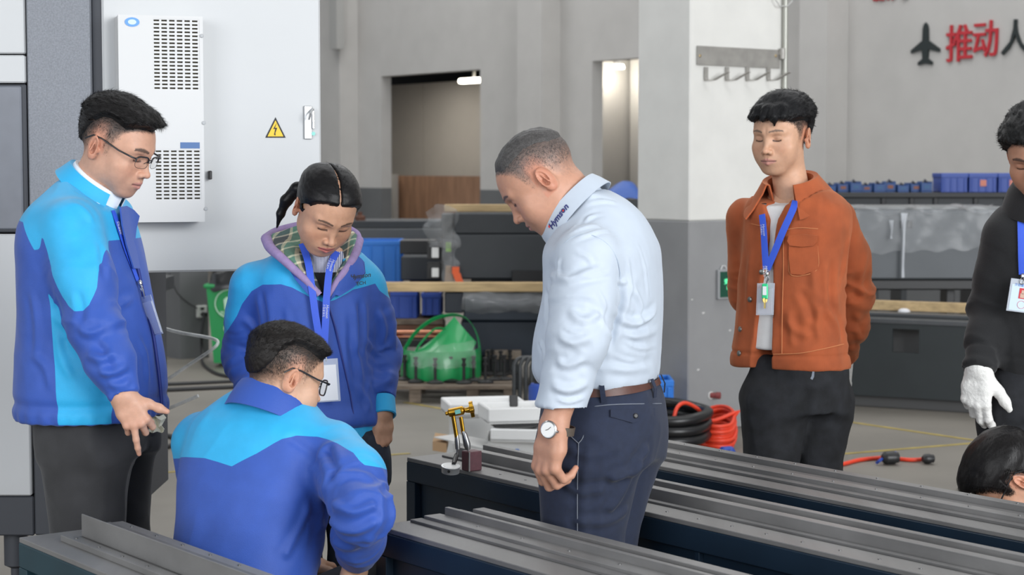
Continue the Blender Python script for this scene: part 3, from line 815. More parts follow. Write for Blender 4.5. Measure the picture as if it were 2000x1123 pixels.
def lanyard(parent, f, straps, w, badge, texts=True, strap_off=0.005, y1=7.0, bcol=(0.86, 0.88, 0.90), plain=True, clip_px=None, tsize=0.0105):
    """neck ribbon printed with white lettering, metal clip and a clear badge sleeve"""
    m = mat('lanyard_ribbon', LAN['col'], rough=0.55, bump=0.15, bscale=900); wm = mat('print_white', (0.85, 0.87, 0.9), rough=0.6)
    b = MB(); items = []
    for pix in straps:
        G, c, A, T, N = strap(f, pix, w, strap_off, y1=y1); b.sheet(G, 0.0012)
        if texts:
            S = np.concatenate([[0], np.cumsum(np.linalg.norm(np.diff(c, axis=0), axis=1))])
            def mp(s0):
                def fn(u, v):
                    s = s0 + u; i = np.clip(np.searchsorted(S, s) - 1, 0, len(S) - 2); t = (s - S[i]) / (S[i + 1] - S[i])
                    return c[i] * (1 - t) + c[i + 1] * t + A[i] * (v) * SG + N[i] * 0.0021
                return fn
            SG = 1 if (np.cross(T[0], N[0]) @ A[0]) > 0 else -1
            SG = -SG
            step = 0.125; s0 = 0.03
            while s0 + 0.05 < S[-1]:
                f0 = mp(s0)
                items += [('Hymson', tsize, lambda u, v, f0=f0: f0(u, v - 0.0005), 0.02, 0.25), ('海目星激光', tsize * 0.62, lambda u, v, f0=f0: f0(u, v - 0.0085 * tsize / 0.0105), 0.01, 0)]
                s0 += step
    o = b.build('lanyard', m, parent, smooth=True, sharp=60)
    if items: text_obj(o, items, wm)
    return o

def neck_cut(f, c, rot, depth, rad=.15):
    """open a garment at the neck: nothing stands above the collar's plane within reach of the neck"""
    n = (rot @ np.array([0, 0, 1.0])).astype(np.float32); c = np.asarray(c, np.float32)
    def g(p):
        v = p - c; h_ = v @ n; r = np.sqrt(np.maximum((v * v).sum(1) - h_ * h_, 0))
        return smax(f(p), np.minimum(h_ + depth, rad - r), .004)
    return g

def px_creases(f, cre, y0=2.5, wid=.010):
    """garment creases along lines of sight: raised (or, negative, pressed-in) folds with a soft shoulder"""
    cl = []
    def g(V):
        if not cl:
            for px, a in cre: cl.append((bez([hit(f, x, y, y0) for x, y in px], 24), a))
        d = np.zeros(len(V))
        for c, a in cl:
            s, dist, L = chain_param(V, c[::3]); tp = sstep(0, .25, s / L) * sstep(1, .75, s / L)
            d += a * tp * (np.exp(-(dist / wid) ** 2) - .55 * np.exp(-((dist - 1.9 * wid) / (1.15 * wid)) ** 2))
        return d
    return g
# ------------------------------------------------------------------ the hall
ND = np.array([.8, .6, 0]); AD = np.array([-.6, .8, 0]); UP = np.array([0, 0, 1.0])      # across the beds / along the beds and the back wall
HROT = np.stack([ND, AD, UP], 1)
WALLC = 13.5
def onplane(px, py, c, n=ND):
    d = ray(px, py); o = np.array([0, 0, CAMZ]); return o + d * ((c - n @ o) / (n @ d))
def NA(n, a, z=0.0): return ND * n + AD * a + UP * z
def na(p): return float(ND @ p), float(AD @ p), float(p[2])
def nbox(name, n0, n1, a0, a1, z0, z1, m, parent=None, bev=0.0, **k):
    b = MB(); b.box(NA((n0 + n1) / 2, (a0 + a1) / 2, (z0 + z1) / 2), (abs(n1 - n0), abs(a1 - a0), abs(z1 - z0)), HROT, bev); return b.build(name, m, parent, **k)
BLACK_PL = mat("black_plastic", (0.015, 0.015, 0.016), rough=0.4)
WALLM = mat('wall_paint', (.475, .46, .44), rough=.9, noise=.04, scale=3, bump=.05, bscale=40)
WAINM = mat('grey_wall_paint', (.125, .128, .13), rough=.8, noise=.05, scale=4)
FLOORM = mat('floor_concrete', (.192, .175, .15), rough=.55, noise=.14, scale=1.6, bump=.05, bscale=30)
b = MB(); b.box((4, 14, -.05), (40, 46, .1)); b.build('floor', FLOORM, kind='structure')
b = MB(); b.box((4, 17, 8.05), (40, 40, .1)); b.build('ceiling', mat('ceiling_sheet', (.35, .36, .37), rough=.9), kind='structure')
dl, dr = [na(onplane(x, 300, WALLC))[1] for x in (745, 938)]; dtop = onplane(762, 148, WALLC)[2]
d2l, d2r = [na(onplane(x, 300, WALLC))[1] for x in (1156, 1262)]
ZW = 1.21
def wall_piece(name, a0, a1, z0=0, z1=8.0, c=WALLC, t=.16):
    if z0 < ZW:
        w = nbox(name, c, c + t, a0, a1, ZW, z1, WALLM, kind='structure'); nbox('wall_dado', c - .004, c + t, a0, a1, 0, ZW, WAINM, w); return w
    return nbox(name, c, c + t, a0, a1, z0, z1, WALLM, kind='structure')
wall_piece('wall_back', 32, dl); wall_piece('wall_back_middle', dr, d2l); wall_piece('wall_back_right', d2r, -2)
wall_piece('wall_back_lintel', dl, dr, dtop); wall_piece('wall_back_lintel_right', d2l, d2r, dtop)
nbox('wall_left', 13.5, -12, 31.9, 32.1, 0, 8, WALLM, kind='structure')
def pilaster(name, x0, x1, dep):
    a0, a1 = [na(onplane(x, 300, WALLC - dep))[1] for x in (x0, x1)]
    w = nbox(name, WALLC - dep, WALLC - .002, a0, a1, ZW, 7.98, WALLM, kind='structure'); nbox('wall_dado', WALLC - dep - .004, WALLC - .002, a0 + .003, a1 - .003, 0, ZW, WAINM, w); return w
pilaster('trim_1', 580, 664, .30); pilaster('trim_2', 1010, 1058, .28); pilaster('trim_3', 1559, 1613, .30)
DUCT = mat('duct_grey', (.36, .355, .34), rough=.6)
p0 = onplane(646, 97, WALLC - .40); p1 = onplane(660, 97, WALLC - .40); a0, a1 = na(p0)[1], na(p1)[1]
c = nbox('cable_trunking', WALLC - .42, WALLC - .302, a0, a1, p0[2], 7.9, DUCT, label='grey cable trunking running up the far wall behind the white door', cat='trunking')
# rooms behind the doorways
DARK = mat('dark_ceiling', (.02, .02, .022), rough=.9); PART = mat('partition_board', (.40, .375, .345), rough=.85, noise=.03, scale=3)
nbox('floor_2', WALLC, WALLC + 6, dl + 7.5, d2r - 2, -.02, -.004, FLOORM, kind='structure')
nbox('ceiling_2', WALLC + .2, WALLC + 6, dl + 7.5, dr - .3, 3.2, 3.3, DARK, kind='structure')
am = na(onplane(826, 250, WALLC + 2.6))[1]
pt = onplane(800, 164, WALLC + 2.6)[2]
w = nbox('wall_partition', WALLC + 2.62, WALLC + 2.72, dl + 7, dr - 1.5, 0, pt, PART, kind='structure')
nbox('panel', WALLC + 2.6, WALLC + 2.62, am + .01, dl + 7, 0, pt, PART, w, bev=.004); nbox('panel', WALLC + 2.6, WALLC + 2.62, dr - 1.5, am - .01, 0, pt, PART, w, bev=.004)
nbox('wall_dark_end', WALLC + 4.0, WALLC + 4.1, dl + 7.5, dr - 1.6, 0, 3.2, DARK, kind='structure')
PLY = mat('plywood', (.36, .20, .12), rough=.75, noise=.2, scale=2.2, stretch=(1, 6, 1))
q0, q1 = na(onplane(773, 343, WALLC + 1.0)), na(onplane(950, 343, WALLC + 1.0))
nbox('plywood_sheet', WALLC + 1.0, WALLC + 1.03, q0[1], q1[1], 0, q0[2], PLY, label='brown plywood sheet standing in the wide doorway', cat='plywood')
q2 = na(onplane(763, 343, WALLC + .9)); 
nbox('white_post', WALLC + .9, WALLC + .96, q2[1], na(onplane(771, 343, WALLC + .9))[1], 0, q2[2] + .02, mat('post_white', (.5, .49, .47), rough=.7), label='thin white post beside the plywood sheet in the doorway', cat='post')
LAMP = mat('lamp_glow', (1, 1, 1), emit=((1.0, .93, .78), 9.0))
l0, l1 = onplane(900, 158, WALLC + 2.0), onplane(952, 156, WALLC + 2.0)
e = empty('ceiling_lamp', (l0 + l1) / 2, 'bright strip lamp glowing under the dark ceiling of the wide doorway', 'lamp')
b = MB(); b.box((l0 + l1) / 2, (.12, np.linalg.norm(l1 - l0), .07), HROT, .02); b.build('diffuser', LAMP, e)
hz = (3.2 - l0[2] - .03); b = MB(); b.box((l0 + l1) / 2 + UP * (hz / 2 + .033), (.03, .03, hz), HROT); b.build('hanger', DUCT, e)
w2 = nbox('wall_inner', WALLC + 1.6, WALLC + 1.7, d2l + 1.2, d2r - 2.0, 0, 3.15, mat('inner_wall', (.55, .54, .52), rough=.8), kind='structure')
nbox('wall_divider', WALLC + .16, WALLC + 2.6, d2l + 1.25, d2l + 1.35, 0, 3.15, WALLM, kind='structure')
nbox('ceiling_3', WALLC + .2, WALLC + 2.6, d2l + 1.2, d2r - 2, 3.15, 3.2, mat('inner_ceiling', (.5, .5, .48), rough=.8), kind='structure')
q = onplane(1208, 134, WALLC + 1.25)
e = empty('downlight', q, 'small round lamp shining in the narrow doorway beside the pillar', 'lamp')
b = MB(); b.lathe(q, UP, [(0, .07), (.02, .075), (.05, .06)], 16); b.build('diffuser', mat('downlight_glow', (1, 1, 1), emit=((1.0, .93, .78), 18.0)), e, smooth=True)
b = MB(); b.lathe(q, UP, [(.05, .06), (3.15 - q[2], .06)], 16); b.build('stem', DUCT, e, smooth=True)
ll = bpy.data.lights.new('downlight_lamp', 'POINT'); ll.energy = 6; ll.color = (1, .93, .8); ll.shadow_soft_size = .08; lo = bpy.data.objects.new('downlight_lamp', ll); COL.objects.link(lo); lo.location = tuple(q - UP * .12)
# the thick pillar in front
PW = mat('pillar_white', (.74, .73, .695), rough=.85, noise=.04, scale=5); PG = mat('pillar_grey', (.275, .275, .278), rough=.8, noise=.05, scale=6)
cn, ca, _ = na(P(1345, 600, 10.3)); zp = P(1345, 432, 10.3)[2]
pil = nbox('pillar', cn, cn + .765, ca, ca + .446, zp, 7.98, PW, kind='structure', bev=.008)
nbox('pillar_dado', cn - .003, cn + .768, ca - .003, ca + .449, 0, zp, PG, pil, bev=.008)
PF = ca - .003                                         # its bright face lies at a = ca, facing the camera's right
def onp(px, py, off=0.0): return onplane(px, py, PF - off, AD)
b = MB()
RED = mat('red_plastic', (.55, .06, .03), rough=.4)
# far pillar under the open door
c3n, c3a, _ = na(P(352, 600, 14.3)); p3 = nbox('column', c3n - .0, c3n + .24, c3a, c3a + .34, ZW, 7.98, WALLM, kind='structure'); nbox('column_dado', c3n - .003, c3n + .243, c3a - .003, c3a + .343, 0, ZW, WAINM, p3)
# yellow floor lines
YEL = mat('floor_line_yellow', (.38, .29, .07), rough=.6, noise=.3, scale=8)
def fline(pts, w=.06):
    A = [PZ(x, y, 0) for x, y in pts]; b = MB()
    for i in range(len(A) - 1):
        d = A[i + 1] - A[i]; d /= np.linalg.norm(d); s = np.array([-d[1], d[0], 0]) * w / 2
        b.add([A[i] - s + UP * .001, A[i + 1] - s + UP * .001, A[i + 1] + s + UP * .001, A[i] + s + UP * .001, A[i] - s + UP * .003, A[i + 1] - s + UP * .003, A[i + 1] + s + UP * .003, A[i] + s + UP * .003], [(4, 5, 6, 7), (0, 1, 5, 4), (1, 2, 6, 5), (2, 3, 7, 6), (3, 0, 4, 7)])
    b.build('floor_marking', YEL, kind='structure')
fline([(1560, 810), (1900, 860)], .032); fline([(1560, 894), (1900, 866)], .032); fline([(262, 929), (370, 919)], .032); fline([(360, 919), (800, 886)], .032); fline([(790, 786), (870, 800), (1000, 822)], .032)

for nm, q, e_, sx in (('doorway_fill', (l0 + l1) / 2 + UP * .1 + AD * 1.0 - ND * 1.0, 42, 1.6),):  # area light added away from the strip lamp to brighten the partition
    area_light(nm, tuple(q), tuple(q - UP), sx, sx, e_, (1, .95, .86))
q = onplane(1212, 200, WALLC + .9); area_light('narrow_doorway_fill', (q[0], q[1], 3.05), (q[0], q[1], 0), .8, .8, 13, (1, .96, .9))  # extra area light added to brighten the room behind the narrow doorway
# ------------------------------------------------------------------ the long machine beds in front
STEELT = mat('ground_steel', (.205, .20, .195), rough=.5, metal=.2, noise=.22, scale=7, stretch=(1, .12, 1), bump=.08, bscale=120)
STEELD = mat('mill_steel', (.145, .142, .14), rough=.55, metal=.2, noise=.22, scale=9, stretch=(1, .2, 1), bump=.06, bscale=150)
NAVY = mat('bed_navy_paint', (.008, .022, .042), rough=.45, noise=.12, scale=6)
TEAL = mat('bed_teal_paint', (.010, .040, .055), rough=.45, noise=.15, scale=6)
SCREW = mat('screw_zinc', (.22, .22, .22), rough=.35, metal=.9)
ZB = .65
def bed(label, n0, w, a_end, length, paint, strips, screws=()):
    a1 = a_end - length; c = NA(n0 + w / 2, (a_end + a1) / 2, 0)
    e = empty('machine_bed', c, label, 'machine bed', 'long steel machine beds lying side by side'); zt = ZB - .012
    bx = lambda nm, u0, u1, z0, z1, s0, s1, m, bev=.0015: nbox(nm, n0 + u0, n0 + u1, a_end - s0, a_end - s1, z0, z1, m, e, bev)
    bx('flange', 0, w, zt - .058, zt, 0, length, paint, .003); bx('web', .020, w - .02, .36, zt - .058, .012, length, paint); bx('flange', 0, w, .30, .36, 0, length, paint, .003)
    bx('end_plate', 0, .03, .36, zt - .058, 0, .045, paint)
    for k in range(1, int(length / .62)): bx('stiffener', .004, .021, .36, zt - .058, k * .62, k * .62 + .016, paint)
    k = 0
    for s in (.25, length * .5, length - .25): bx('support_block', .03, w - .03, 0, .30, s, s + .16, NAVY, .006)
    bx('top_plate', .001, w - .001, zt, ZB, .002, length, STEELT)
    for (u0, u1, z0, z1, s0, m) in strips: bx('rail', u0, u1, ZB + z0, ZB + z1, s0, length - .01, m, .001)
    me = None
    for (u, z, s0, ds, cnt, r) in screws:
        for i in range(cnt):
            p = NA(n0 + u, a_end - s0 - i * ds, ZB + z)
            if me is None:
                b = MB(); b.lathe(p, UP, [(0, .0036), (.002, .0036), (.0026, .0026)], 10); o = b.build('screw', SCREW, e); me = o; p00 = np.array(o.location)
                base = p.copy()
            else:
                o = me.copy(); COL.objects.link(o); o.location = tuple(np.array(me.location) + (p - base)); o.parent = e
    return e
bed('nearest machine bed, with a thin upright strip and a teal-painted end', 1.605, .255, 4.03, 3.2, TEAL,
    [(.060, .088, 0, .014, .10, STEELT), (.088, .155, 0, .010, .12, STEELD), (.100, .1035, .010, .062, .125, STEELT), (.155, .205, 0, .020, .05, STEELD), (.205, .250, 0, .012, .02, STEELT)],
    [(.072, .014, .16, .12, 12, 1), (.235, .012, .10, .13, 8, 1)])
bed('navy machine bed between the crouching man and the man in the pale shirt', 2.340, .25, 3.66, 3.6, NAVY,
    [(.085, .118, 0, .007, .02, STEELD), (.118, .165, 0, .014, .03, STEELT), (.165, .178, .0, .032, .05, STEELT), (.178, .212, 0, .022, .05, STEELD), (.212, .245, 0, .030, .10, STEELT)],
    [(.141, .014, .22, .17, 16, 1)])
bed('navy machine bed carrying the dial gauge stand, behind the man in the pale shirt', 2.965, .235, 4.47, 4.6, NAVY,
    [(.085, .105, 0, .006, .06, STEELD), (.120, .150, 0, .030, .085, STEELT), (.150, .180, 0, .014, .09, STEELD), (.190, .212, 0, .034, .12, STEELT)],
    [(.040, .0, .18, .115, 30, 1)])
bed('farthest navy machine bed, in front of the man in the rust jacket', 3.455, .225, 4.30, 4.3, NAVY,
    [(.070, .100, 0, .008, .02, STEELD), (.100, .135, 0, .020, .05, STEELT), (.150, .175, 0, .016, .06, STEELD), (.185, .220, 0, .030, .08, STEELT)],
    [(.118, .020, .2, .15, 24, 1), (.200, .030, .28, .15, 24, 1)])
# dial gauge on its magnetic stand
GOLD = mat('gold_anodised', (.62, .34, .04), rough=.28, metal=1.0); BASE = mat('maroon_enamel', (.105, .035, .045), rough=.5, noise=.2, scale=60); GST = mat('satin_steel', (.42, .42, .42), rough=.3, metal=1.0)
bp = PZ(921, 921, ZB + .0005); sp = lambda px, py, dy=0.0: P(px, py, bp[1] + .018 + dy)
st = empty('gauge_stand', bp, 'dial gauge on a gold jointed arm and maroon magnetic base standing on the bed', 'gauge')
gr = np.stack([np.array([.83, -.56, 0]), np.array([.56, .83, 0]), UP], 1)
gr = HROT
b = MB(); b.box(bp + np.array([0, .025, .0275]), (.044, .038, .055), gr, .002); mb = b.build('magnetic_base', BASE, st)
b = MB(); c0 = bp + np.array([0, .025, .0275]); b.box(c0 - gr[:, 0] * .022 - gr[:, 1] * .019, (.0035, .0035, .0545), gr); b.build('base_edge', GST, mb)
T_ = sp
def rod(nm, pts, r, m, n=14): b = MB(); b.tube([T_(*p) for p in pts], r, n); return b.build(nm, m, st, smooth=True, sharp=45)
rod('stud', [(915, 889), (915, 876)], [.003, .003], GST)
rod('socket', [(914, 878), (912, 868), (907, 848), (904, 842)], [.0075, .0105, .0080, .0058], GST)
rod('lower_arm', [(905, 846), (900, 814)], .0058, GOLD)
b = MB(); a, c = T_(875, 807), T_(905, 801); ax = c - a; L = np.linalg.norm(ax); b.lathe(a, ax, [(-.008, .003), (-.006, .0055), (0, .006), (.003, .0115), (L - .002, .0125), (L, .011), (L + .004, .006), (L + .012, .005)], 20); cl = b.build('clamp_body', GOLD, st, smooth=True, sharp=40)
b = MB(); b.box((a + c) / 2 + np.array([.006, -.0122, .001]), (.016, .002, .012), Rz(0) @ Ry(-14), .0008); b.build('sticker', mat('teal_sticker', (.22, .62, .55), rough=.4), cl)
kn = T_(918, 800); kx = ax / L; u = np.cross(kx, UP); u /= np.linalg.norm(u); v = np.cross(kx, u)
out = [((.0215 + .003 * math.cos(6 * t)) * math.cos(t), (.0215 + .003 * math.cos(6 * t)) * math.sin(t)) for t in np.linspace(0, 2 * math.pi, 48, endpoint=False)]
b = MB(); b.prism(out, kn, u, v, .010); b.lathe(kn, kx, [(-.014, .006), (-.002, .009), (.0, .012), (.011, .010), (.012, .005)], 18); b.build('knob', GOLD, st, smooth=True, sharp=40)
rod('upper_arm', [(885, 812), (888, 830), (892, 854)], .0060, GOLD)
rod('fork', [(892, 850), (893, 862), (894, 877)], [.0055, .0075, .0068], GST)
rod('link', [(894, 876), (893, 884), (892, 890)], [.0045, .0032, .0045], GST)
b = MB(); b.tube([T_(892, 888, -.012), T_(889, 897, -.045), T_(886, 906, -.080)], [.0062, .0075, .0055], 10); b.build('bracket', BLACK_PL, st, smooth=True)
gc = T_(880, 917, -.085); gax = np.array([.06, -.18, 1.0]); gax /= np.linalg.norm(gax)
b = MB(); b.lathe(gc, gax, [(-.009, .0215), (-.008, .0245), (.007, .0250), (.009, .0265), (.011, .0262), (.0115, .022)], 36); dg = b.build('dial_case', mat('gauge_aluminium', (.58, .59, .60), rough=.35, metal=.6), st, smooth=True, sharp=40)
b = MB(); b.lathe(gc + gax * .0115, gax, [(0, .021), (.0005, .021)], 30); b.build('dial_face', mat('dial_white', (.82, .82, .80), rough=.4), dg)
b = MB(); q = gc + np.array([-.004, -.0245, -.001]); b.lathe(q, np.array([0, -1, 0]), [(0, .004), (.004, .004)], 12); b.build('crown', BLACK_PL, dg)

# ------------------------------------------------------------------ the white machine with its open door, at the left
WHT = mat('machine_white', (.55, .56, .565), rough=.5, noise=.012, scale=3); GREYT = mat('machine_grey_texture', (.235, .248, .275), rough=.7, noise=.16, scale=210, bump=.3, bscale=500)
CHAR = mat('machine_charcoal', (.050, .054, .064), rough=.6); WINM = mat('machine_window_panel', (.17, .182, .21), rough=.45, noise=.05, scale=20)
YM = 5.40; XZ = lambda px, py, Y=YM: P(px, py, Y)
mc = empty('laser_machine', XZ(60, 700) * np.array([1, 1, 0]) + np.array([0, .4, 0]), 'tall white and grey machine cabinet behind the pointing man, standing on dark feet', 'machine')
X = lambda px, Y=YM: P(px, 600, Y)[0]; Z = lambda py, Y=YM: P(100, py, Y)[2]
def mbox(nm, x0, x1, z0, z1, y0, y1, m, parent=mc, bev=.004): b = MB(); b.box(((x0 + x1) / 2, (y0 + y1) / 2, (z0 + z1) / 2), (abs(x1 - x0), abs(y1 - y0), abs(z1 - z0)), None, bev); return b.build(nm, m, parent)
xl = -2.1; xm = X(57); xr = X(182); xe = X(206)
mbox('grey_panel', xm + .004, xr, .42, 2.5, YM + .004, YM + .9, GREYT)
mbox('door_post', xr, xe + .01, .42, 2.5, YM + .03, YM + .9, CHAR)
mbox('lower_panel', xm + .006, X(196), Z(1045), Z(780), YM - .004, YM + .1, CHAR)
mbox('side_panel', xl, xm, Z(105), 2.5, YM - .012, YM + .5, WHT); mbox('side_panel', xl, xm, Z(162), Z(108), YM - .010, YM + .5, WHT)
wf = mbox('window_frame', xl, xm, Z(454), Z(164), YM + .002, YM + .5, CHAR); mbox('window_pane', xl + .02, xm - .012, Z(448), Z(168), YM - .006, YM + .02, WINM, wf)
mbox('side_panel', xl, xm, Z(967), Z(457), YM - .012, YM + .5, WHT)
mbox('plinth', xl, xm + .004, Z(1046), Z(969), YM - .004, YM + .9, CHAR)
for x in (X(12), xm + .16): 
    b = MB(); b.lathe((x, YM + .06, 0), UP, [(0, .045), (.012, .045), (.02, .016), (.30, .016), (.31, .035), (Z(1046), .035)], 18); b.build('foot', CHAR, mc, smooth=True, sharp=40)
    b = MB(); b.lathe((x, YM + .75, 0), UP, [(0, .045), (.012, .045), (.02, .016), (.30, .016), (.31, .035), (Z(1046), .035)], 18); b.build('foot', CHAR, mc, smooth=True, sharp=40)
# the swung-open cabinet door and all that is fixed to it
DL = P(206, 534, 5.42); DR = P(629, 531, 5.62); dv = (DR - DL) * np.array([1, 1, 0]); DW = np.linalg.norm(dv); dx = dv / DW; dn = np.array([dx[1], -dx[0], 0])   # towards the camera
DROT = np.stack([dx, -dn, UP], 1); DC = na
def door_at(px, py, off=0.0):
    d = ray(px, py); o = np.array([0, 0, CAMZ]); q = DL + dn * off; return o + d * (((q - o) @ dn) / (d @ dn))
b = MB(); zc = (DL[2] + 2.6) / 2; b.box(DL + dx * DW / 2 - dn * .02 + UP * (zc - DL[2]), (DW, .04, 2.6 - DL[2]), DROT, .006); door = b.build('cabinet_door', WHT, mc)
def dprism(nm, pix, off, dep, m, parent=mc):
    A = [door_at(x, y, off) for x, y in pix]; o = A[0]; poly = [((p - o) @ dx, (p - o)[2]) for p in A]; b = MB(); b.prism(poly, o, dx, UP, dep); return b.build(nm, m, parent)
ac = empty('cooling_unit', door_at(300, 430), 'white cooling unit with two slotted grilles fixed on the open cabinet door', 'air conditioner')
AD_ = .085
CREAM = mat('unit_white', (.63, .63, .625), rough=.5)
ul, ur, ut, ub = 233, 391, 30, 434
u0 = door_at(ul, 230, AD_); u1 = door_at(ur + 7, 230, AD_); zt_, zb_ = door_at(300, ut, AD_)[2], door_at(300, ub, AD_)[2]
s0 = (u0 - DL) @ dx; s1 = (u1 - DL) @ dx
def abox(nm, a0, a1, z0, z1, f0, f1, m, parent, bev=0.0): b = MB(); c = DL + dx * (a0 + a1) / 2 + dn * (f0 + f1) / 2; c = np.array([c[0], c[1], (z0 + z1) / 2]); b.box(c, (a1 - a0, abs(f1 - f0), z1 - z0), DROT, bev); return b.build(nm, m, parent)
abox('housing', s0, s1, zb_, zt_, .0005, AD_ - .012, CREAM, ac, .003)
rect = lambda x0, y0, x1, y1: ((door_at(x0, y0, AD_) - DL) @ dx, (door_at(x1, y0, AD_) - DL) @ dx, door_at((x0 + x1) / 2, y1, AD_)[2], door_at((x0 + x1) / 2, y0, AD_)[2])
g1 = rect(298, 37, 388, 176); g2 = rect(302, 292, 392, 391)
f0, f1 = AD_ - .012, AD_
for (a0, a1, z0, z1) in ((s0, min(g1[0], g2[0]), zb_, zt_), (max(g1[1], g2[1]), s1, zb_, zt_), (min(g1[0], g2[0]), max(g1[1], g2[1]), g1[3], zt_), (min(g1[0], g2[0]), max(g1[1], g2[1]), g2[3], g1[2]), (min(g1[0], g2[0]), max(g1[1], g2[1]), zb_, g2[2])): abox('cover_panel', a0, a1, z0, z1, f0, f1, CREAM, ac)
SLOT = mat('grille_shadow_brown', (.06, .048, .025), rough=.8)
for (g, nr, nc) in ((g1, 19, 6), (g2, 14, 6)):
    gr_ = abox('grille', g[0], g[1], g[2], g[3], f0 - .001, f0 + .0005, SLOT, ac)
    a0_, a1_ = min(g1[0], g2[0]), max(g1[1], g2[1])
    for k in range(nr + 1):
        z = g[2] + (g[3] - g[2]) * k / nr; abox('slat', a0_, a1_, z - .0030, z + .0030, f0 + .004, f1 - .001, CREAM, gr_)
    for k in range(nc + 1):
        a = g[0] + (g[1] - g[0]) * k / nc; abox('mullion', a - .0030, a + .0030, g[2], g[3], f0 + .004, f1 - .0015, CREAM, gr_)
ST2 = mat('plate_blue', (.045, .13, .33), rough=.4); lb = rect(352, 278, 390, 290); lab = abox('rating_plate', lb[0], lb[1], lb[2], lb[3], f1, f1 + .001, ST2, ac)
b = MB(); oc = door_at(258, 43, AD_ + .0008); b.prism([(.021 * math.cos(t), .0135 * math.sin(t)) for t in np.linspace(0, 2 * math.pi, 28, endpoint=False)], oc, dx, UP, .001)
em = b.build('emblem', mat('emblem_blue', (.10, .30, .75), rough=.4), ac)
b = MB(); b.prism([(.012 * math.cos(t), .0075 * math.sin(t)) for t in np.linspace(0, 2 * math.pi, 22, endpoint=False)], oc + dn * .0012, dx, UP, .0006); b.build('emblem_ring', mat('emblem_pale', (.55, .72, .9), rough=.4), em)
for x, y in ((394, 70), (398, 240), (402, 408)):
    b = MB(); p = door_at(x, y, AD_); b.lathe(p, dn, [(0, .006), (.002, .006), (.003, .004)], 12); b.build('screw', mat('screw_grey', (.42, .43, .44), rough=.5), ac)
b = MB(); p = door_at(409, 342, .0); b.box(p + dn * .012, (.009, .024, .026), DROT, .002); b.build('door_stop', BLACK_PL, mc)
YW = mat('warning_yellow', (.85, .55, .02), rough=.5); BKP = mat('print_black', (.015, .015, .02), rough=.6)
ws = dprism('warning_sign', [(518, 269), (558, 269), (538, 229)], .0005, .0012, BKP); tag(ws)
dprism('sign_face', [(522.5, 266.5), (553.5, 266.5), (538, 235)], .0022, .0006, YW, ws)
dprism('lightning_bolt', [(540.5, 240), (533.5, 252), (537.5, 252), (535.5, 262), (534.2, 261.6), (537.5, 265.2), (538.6, 260.4), (537.2, 261.2), (541.5, 249.5), (537.2, 249.5)][::-1], .003, .0005, BKP, ws)
CHROME = mat('lock_chrome', (.60, .61, .62), rough=.22, metal=1.0)
lk = rect(604, 205, 620, 271); lock = abox('lock', lk[0], lk[1], lk[2], lk[3], .0005, .008, mat('lock_satin', (.5, .51, .52), rough=.35, metal=.8), mc, .002)
b = MB(); p0, p1 = door_at(612, 216, .014), door_at(612, 252, .014); b.box((p0 + p1) / 2, (.008, .006, abs(p0[2] - p1[2])), DROT, .002); b.build('lever', CHROME, lock); b = MB(); b.tube([door_at(611, 213, .016), door_at(606, 222, .034), door_at(603, 234, .030)], [.0045, .004, .0035], 10); b.build('thumb_turn', CHROME, lock, smooth=True)
b = MB(); b.lathe(door_at(612, 261, .0083), dn, [(0, .006), (.0015, .006)], 14); b.build('keyhole', mat('teal_sticker', (.22, .62, .55), rough=.4), lock)
# ------------------------------------------------------------------ stored machine parts and materials behind
def gpt(px, py, Y): return P(px, py, Y)
def wbox(name, x0, x1, y0, y1, Y, dep, m, parent=None, bev=.004, yaw=0.0, **k):
    """box whose front face fills the pixels x0..x1, y0..y1 at depth Y, dep metres deep, turned by yaw"""
    A = P(x0, y1, Y); B_ = P(x1, y1, Y); z0 = A[2]; z1 = P((x0 + x1) / 2, y0, Y)[2]; w = B_[0] - A[0]; r = Rz(yaw); b = MB()
    c = np.array([(A[0] + B_[0]) / 2, Y, (z0 + z1) / 2]) + r @ np.array([0, dep / 2, 0]); b.box(c, (w, dep, z1 - z0), r, bev); return b.build(name, m, parent, **k)
def zbox(name, x0, x1, z0, z1, Y, dep, m, parent=None, bev=.004, yaw=0.0, **k):
    A = P(x0, 500, Y); B_ = P(x1, 500, Y); r = Rz(yaw); b = MB(); b.box(np.array([(A[0] + B_[0]) / 2, Y, (z0 + z1) / 2]) + r @ np.array([0, dep / 2, 0]), (B_[0] - A[0], dep, z1 - z0), r, bev); return b.build(name, m, parent, **k)
MDARK = mat('frame_dark_grey', (.030, .034, .038), rough=.55, noise=.15, scale=4); MNAVY = mat('frame_navy', (.014, .022, .034), rough=.55, noise=.15, scale=4); MGREY = mat('frame_grey', (.085, .09, .095), rough=.5, noise=.1, scale=4)
TIMB = mat('timber', (.50, .36, .19), rough=.8, noise=.2, scale=5, stretch=(1, 8, 8)); PALW = mat('pallet_wood', (.16, .125, .095), rough=.9, noise=.3, scale=6, stretch=(2, 8, 8))
CRB = mat('crate_blue', (.018, .19, .66), rough=.45); CRD = mat('crate_dark_blue', (.020, .065, .34), rough=.45)
FILM = mat('stretch_film', (.62, .64, .66), rough=.2, alpha=.20, spec=.7, noise=.1, scale=8, bump=.6, bscale=14)
FILMD = mat('stretch_film_dull', (.45, .46, .47), rough=.22, alpha=.34, spec=.7, bump=.8, bscale=18, noise=.1)
def Zp(py, Y): return P(1000, py, Y)[2]
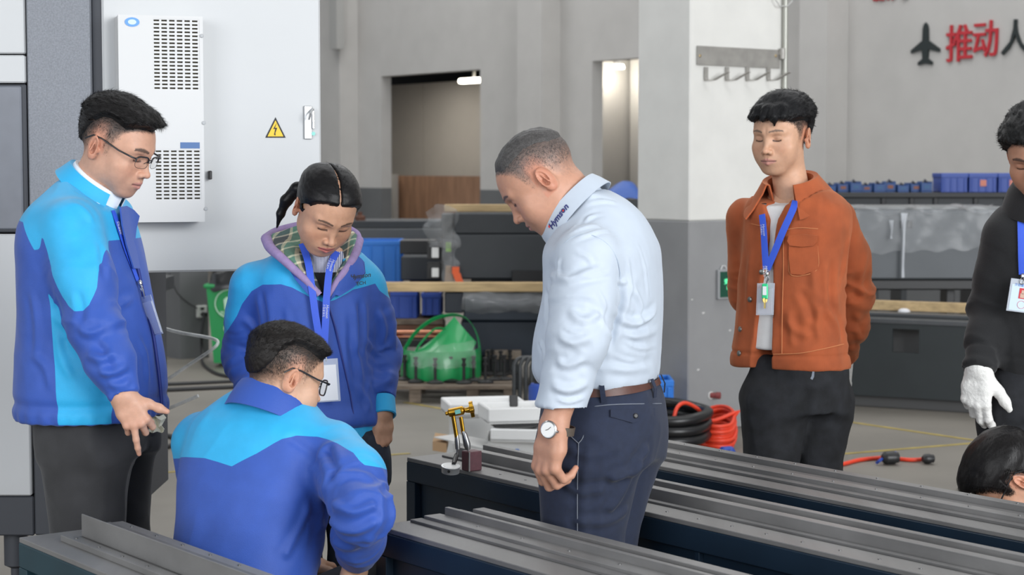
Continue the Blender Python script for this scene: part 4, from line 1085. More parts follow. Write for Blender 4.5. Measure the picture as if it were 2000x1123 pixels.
def crate(px0, px1, z0, h, Y, dep, m, label, group=None, ribs=5, yaw=0.0, logo=None):
    """open-topped plastic turnover crate with rim and ribs"""
    A, B_ = P(px0, 500, Y), P(px1, 500, Y); w = B_[0] - A[0]; r = Rz(yaw); c = np.array([(A[0] + B_[0]) / 2, Y, z0]) + r @ np.array([0, dep / 2, 0])
    e = empty('crate', c, label, 'crate', group); t = .012; bx = lambda nm, o, d, mm=m, par=e: (lambda b: (b.box(c + r @ np.array(o), d, r, .003), b.build(nm, mm, par)))(MB())
    bx('base', (0, 0, .01), (w - .01, dep - .01, .02))
    bx('wall', (0, -dep / 2 + t, h / 2), (w - .012, t, h - .004)); bx('wall', (0, dep / 2 - t, h / 2), (w - .012, t, h - .004)); bx('wall', (-w / 2 + t, 0, h / 2), (t, dep - .024, h - .004)); bx('wall', (w / 2 - t, 0, h / 2), (t, dep - .024, h - .004))
    for s in (-1, 1): bx('rim', (0, s * (dep / 2 - .006), h - .02), (w, .012, .034)); bx('rim', (s * (w / 2 - .006), 0, h - .02), (.012, dep - .024, .034))
    for i in range(ribs):
        x = -w / 2 + w * (i + .5) / ribs; bx('rib', (x, -dep / 2 + .003, (h - .04) / 2), (.016, .010, h - .045))
    for s in (-.3, 0, .3): bx('rib', (w / 2 - .003, s * dep, (h - .04) / 2), (.010, .016, h - .045))
    if logo is not None: bx('emblem', (logo, -dep / 2 - .003, h * .48), (.05, .003, .05), mat('emblem_orange', (.62, .22, .16), rough=.6))
    return e
# --- centre: long frames far behind
Y = 15.0; e = empty('long_girder', P(760, 450, Y) * np.array([1, 1, 0]) + np.array([0, .4, 0]), 'long grey machine frame lying below the wide doorway', 'girder')
zbox('side_beam', 640, 872, Zp(472, Y), Zp(447, Y), Y, .8, MGREY, e); zbox('top_beam', 640, 866, Zp(447, Y) + .001, Zp(432, Y), Y + .06, .7, MDARK, e)
for x in (660, 770, 845): zbox('leg', x, x + 14, 0, Zp(472, Y) - .001, Y + .1, .12, MDARK, e)
b = MB(); q = P(703, 428, Y + .2); b.box(q, (.07, .1, .06), Rz(20), .01); b.lathe(q, UP, [(.02, .02), (.06, .02)], 10); b.build('wood_block', mat('block_brown', (.12, .05, .03), rough=.8), None, label='small brown block lying on the long grey frame under the doorway', cat='block')
# dark machine bodies
Y = 12.9; e = empty('stored_machine', P(980, 480, Y) * np.array([1, 1, 0]) + np.array([0, .4, 0]), 'big dark machine body stored behind the man in the pale shirt, timber batten on top', 'machine')
zbox('upper_shell', 886, 1120, Zp(458, Y) + .001, Zp(416, Y), Y + .03, .9, MDARK, e, .01); zbox('lower_shell', 884, 1120, Zp(545, Y), Zp(458, Y), Y, 1.0, mat('frame_slate', (.040, .045, .050), rough=.55, noise=.1, scale=4), e, .01)
zbox('foot', 920, 1000, .72 - .09, Zp(545, Y) - .001, Y + .1, .7, MDARK, e)
zbox('recess_plate', 1000, 1100, Zp(552, Y), Zp(528, Y), Y - .03, .028, BLACK_PL, e)
zbox('end_post', 862, 884, Zp(552, Y), Zp(418, Y), Y + .02, .3, mat('post_grey', (.06, .062, .062), rough=.5), e)
lbl = zbox('green_label', 870.5, 881, Zp(492, Y), Zp(473, Y), Y + .018, .002, mat('label_green', (.20, .42, .03), rough=.5), e)
zbox('timber_batten', 868, 1075, Zp(416, Y) + .001, Zp(401, Y), Y + .3, .1, TIMB, label='timber batten lying on top of the big dark machine body', cat='batten')
# white sensor blocks on black plates
for i, (y0, y1, yy) in enumerate(((484, 504, 'upper'), (524, 542, 'lower'))):
    ee = empty('connector', P(848, y1, Y + .05), f'{yy} white connector on its black plate beside the film-wrapped post', 'connector')
    zbox('plate', 834, 862, Zp(y1 + 4, Y), Zp(y0 - 10, Y), Y + .06, .05, BLACK_PL, ee); zbox('plug', 843, 857, Zp(y1, Y), Zp(y0, Y), Y + .02, .038, mat('plug_white', (.72, .72, .70), rough=.5), ee)
Ys = 13.4; e = empty('stored_machine', P(815, 500, Ys) * np.array([1, 1, 0]) + np.array([0, .3, 0]), 'low dark machine body between the blue crates and the film-wrapped post', 'machine')
zbox('shell', 783, 884, Zp(548, Ys), Zp(500, Ys), Ys, .6, MDARK, e, .01); zbox('ledge', 781, 850, Zp(500, Ys) + .001, Zp(473, Ys), Ys + .3, .3, BLACK_PL, e)
zbox('foot', 800, 860, Zp(548, Ys) - .04, Zp(548, Ys) - .001, Ys + .1, .3, MDARK, e)
# film over the post: crumpled sheet
def film(name, fn, n, m_, material, parent=None, amp=1.0, **k):
    G = np.array([[fn(i / (n - 1), j / (m_ - 1)) for j in range(m_)] for i in range(n)]); q = G.reshape(-1, 3); N = np.stack([vnoise(q, 7, 1), vnoise(q, 7, 2), vnoise(q, 7, 3)], 1) * .022 + np.stack([vnoise(q, 19, 4), vnoise(q, 19, 5), vnoise(q, 19, 6)], 1) * .012
    G = (q + N * amp).reshape(G.shape); b = MB(); b.sheet(G); o = b.build(name, material, parent, smooth=True, **k); return o
film('plastic_film', lambda u, v: P(830 + 62 * u + 6 * math.sin(v * 9), 412 + 70 * v - 14 * math.sin(u * 3.1) * (1 - v), Y - .05 - .14 * math.sin(u * 3.14) * (1 - .5 * v)), 22, 22, FILMD, label='crumpled clear plastic film hanging over the post left of the big dark body', cat='film')
film('plastic_film', lambda u, v: P(864 + 26 * u + 3 * math.sin(v * 14), 470 + 78 * v, Y - .03 - .02 * math.sin(u * 3.14)), 8, 26, FILM, label='strip of clear film wrapped round the post below the crumpled film', cat='film')
OR = mat('orange_strap', (.78, .12, .03), rough=.6)
b = MB(); G = [[P(x, y, Y - .06) for x in (883, 897)] for y in (521, 534)]; b.sheet(np.array(G), .01); G = [[P(x + k, y, Y - .062 - .01 * k / 10) for x in (884, 899)] for y, k in ((533, 0), (543, 3), (556, 9))]; b.sheet(np.array(G), .01); b.build('orange_strap', OR, None, label='orange lashing strap at the foot of the film-wrapped post', cat='strap')
cb = MB(); cb.prism([(0, 0), (.07, 0), (.045, .12), (.01, .12)], P(868, 552, Y - .02), np.array([1, 0, 0]), UP, .01); cb.build('cardboard_scrap', mat('cardboard', (.33, .22, .13), rough=.9), None, label='scrap of brown cardboard under the orange lashing strap', cat='cardboard')
# timber beam across, navy beams below, wrapped beam
Yb = 12.4
wb = zbox('timber_beam', 735, 1075, Zp(570, Yb), Zp(552, Yb), Yb, .09, TIMB, yaw=.0, label='long timber beam laid across in front of the blue crates', cat='beam')
e = empty('navy_girder', P(1000, 650, Yb) * np.array([1, 1, 0]) + np.array([0, .4, 0]), 'stacked dark navy frame under the timber beam, behind the green straps', 'girder')
zbox('upper_beam', 905, 1130, Zp(628, Yb), Zp(570, Yb) - .001, Yb + .04, .6, MNAVY, e, .01); zbox('lower_beam', 900, 1130, Zp(700, Yb), Zp(629, Yb), Yb + .08, .6, MNAVY, e, .01); zbox('end_block', 868, 905, Zp(612, Yb), Zp(571, Yb), Yb + .02, .5, mat('frame_black_blue', (.010, .014, .022), rough=.5), e, .008)
for x in (915, 1040): zbox('foot', x, x + 50, 0, Zp(700, Yb) - .001, Yb + .12, .5, BLACK_PL, e)
for x in (748, ): zbox('foot', x, x + 12, 0, Zp(570, Yb) - .001, Yb + .02, .07, PALW, wb)
film('plastic_film', lambda u, v: P(905 + 160 * u, 570 + (20 + 24 * math.sin(min(1, u * 1.4 + .25) * 2.2)) * v, Yb + .02 - .05 * math.sin(v * 3.14)), 34, 12, FILMD, label='dull plastic film wrapped round the navy frame under the timber beam', cat='film')
# blue crates of the centre
crate(690, 782, Zp(556, 14.1), Zp(470, 14.1) - Zp(556, 14.1), 14.1, .5, CRB, 'big bright blue crate behind the woman, above the timber beam', ribs=4)
crate(738, 815, Zp(622, 13.0), .0 + Zp(568, 13.0) - Zp(622, 13.0), 13.0, .45, CRD, 'dark blue crate below the timber beam, nearer the woman', ribs=3)
crate(822, 862, Zp(616, 13.0), Zp(572, 13.0) - Zp(616, 13.0), 13.0, .4, CRD, 'small dark blue crate below the timber beam, left of the navy frame', ribs=3)
e = empty('rack', P(780, 640, 13.2) * np.array([1, 1, 0]) + np.array([0, .4, 0]), 'low wooden rack carrying the dark blue crates behind the copper pipe', 'rack')
zbox('deck_board', 700, 866, Zp(622, 13.0) - .05, Zp(622, 13.0) - .001, 12.98, .22, PALW, e); zbox('deck_board', 700, 866, Zp(622, 13.0) - .05, Zp(622, 13.0) - .001, 13.24, .2, PALW, e); zbox('front_rail', 700, 866, Zp(648, 13.0), Zp(632, 13.0), 12.98, .04, mat('rack_brown', (.13, .06, .035), rough=.8), e)
for x in (705, 855): zbox('post', x, x + 10, 0, Zp(622, 13.0) - .052, 13.0, .5, PALW, e)
zbox('post', 700, 780, Zp(556, 14.1) - .05, Zp(556, 14.1) - .001, 14.1, .5, MDARK, e); zbox('post', 735, 752, 0, Zp(556, 14.1) - .051, 14.3, .1, MDARK, e)
COP = mat('copper', (.75, .33, .20), rough=.3, metal=1.0)
for i, (y, x1, t) in enumerate(((650, 872, 'upper'), (658.5, 858, 'lower'))):
    b = MB(); b.cyl(P(700, y, 12.62), P(x1, y - 1, 12.62), .0155 if i == 0 else .012, n=16); b.build('copper_pipe', COP, None, smooth=True, sharp=40, label=f'{t} copper pipe running behind the green straps', cat='pipe')
zb = P(780, 658.5, 12.62)[2] - .0125
e = empty('trestle', P(775, 700, 12.64) * np.array([1, 1, 0]), 'dark low trestle that carries the copper pipes', 'trestle')
zbox('bar', 700, 880, zb - .05, zb - .0005, 12.56, .12, BLACK_PL, e); 
for x in (715, 850): zbox('leg', x, x + 12, 0, zb - .051, 12.58, .1, MDARK, e)
# pallet with levelling feet and green straps
Yp = 11.62; PT = .112; px0, px1 = 735, 1003
e = empty('pallet', P(870, 700, Yp) * np.array([1, 1, 0]) + np.array([0, .5, 0]), 'weathered wooden pallet carrying black levelling feet and green straps', 'pallet'); X0p, X1p = P(px0, 700, Yp)[0], P(px1, 700, Yp)[0]
for k in range(4): b = MB(); b.box(((X0p + X1p) / 2, Yp + .05 + k * .185, PT - .011), (X1p - X0p, .10 if k else .12, .022), None, .002); b.build('deck_board', PALW, e)
for fx in (.03, .28, .70, .97):
    for k in range(2):
        b = MB(); b.box((X0p + (X1p - X0p) * fx, Yp + .06 + k * .50, (PT - .024) / 2), (.075 if fx != .03 else .12, .10, PT - .024), None, .003); b.build('block', PALW, e)
GRN = mat('green_steel_strap', (.012, .30, .085), rough=.32, coat=.3, noise=.08, scale=6)
def strap_ring(c, axis, rx, rz, w, a0, a1, tk=.004, n=40):
    ax = np.array(axis, float) / np.linalg.norm(axis); u = np.cross(ax, UP); u /= np.linalg.norm(u); v = np.cross(u, ax)
    G = [[c + u * rx * math.cos(t) + v * rz * math.sin(t) + ax * s for s in (-w / 2, w / 2)] for t in np.linspace(R(a0), R(a1), n)]; b = MB(); b.sheet(np.array(G), tk); return b
Yg = 12.05; gc = P(862, 735, Yg); gc[2] = PT
sr = empty('green_strapping', gc, 'coil of broad green strapping under clear film on the pallet', 'strapping')
fwd = np.array([.12, -1, 0.0])
strap_ring(gc + UP * .012, UP + np.array([0, 0, 0]), .1, .1, .01, 0, 10) if False else None
# broad band leaning, low band round the front, thin loop over the top
G = []
for t in np.linspace(0, .90, 24):
    a = P(790 + 108 * t, 697 - 92 * t + 12 * math.sin(t * 3.14), Yg + .15 * t); c_ = P(905 + 28 * t, 722 - 60 * t, Yg - .18 + .3 * t); G.append([a * (1 - s) + c_ * s + np.array([0, -.05 * math.sin(s * 3.14), 0]) for s in np.linspace(0, 1, 8)])
b = MB(); b.sheet(np.array(G), .004); b.build('broad_band', GRN, sr, smooth=True, sharp=60)
G = []
for t in np.linspace(0, math.pi, 36):
    x = 860 - 78 * math.cos(t); dy = -.34 * math.sin(t); top = P(x, 700 - 8 * math.sin(t) , Yg); G.append([np.array([top[0], Yg + dy + .1, PT + .003]), np.array([top[0], Yg + dy + .09, PT + .10]), np.array([top[0] + .012 * math.cos(t), Yg + dy + .12, PT + .19])])
b = MB(); b.sheet(np.array(G), .004); b.build('low_band', GRN, sr, smooth=True, sharp=60)
G = [[P(782 + (x - 782), y, Yg + .05 + k * .02) for k in range(2)] for x, y in []]
lp = bez([P(780, 700, Yg + .02), P(790, 678, Yg + .03), P(812, 645, Yg + .05), P(848, 620, Yg + .1), P(890, 613, Yg + .16), P(917, 628, Yg + .2), P(932, 660, Yg + .2), P(936, 700, Yg + .12)], 50)
wv = np.array([.25, .35, -.25]); b = MB(); b.sheet(np.array([[p, p + np.array([.012, .03, -.020])] for p in lp]), .003); b.build('loop', GRN, sr, smooth=True, sharp=60)
lp = bez([P(808, 690, Yg - .06), P(822, 668, Yg - .02), P(848, 642, Yg + .02), P(870, 641, Yg + .05)], 24); b = MB(); b.sheet(np.array([[p, p + np.array([.006, .015, -.010])] for p in lp]), .003); b.build('loop', GRN, sr, smooth=True)
film('plastic_film', lambda u, v: P(800 + 130 * u, 668 + 50 * v + 18 * (1 - u) * (1 - v), Yg - .30 - .04 * math.sin(u * 6.2)), 22, 14, mat('glossy_film', (.75, .80, .76), rough=.12, alpha=.16, spec=.9, bump=.8, bscale=20, noise=.1), label='clear glossy film stretched over the green strapping', cat='film')
IRON = mat('black_iron', (.012, .012, .013), rough=.55)
def feet():
    spots = [(778, 747), (790, 762), (797, 752), (826, 754), (830, 742), (838, 764), (853, 748), (870, 758), (880, 768), (895, 745), (913, 752), (925, 766), (934, 744), (954, 747), (962, 744), (967, 762), (978, 748), (996, 745), (812, 768), (850, 772), (906, 773), (948, 770), (985, 762)]
    first = None
    for i, (px, py) in enumerate(spots):
        Yf = 11.68 + (775 - py) * .019 + (.013 * (i % 3)); q = P(px, 700, Yf); q[2] = PT + .001
        hgt = .135 + .03 * ((i * 7) % 5) / 4
        if first is None:
            e = empty('levelling_foot', q, 'black iron levelling foot, a stud on a round pad, standing on the weathered pallet', 'levelling foot', 'levelling feet on the pallet')
            b = MB(); b.lathe(q, UP, [(0, .052), (.008, .054), (.014, .040), (.020, .022), (.024, .014)], 20); b.build('pad', IRON, e, smooth=True, sharp=40)
            b = MB(); b.lathe(q, UP, [(.024, .0105), (.145, .0105), (.146, .009)], 12); b.build('stud', IRON, e, smooth=True, sharp=40)
            for z in (.112, .148):
                b = MB(); b.lathe(q, UP, [(z, .017), (z + .015, .017), (z + .016, .012)], 6); b.build('nut', IRON, e)
            first = (e, list(e.children))
        else:
            e = first[0].copy(); COL.objects.link(e); e.location = tuple(q)
            for ch in first[1]: c2 = ch.copy(); COL.objects.link(c2); c2.parent = e
        e.scale = (1, 1, hgt / .145) if False else (1, 1, 1)
feet()
# bent black pipes left of the stout man, plank behind, blue canister
def bent():
    Yh = 11.0; first = None
    for i in range(6):
        x = 1004 + i * 11.5; p = bez([P(x, 800, Yh) * np.array([1, 1, 0]) + UP * .01, P(x, 730, Yh), P(x + 1, 712, Yh + .01), P(x + 9, 701, Yh + .03), P(x + 26, 698.5, Yh + .07), P(x + 60, 699, Yh + .16)], 22)
        b = MB(); b.tube(p, .0125, 12)
        b.build('bent_pipe', mat('pipe_dark', (.030, .033, .035), rough=.45), None, smooth=True, sharp=60, label=['outermost bent dark pipe, next to the pallet', 'second bent dark pipe from the pallet', 'third bent dark pipe from the pallet', 'fourth bent dark pipe from the pallet', 'fifth bent dark pipe from the pallet', "bent dark pipe nearest the stout man's sleeve"][i], cat='pipe', group='bent dark pipes standing in a row')
bent()
zbox('plank', 948, 1018, Zp(702, 12.33), Zp(686, 12.33), 12.33, .11, mat('grey_wood', (.20, .165, .13), rough=.9, noise=.3, scale=8), label='grey wooden plank lying behind the levelling feet', cat='plank')
zbox('block', 955, 1012, 0, Zp(702, 12.33) - .001, 12.35, .08, MDARK, label='dark block under the grey plank behind the pallet', cat='block')
q = P(1053, 800, 10.3); q[2] = 0; can = empty('canister', q, "small blue canister with a dark cap, mostly behind the stout man's arm", 'canister')
b = MB(); b.lathe(q, UP, [(0, .055), (.005, .060), (P(1050, 745, 10.3)[2] - .03, .060), (P(1050, 745, 10.3)[2] - .01, .045)], 20); b.build('shell', CRD, can, smooth=True, sharp=40); b = MB(); b.lathe(q, UP, [(P(1050, 745, 10.3)[2] - .01, .03), (P(1050, 737, 10.3)[2], .03)], 16); b.build('cap', BLACK_PL, can, smooth=True, sharp=40)
# --- styrofoam trays and carton
FOAM = mat('white_foam', (.80, .80, .79), rough=.8, bump=.25, bscale=250); CARD = mat('white_carton', (.56, .56, .55), rough=.8); KRAFT = mat('kraft_inside', (.42, .27, .15), rough=.9)
Yc = 8.5
def tray(c, w, d, h, yaw, label, t=.022, floor_=.02):
    r = Rz(yaw); e = empty('foam_tray', c, label, 'foam tray'); c = np.asarray(c, float)
    for nm, o, s in (('base', (0, 0, floor_ / 2), (w, d, floor_)), ('wall', (0, -d / 2 + t / 2, h / 2 + .0005), (w, t, h)), ('wall', (0, d / 2 - t / 2, h / 2 + .0005), (w, t, h)), ('wall', (-w / 2 + t / 2, 0, h / 2 + .0005), (t, d - 2 * t - .001, h)), ('wall', (w / 2 - t / 2, 0, h / 2 + .0005), (t, d - 2 * t - .001, h)), ('divider', (w * .12, 0, h * .35), (t, d - 2 * t - .001, h * .6))):
        b = MB(); b.box(c + r @ np.array(o), s, r, .005); b.build(nm, FOAM, e)
    return e
cz = P(950, 890, Yc)[2]
bx = empty('carton', P(985, 890, Yc) * np.array([1, 1, 0]), 'white carton with open flaps under the foam trays, blue printed mark', 'carton'); cx0, cx1 = P(952, 800, Yc)[0], P(1075, 800, Yc)[0]; zt = P(950, 862, Yc)[2]
for nm, c_, s in (('front_wall', ((cx0 + cx1) / 2, Yc, zt / 2), (cx1 - cx0, .005, zt)), ('back_wall', ((cx0 + cx1) / 2, Yc + .35, zt / 2), (cx1 - cx0, .005, zt)), ('side_wall', (cx0, Yc + .175, zt / 2), (.005, .344, zt)), ('side_wall', (cx1, Yc + .175, zt / 2), (.005, .344, zt)), ('base', ((cx0 + cx1) / 2, Yc + .175, .003), (cx1 - cx0, .344, .005))):
    b = MB(); b.box(c_, s, None, .001); b.build(nm, CARD, bx)
fl = [P(952, 862, Yc), P(960, 855, Yc + .25), P(892, 846, Yc + .22), P(846, 852, Yc + .02), P(935, 878, Yc - .03)]
b = MB(); A = np.array([P(848, 853, Yc + .02), P(893, 847, Yc + .28), P(985, 866, Yc + .24), P(950, 876, Yc - .02)]); b.add(np.vstack([A, A - UP * .005]), [(0, 1, 2, 3), (7, 6, 5, 4), (0, 4, 5, 1), (1, 5, 6, 2), (2, 6, 7, 3), (3, 7, 4, 0)]); b.build('flap', CARD, bx)
b = MB(); A = np.array([P(845, 862, Yc + .02), P(872, 866, Yc + .02), P(872, 884, Yc + .02), P(845, 880, Yc + .02)]); A2 = A + np.array([0, .28, 0]); b.add(np.vstack([A, A2]), [(0, 1, 2, 3), (7, 6, 5, 4), (0, 4, 5, 1), (1, 5, 6, 2), (2, 6, 7, 3), (3, 7, 4, 0)]); kk = b.build('kraft_flap', KRAFT, bx)
b = MB(); q = P(1010, 882, Yc); q[1] -= .004; b.tube([q + np.array([.012 * math.cos(t), 0, .012 * math.sin(t)]) for t in np.linspace(.6, 5.6, 16)], .0022, 6); b.tube([q + np.array([-.004, 0, -.006]), q + np.array([.006, 0, .006])], .002, 6); b.build('printed_mark', mat('print_blue', (.08, .22, .6), rough=.6), bx)
b = MB(); q = P(985, 882, Yc); q[1] -= .0035; b.box(q, (.012, .001, .022)); b.build('printed_label', mat('print_grey', (.35, .35, .36), rough=.7), bx)
t1 = tray(P(1028, 861, Yc + .10) * np.array([1, 1, 0]) + UP * (zt + .001), .30, .30, P(1000, 836, Yc)[2] - zt - .002, -8, 'lowest white foam tray, resting on the carton')
z2 = P(1000, 836, Yc)[2]
b = MB(); b.box(P(1010, 830, Yc + .12) * np.array([1, 1, 0]) + UP * (z2 + .0075), (.26, .17, .013), Rz(14), .004); b.build('black_pouch', BLACK_PL, None, label='flat black pouch lying between the foam trays', cat='pouch')
t2 = tray(P(1012, 815, Yc + .16) * np.array([1, 1, 0]) + UP * (z2 + .016), .34, .26, P(1000, 797, Yc)[2] - z2 - .02, 12, 'topmost near white foam tray, with a rim and a divider')
Yd = 9.2
zr = P(940, 812, Yd)[2]
t3 = tray(P(945, 815, Yd + .1) * np.array([1, 1, 0]) + UP * zr, .40, .30, P(940, 786, Yd)[2] - zr, 10, 'rear white foam tray leaning on the stack behind the gauge')
stf = empty('foam_block', P(945, 815, Yd + .1) * np.array([1, 1, 0]), 'stacked white foam blocks standing on the floor under the rear foam tray', 'foam block')
for z0, z1, dxx in ((0, zr * .5 - .001, .0), (zr * .5, zr - .001, .02)):
    b = MB(); b.box(P(945, 815, Yd + .1) * np.array([1, 1, 0]) + np.array([dxx, 0, (z0 + z1) / 2]), (.36, .26, z1 - z0), Rz(10), .006); b.build('block', FOAM, stf)
q = P(1002, 792, Yd - .25); b = MB(); zq = P(1002, 797, Yc)[2]
b.box(P(1003, 783, Yc + .27), (.040, .020, .055), Rz(8) @ Rx(-8), .004); b.build('clamp', BLACK_PL, None, label='black clip-on block standing at the rim of the foam trays', cat='clip')
# --- left: bin, outlet, cables under the open door
Yn = 13.7; bc = P(470, 720, Yn); bc[2] = 0
e = empty('waste_bin', bc, 'green wheeled waste bin lined with a black bag, under the open cabinet door', 'bin'); GB = mat('bin_green', (.012, .26, .07), rough=.5)
hw = (P(548, 700, Yn)[0] - P(405, 700, Yn)[0]) / 2; c0 = np.array([P(476, 700, Yn)[0], Yn + .25, 0]); zt = P(430, 562, Yn)[2]
b = MB(); V = []
for z, k in ((.03, .84), (zt, 1.0)): V += [c0 + np.array([sx * hw * k, sy * .25 * k, z]) for sx, sy in ((-1, -1), (1, -1), (1, 1), (-1, 1))]
b.add(V, [(3, 2, 1, 0), (4, 5, 6, 7), (0, 1, 5, 4), (1, 2, 6, 5), (2, 3, 7, 6), (3, 0, 4, 7)]); b.build('tub', GB, e)
b = MB(); b.box(c0 + UP * (zt + .012), (hw * 2 + .04, .54, .03), None, .008); b.build('rim', GB, e)
def bagfn(u, v): a = u * 2 * math.pi; k = 1.03 - .10 * v; return c0 + np.array([hw * k * np.sign(math.cos(a)) * abs(math.cos(a)) ** .4, .27 * k * np.sign(math.sin(a)) * abs(math.sin(a)) ** .4, zt - .02 + .14 * v + .01 * math.sin(a * 7)])
film('bag', bagfn, 50, 8, mat('black_bag', (.010, .010, .011), rough=.3, spec=.6), e)
b = MB(); b.box(c0 + UP * (zt + .06), (hw * 1.8, .44, .10), None, .02); b.build('contents', mat('bag_inside', (.015, .015, .016), rough=.5), e)
for s in (-1, 1): b = MB(); b.cyl(c0 + np.array([s * hw * .8 - .02, .20, .05]), c0 + np.array([s * hw * .8 + .02, .20, .05]), .05, n=16); b.build('wheel', BLACK_PL, e)
PGN = mat('print_pale_green', (.45, .68, .5), rough=.6); fy = c0[1] - .245
qc = P(448, 593, fy); 
b = MB(); b.tube([qc + np.array([.105 * math.cos(t), -.008 - .0, .105 * math.sin(t)]) for t in np.linspace(0, 2 * math.pi, 40)], .005, 6); b.build('emblem_ring', PGN, e)
b = MB(); b.prism([(-.035, -.045), (.035, -.045), (.042, .03), (.02, .05), (-.02, .05), (-.042, .03)], qc + np.array([0, -.006, 0]), np.array([1, 0, 0]), UP, .003); b.build('emblem', PGN, e)
text_obj(e, [('可回收物', .036, plane_map(qc + np.array([-.07, -.010, -.085]), np.array([1, 0, 0]), UP), .02, 0), ('O.', .10, plane_map(P(436, 650, fy) + np.array([0, -.004, 0]), np.array([1, 0, 0]), UP), .02, 0)], PGN)
oc = P(393, 608, 14.0); e = empty('power_outlet', oc, 'pale double power outlet on the grey column beside the green bin', 'outlet')
cf = c3a; 
def onc3(px, py, off=0.0): return onplane(px, py, c3a - off, AD)
oc = onc3(392, 608); b = MB(); b.box(oc - AD * .014, (.085, .026, .095), HROT, .004); b.build('plate', mat('outlet_white', (.55, .55, .52), rough=.5), e)
for dz in (-.022, .022): b = MB(); b.box(oc - AD * .028 + UP * dz, (.03, .003, .02), HROT); b.build('socket', BLACK_PL, e)
b = MB(); b.box(oc - AD * .045 - UP * .022 + ND * .01, (.04, .035, .04), HROT, .006); b.build('plug', BLACK_PL, e)
CB = mat('cable_black', (.018, .018, .019), rough=.5)
def cable(pts, r, label, m=CB, name='cable', n=60, cat='cable', group=None):
    b = MB(); b.tube(bez(pts, n), r, 10); return b.build(name, m, None, smooth=True, sharp=70, label=label, cat=cat, group=group)
F = lambda x, y, r: PZ(x, y, r)
cable([oc - AD * .06 - UP * .03, onc3(394, 650, .08), onc3(395, 690, .10), F(398, 712, .012), F(425, 730, .012), F(470, 738, .012), F(520, 742, .012)], .012, 'black cable dropping from the outlet to the floor and running behind the woman')
cable([onc3(331, 534, .02), onc3(345, 570, .02), onc3(365, 590, .02), onc3(385, 602, .03)], .0045, 'thin dark wire running down the grey column to the outlet')
cable([F(240, 752, .012), F(330, 750, .012), F(420, 746, .012), F(520, 741, .012)], .012, 'black cable on the floor, the farther of two running side by side')
cable([F(240, 764, .014), F(330, 761, .014), F(420, 757, .014), F(530, 752, .014)], .014, 'black cable on the floor, the nearer of two running side by side')
cable([F(250, 892, .012), F(290, 881, .012), F(328, 872, .012), F(343, 862, .012), F(336, 853, .012), F(312, 850, .012), F(270, 850, .012), F(235, 852, .012)], .013, 'black cable bent in a loop on the floor by the pointing man')
cable([P(276, 575, 9.5), P(290, 585, 9.4), P(310, 605, 9.4), P(311, 630, 9.4), P(300, 650, 9.4), F(290, 775, .012), F(230, 800, .012)], .012, 'black cable hanging in a bow behind the badge of the pointing man')
e = empty('workbench', P(285, 620, 9.6) * np.array([1, 1, 0]), 'dark bench just visible under the open cabinet door', 'bench'); zbox('top', 215, 305, Zp(575, 9.5), Zp(548, 9.5), 9.5, .5, MDARK, e); 
for x in (220, 296): zbox('leg', x, x + 6, 0, Zp(575, 9.5) - .001, 9.55, .05, MDARK, e)
CLR = mat('clear_hose', (.70, .72, .73), rough=.12, alpha=.55, spec=.9, noise=.25, scale=30, bump=.5, bscale=60)
yh = 6.3
cable([P(214, 520, 5.9), P(240, 590, 6.1), P(300, 632, yh), P(345, 648, yh - .02), P(395, 657, yh - .05), P(420, 663, yh - .08), P(425, 671, yh - .1), P(412, 684, yh - .1), P(370, 712, yh - .04), P(320, 745, yh), P(265, 775, yh + .1), P(240, 800, yh + .1), P(262, 818, yh + .05), P(325, 799, yh - .02), P(350, 789, yh - .04), P(387, 773, yh - .06)], .0062, 'clear springy plastic hose hanging below the open cabinet door', CLR, 'clear_hose', 90, 'hose')
# --- the thick pillar: hooks, pipe, exit sign, tap
STN = mat('brushed_steel', (.36, .345, .32), rough=.45, metal=.35, noise=.12, scale=14)
a, c_ = onp(1360, 112), onp(1522, 112); e = empty('hook_rail', (a + c_) / 2, 'brushed steel rail with four coat hooks screwed to the bright face of the pillar', 'hook rail'); L = np.linalg.norm(c_ - a); h_ = onp(1440, 93)[2] - onp(1440, 130)[2]
b = MB(); b.box((a + c_) / 2 - AD * .004 + UP * 0, (L, .006, h_), HROT, .001); b.build('plate', STN, e)
for x in (1367, 1515): b = MB(); b.lathe(onp(x, 109, .007), -AD, [(0, .009), (.004, .009), (.006, .005)], 14); b.build('screw', mat('brass_screw', (.42, .33, .2), rough=.4, metal=.8), e)
for x in (1379, 1420, 1460, 1501):
    p = onp(x, 131, .005); z = lambda y: onp(x, y)[2] - p[2]; w = .014; b = MB(); L_ = [(0, 0), (0, z(155) * .9), (.010, z(158)), (.028, z(158) + .004), (.075, z(141))]
    G = [[p - AD * u + UP * v + ND * s + ND * (.10 * u / .075 if u > .01 else 0) for s in (-w, w)] for u, v in L_]; b.sheet(np.array(G), .003); b.build('hook', STN, e)
c0, c1 = onp(1528, 178, .02), onp(1528, -260, .02); e = empty('conduit', c0, 'thin steel conduit running up the right edge of the pillar', 'pipe'); b = MB(); zt_ = c1[2]; b.cyl(onp(1528, 850, .02) * np.array([1, 1, 0]) + UP * .0, np.array([c0[0], c0[1], 7.5]), .016, n=14); b.build('tube', mat('conduit_zinc', (.42, .42, .38), rough=.4, metal=.5), e, smooth=True, sharp=40)
for y in (105, 300): b = MB(); q = onp(1528, y, .012); b.box(q, (.055, .024, .02), HROT, .003); b.lathe(onp(1528, y, .02) - UP * .03, UP, [(0, .0185), (.06, .0185)], 14); b.build('clamp', STN, e)
b = MB(); b.tube([onp(1512, -30, .03), onp(1515, 0, .035), onp(1523, 12, .04), onp(1538, 12, .04), onp(1547, 2, .035), onp(1549, -25, .03)], .004, 8); b.build('cable_loop', mat('cable_grey', (.5, .5, .48), rough=.5), e, smooth=True)
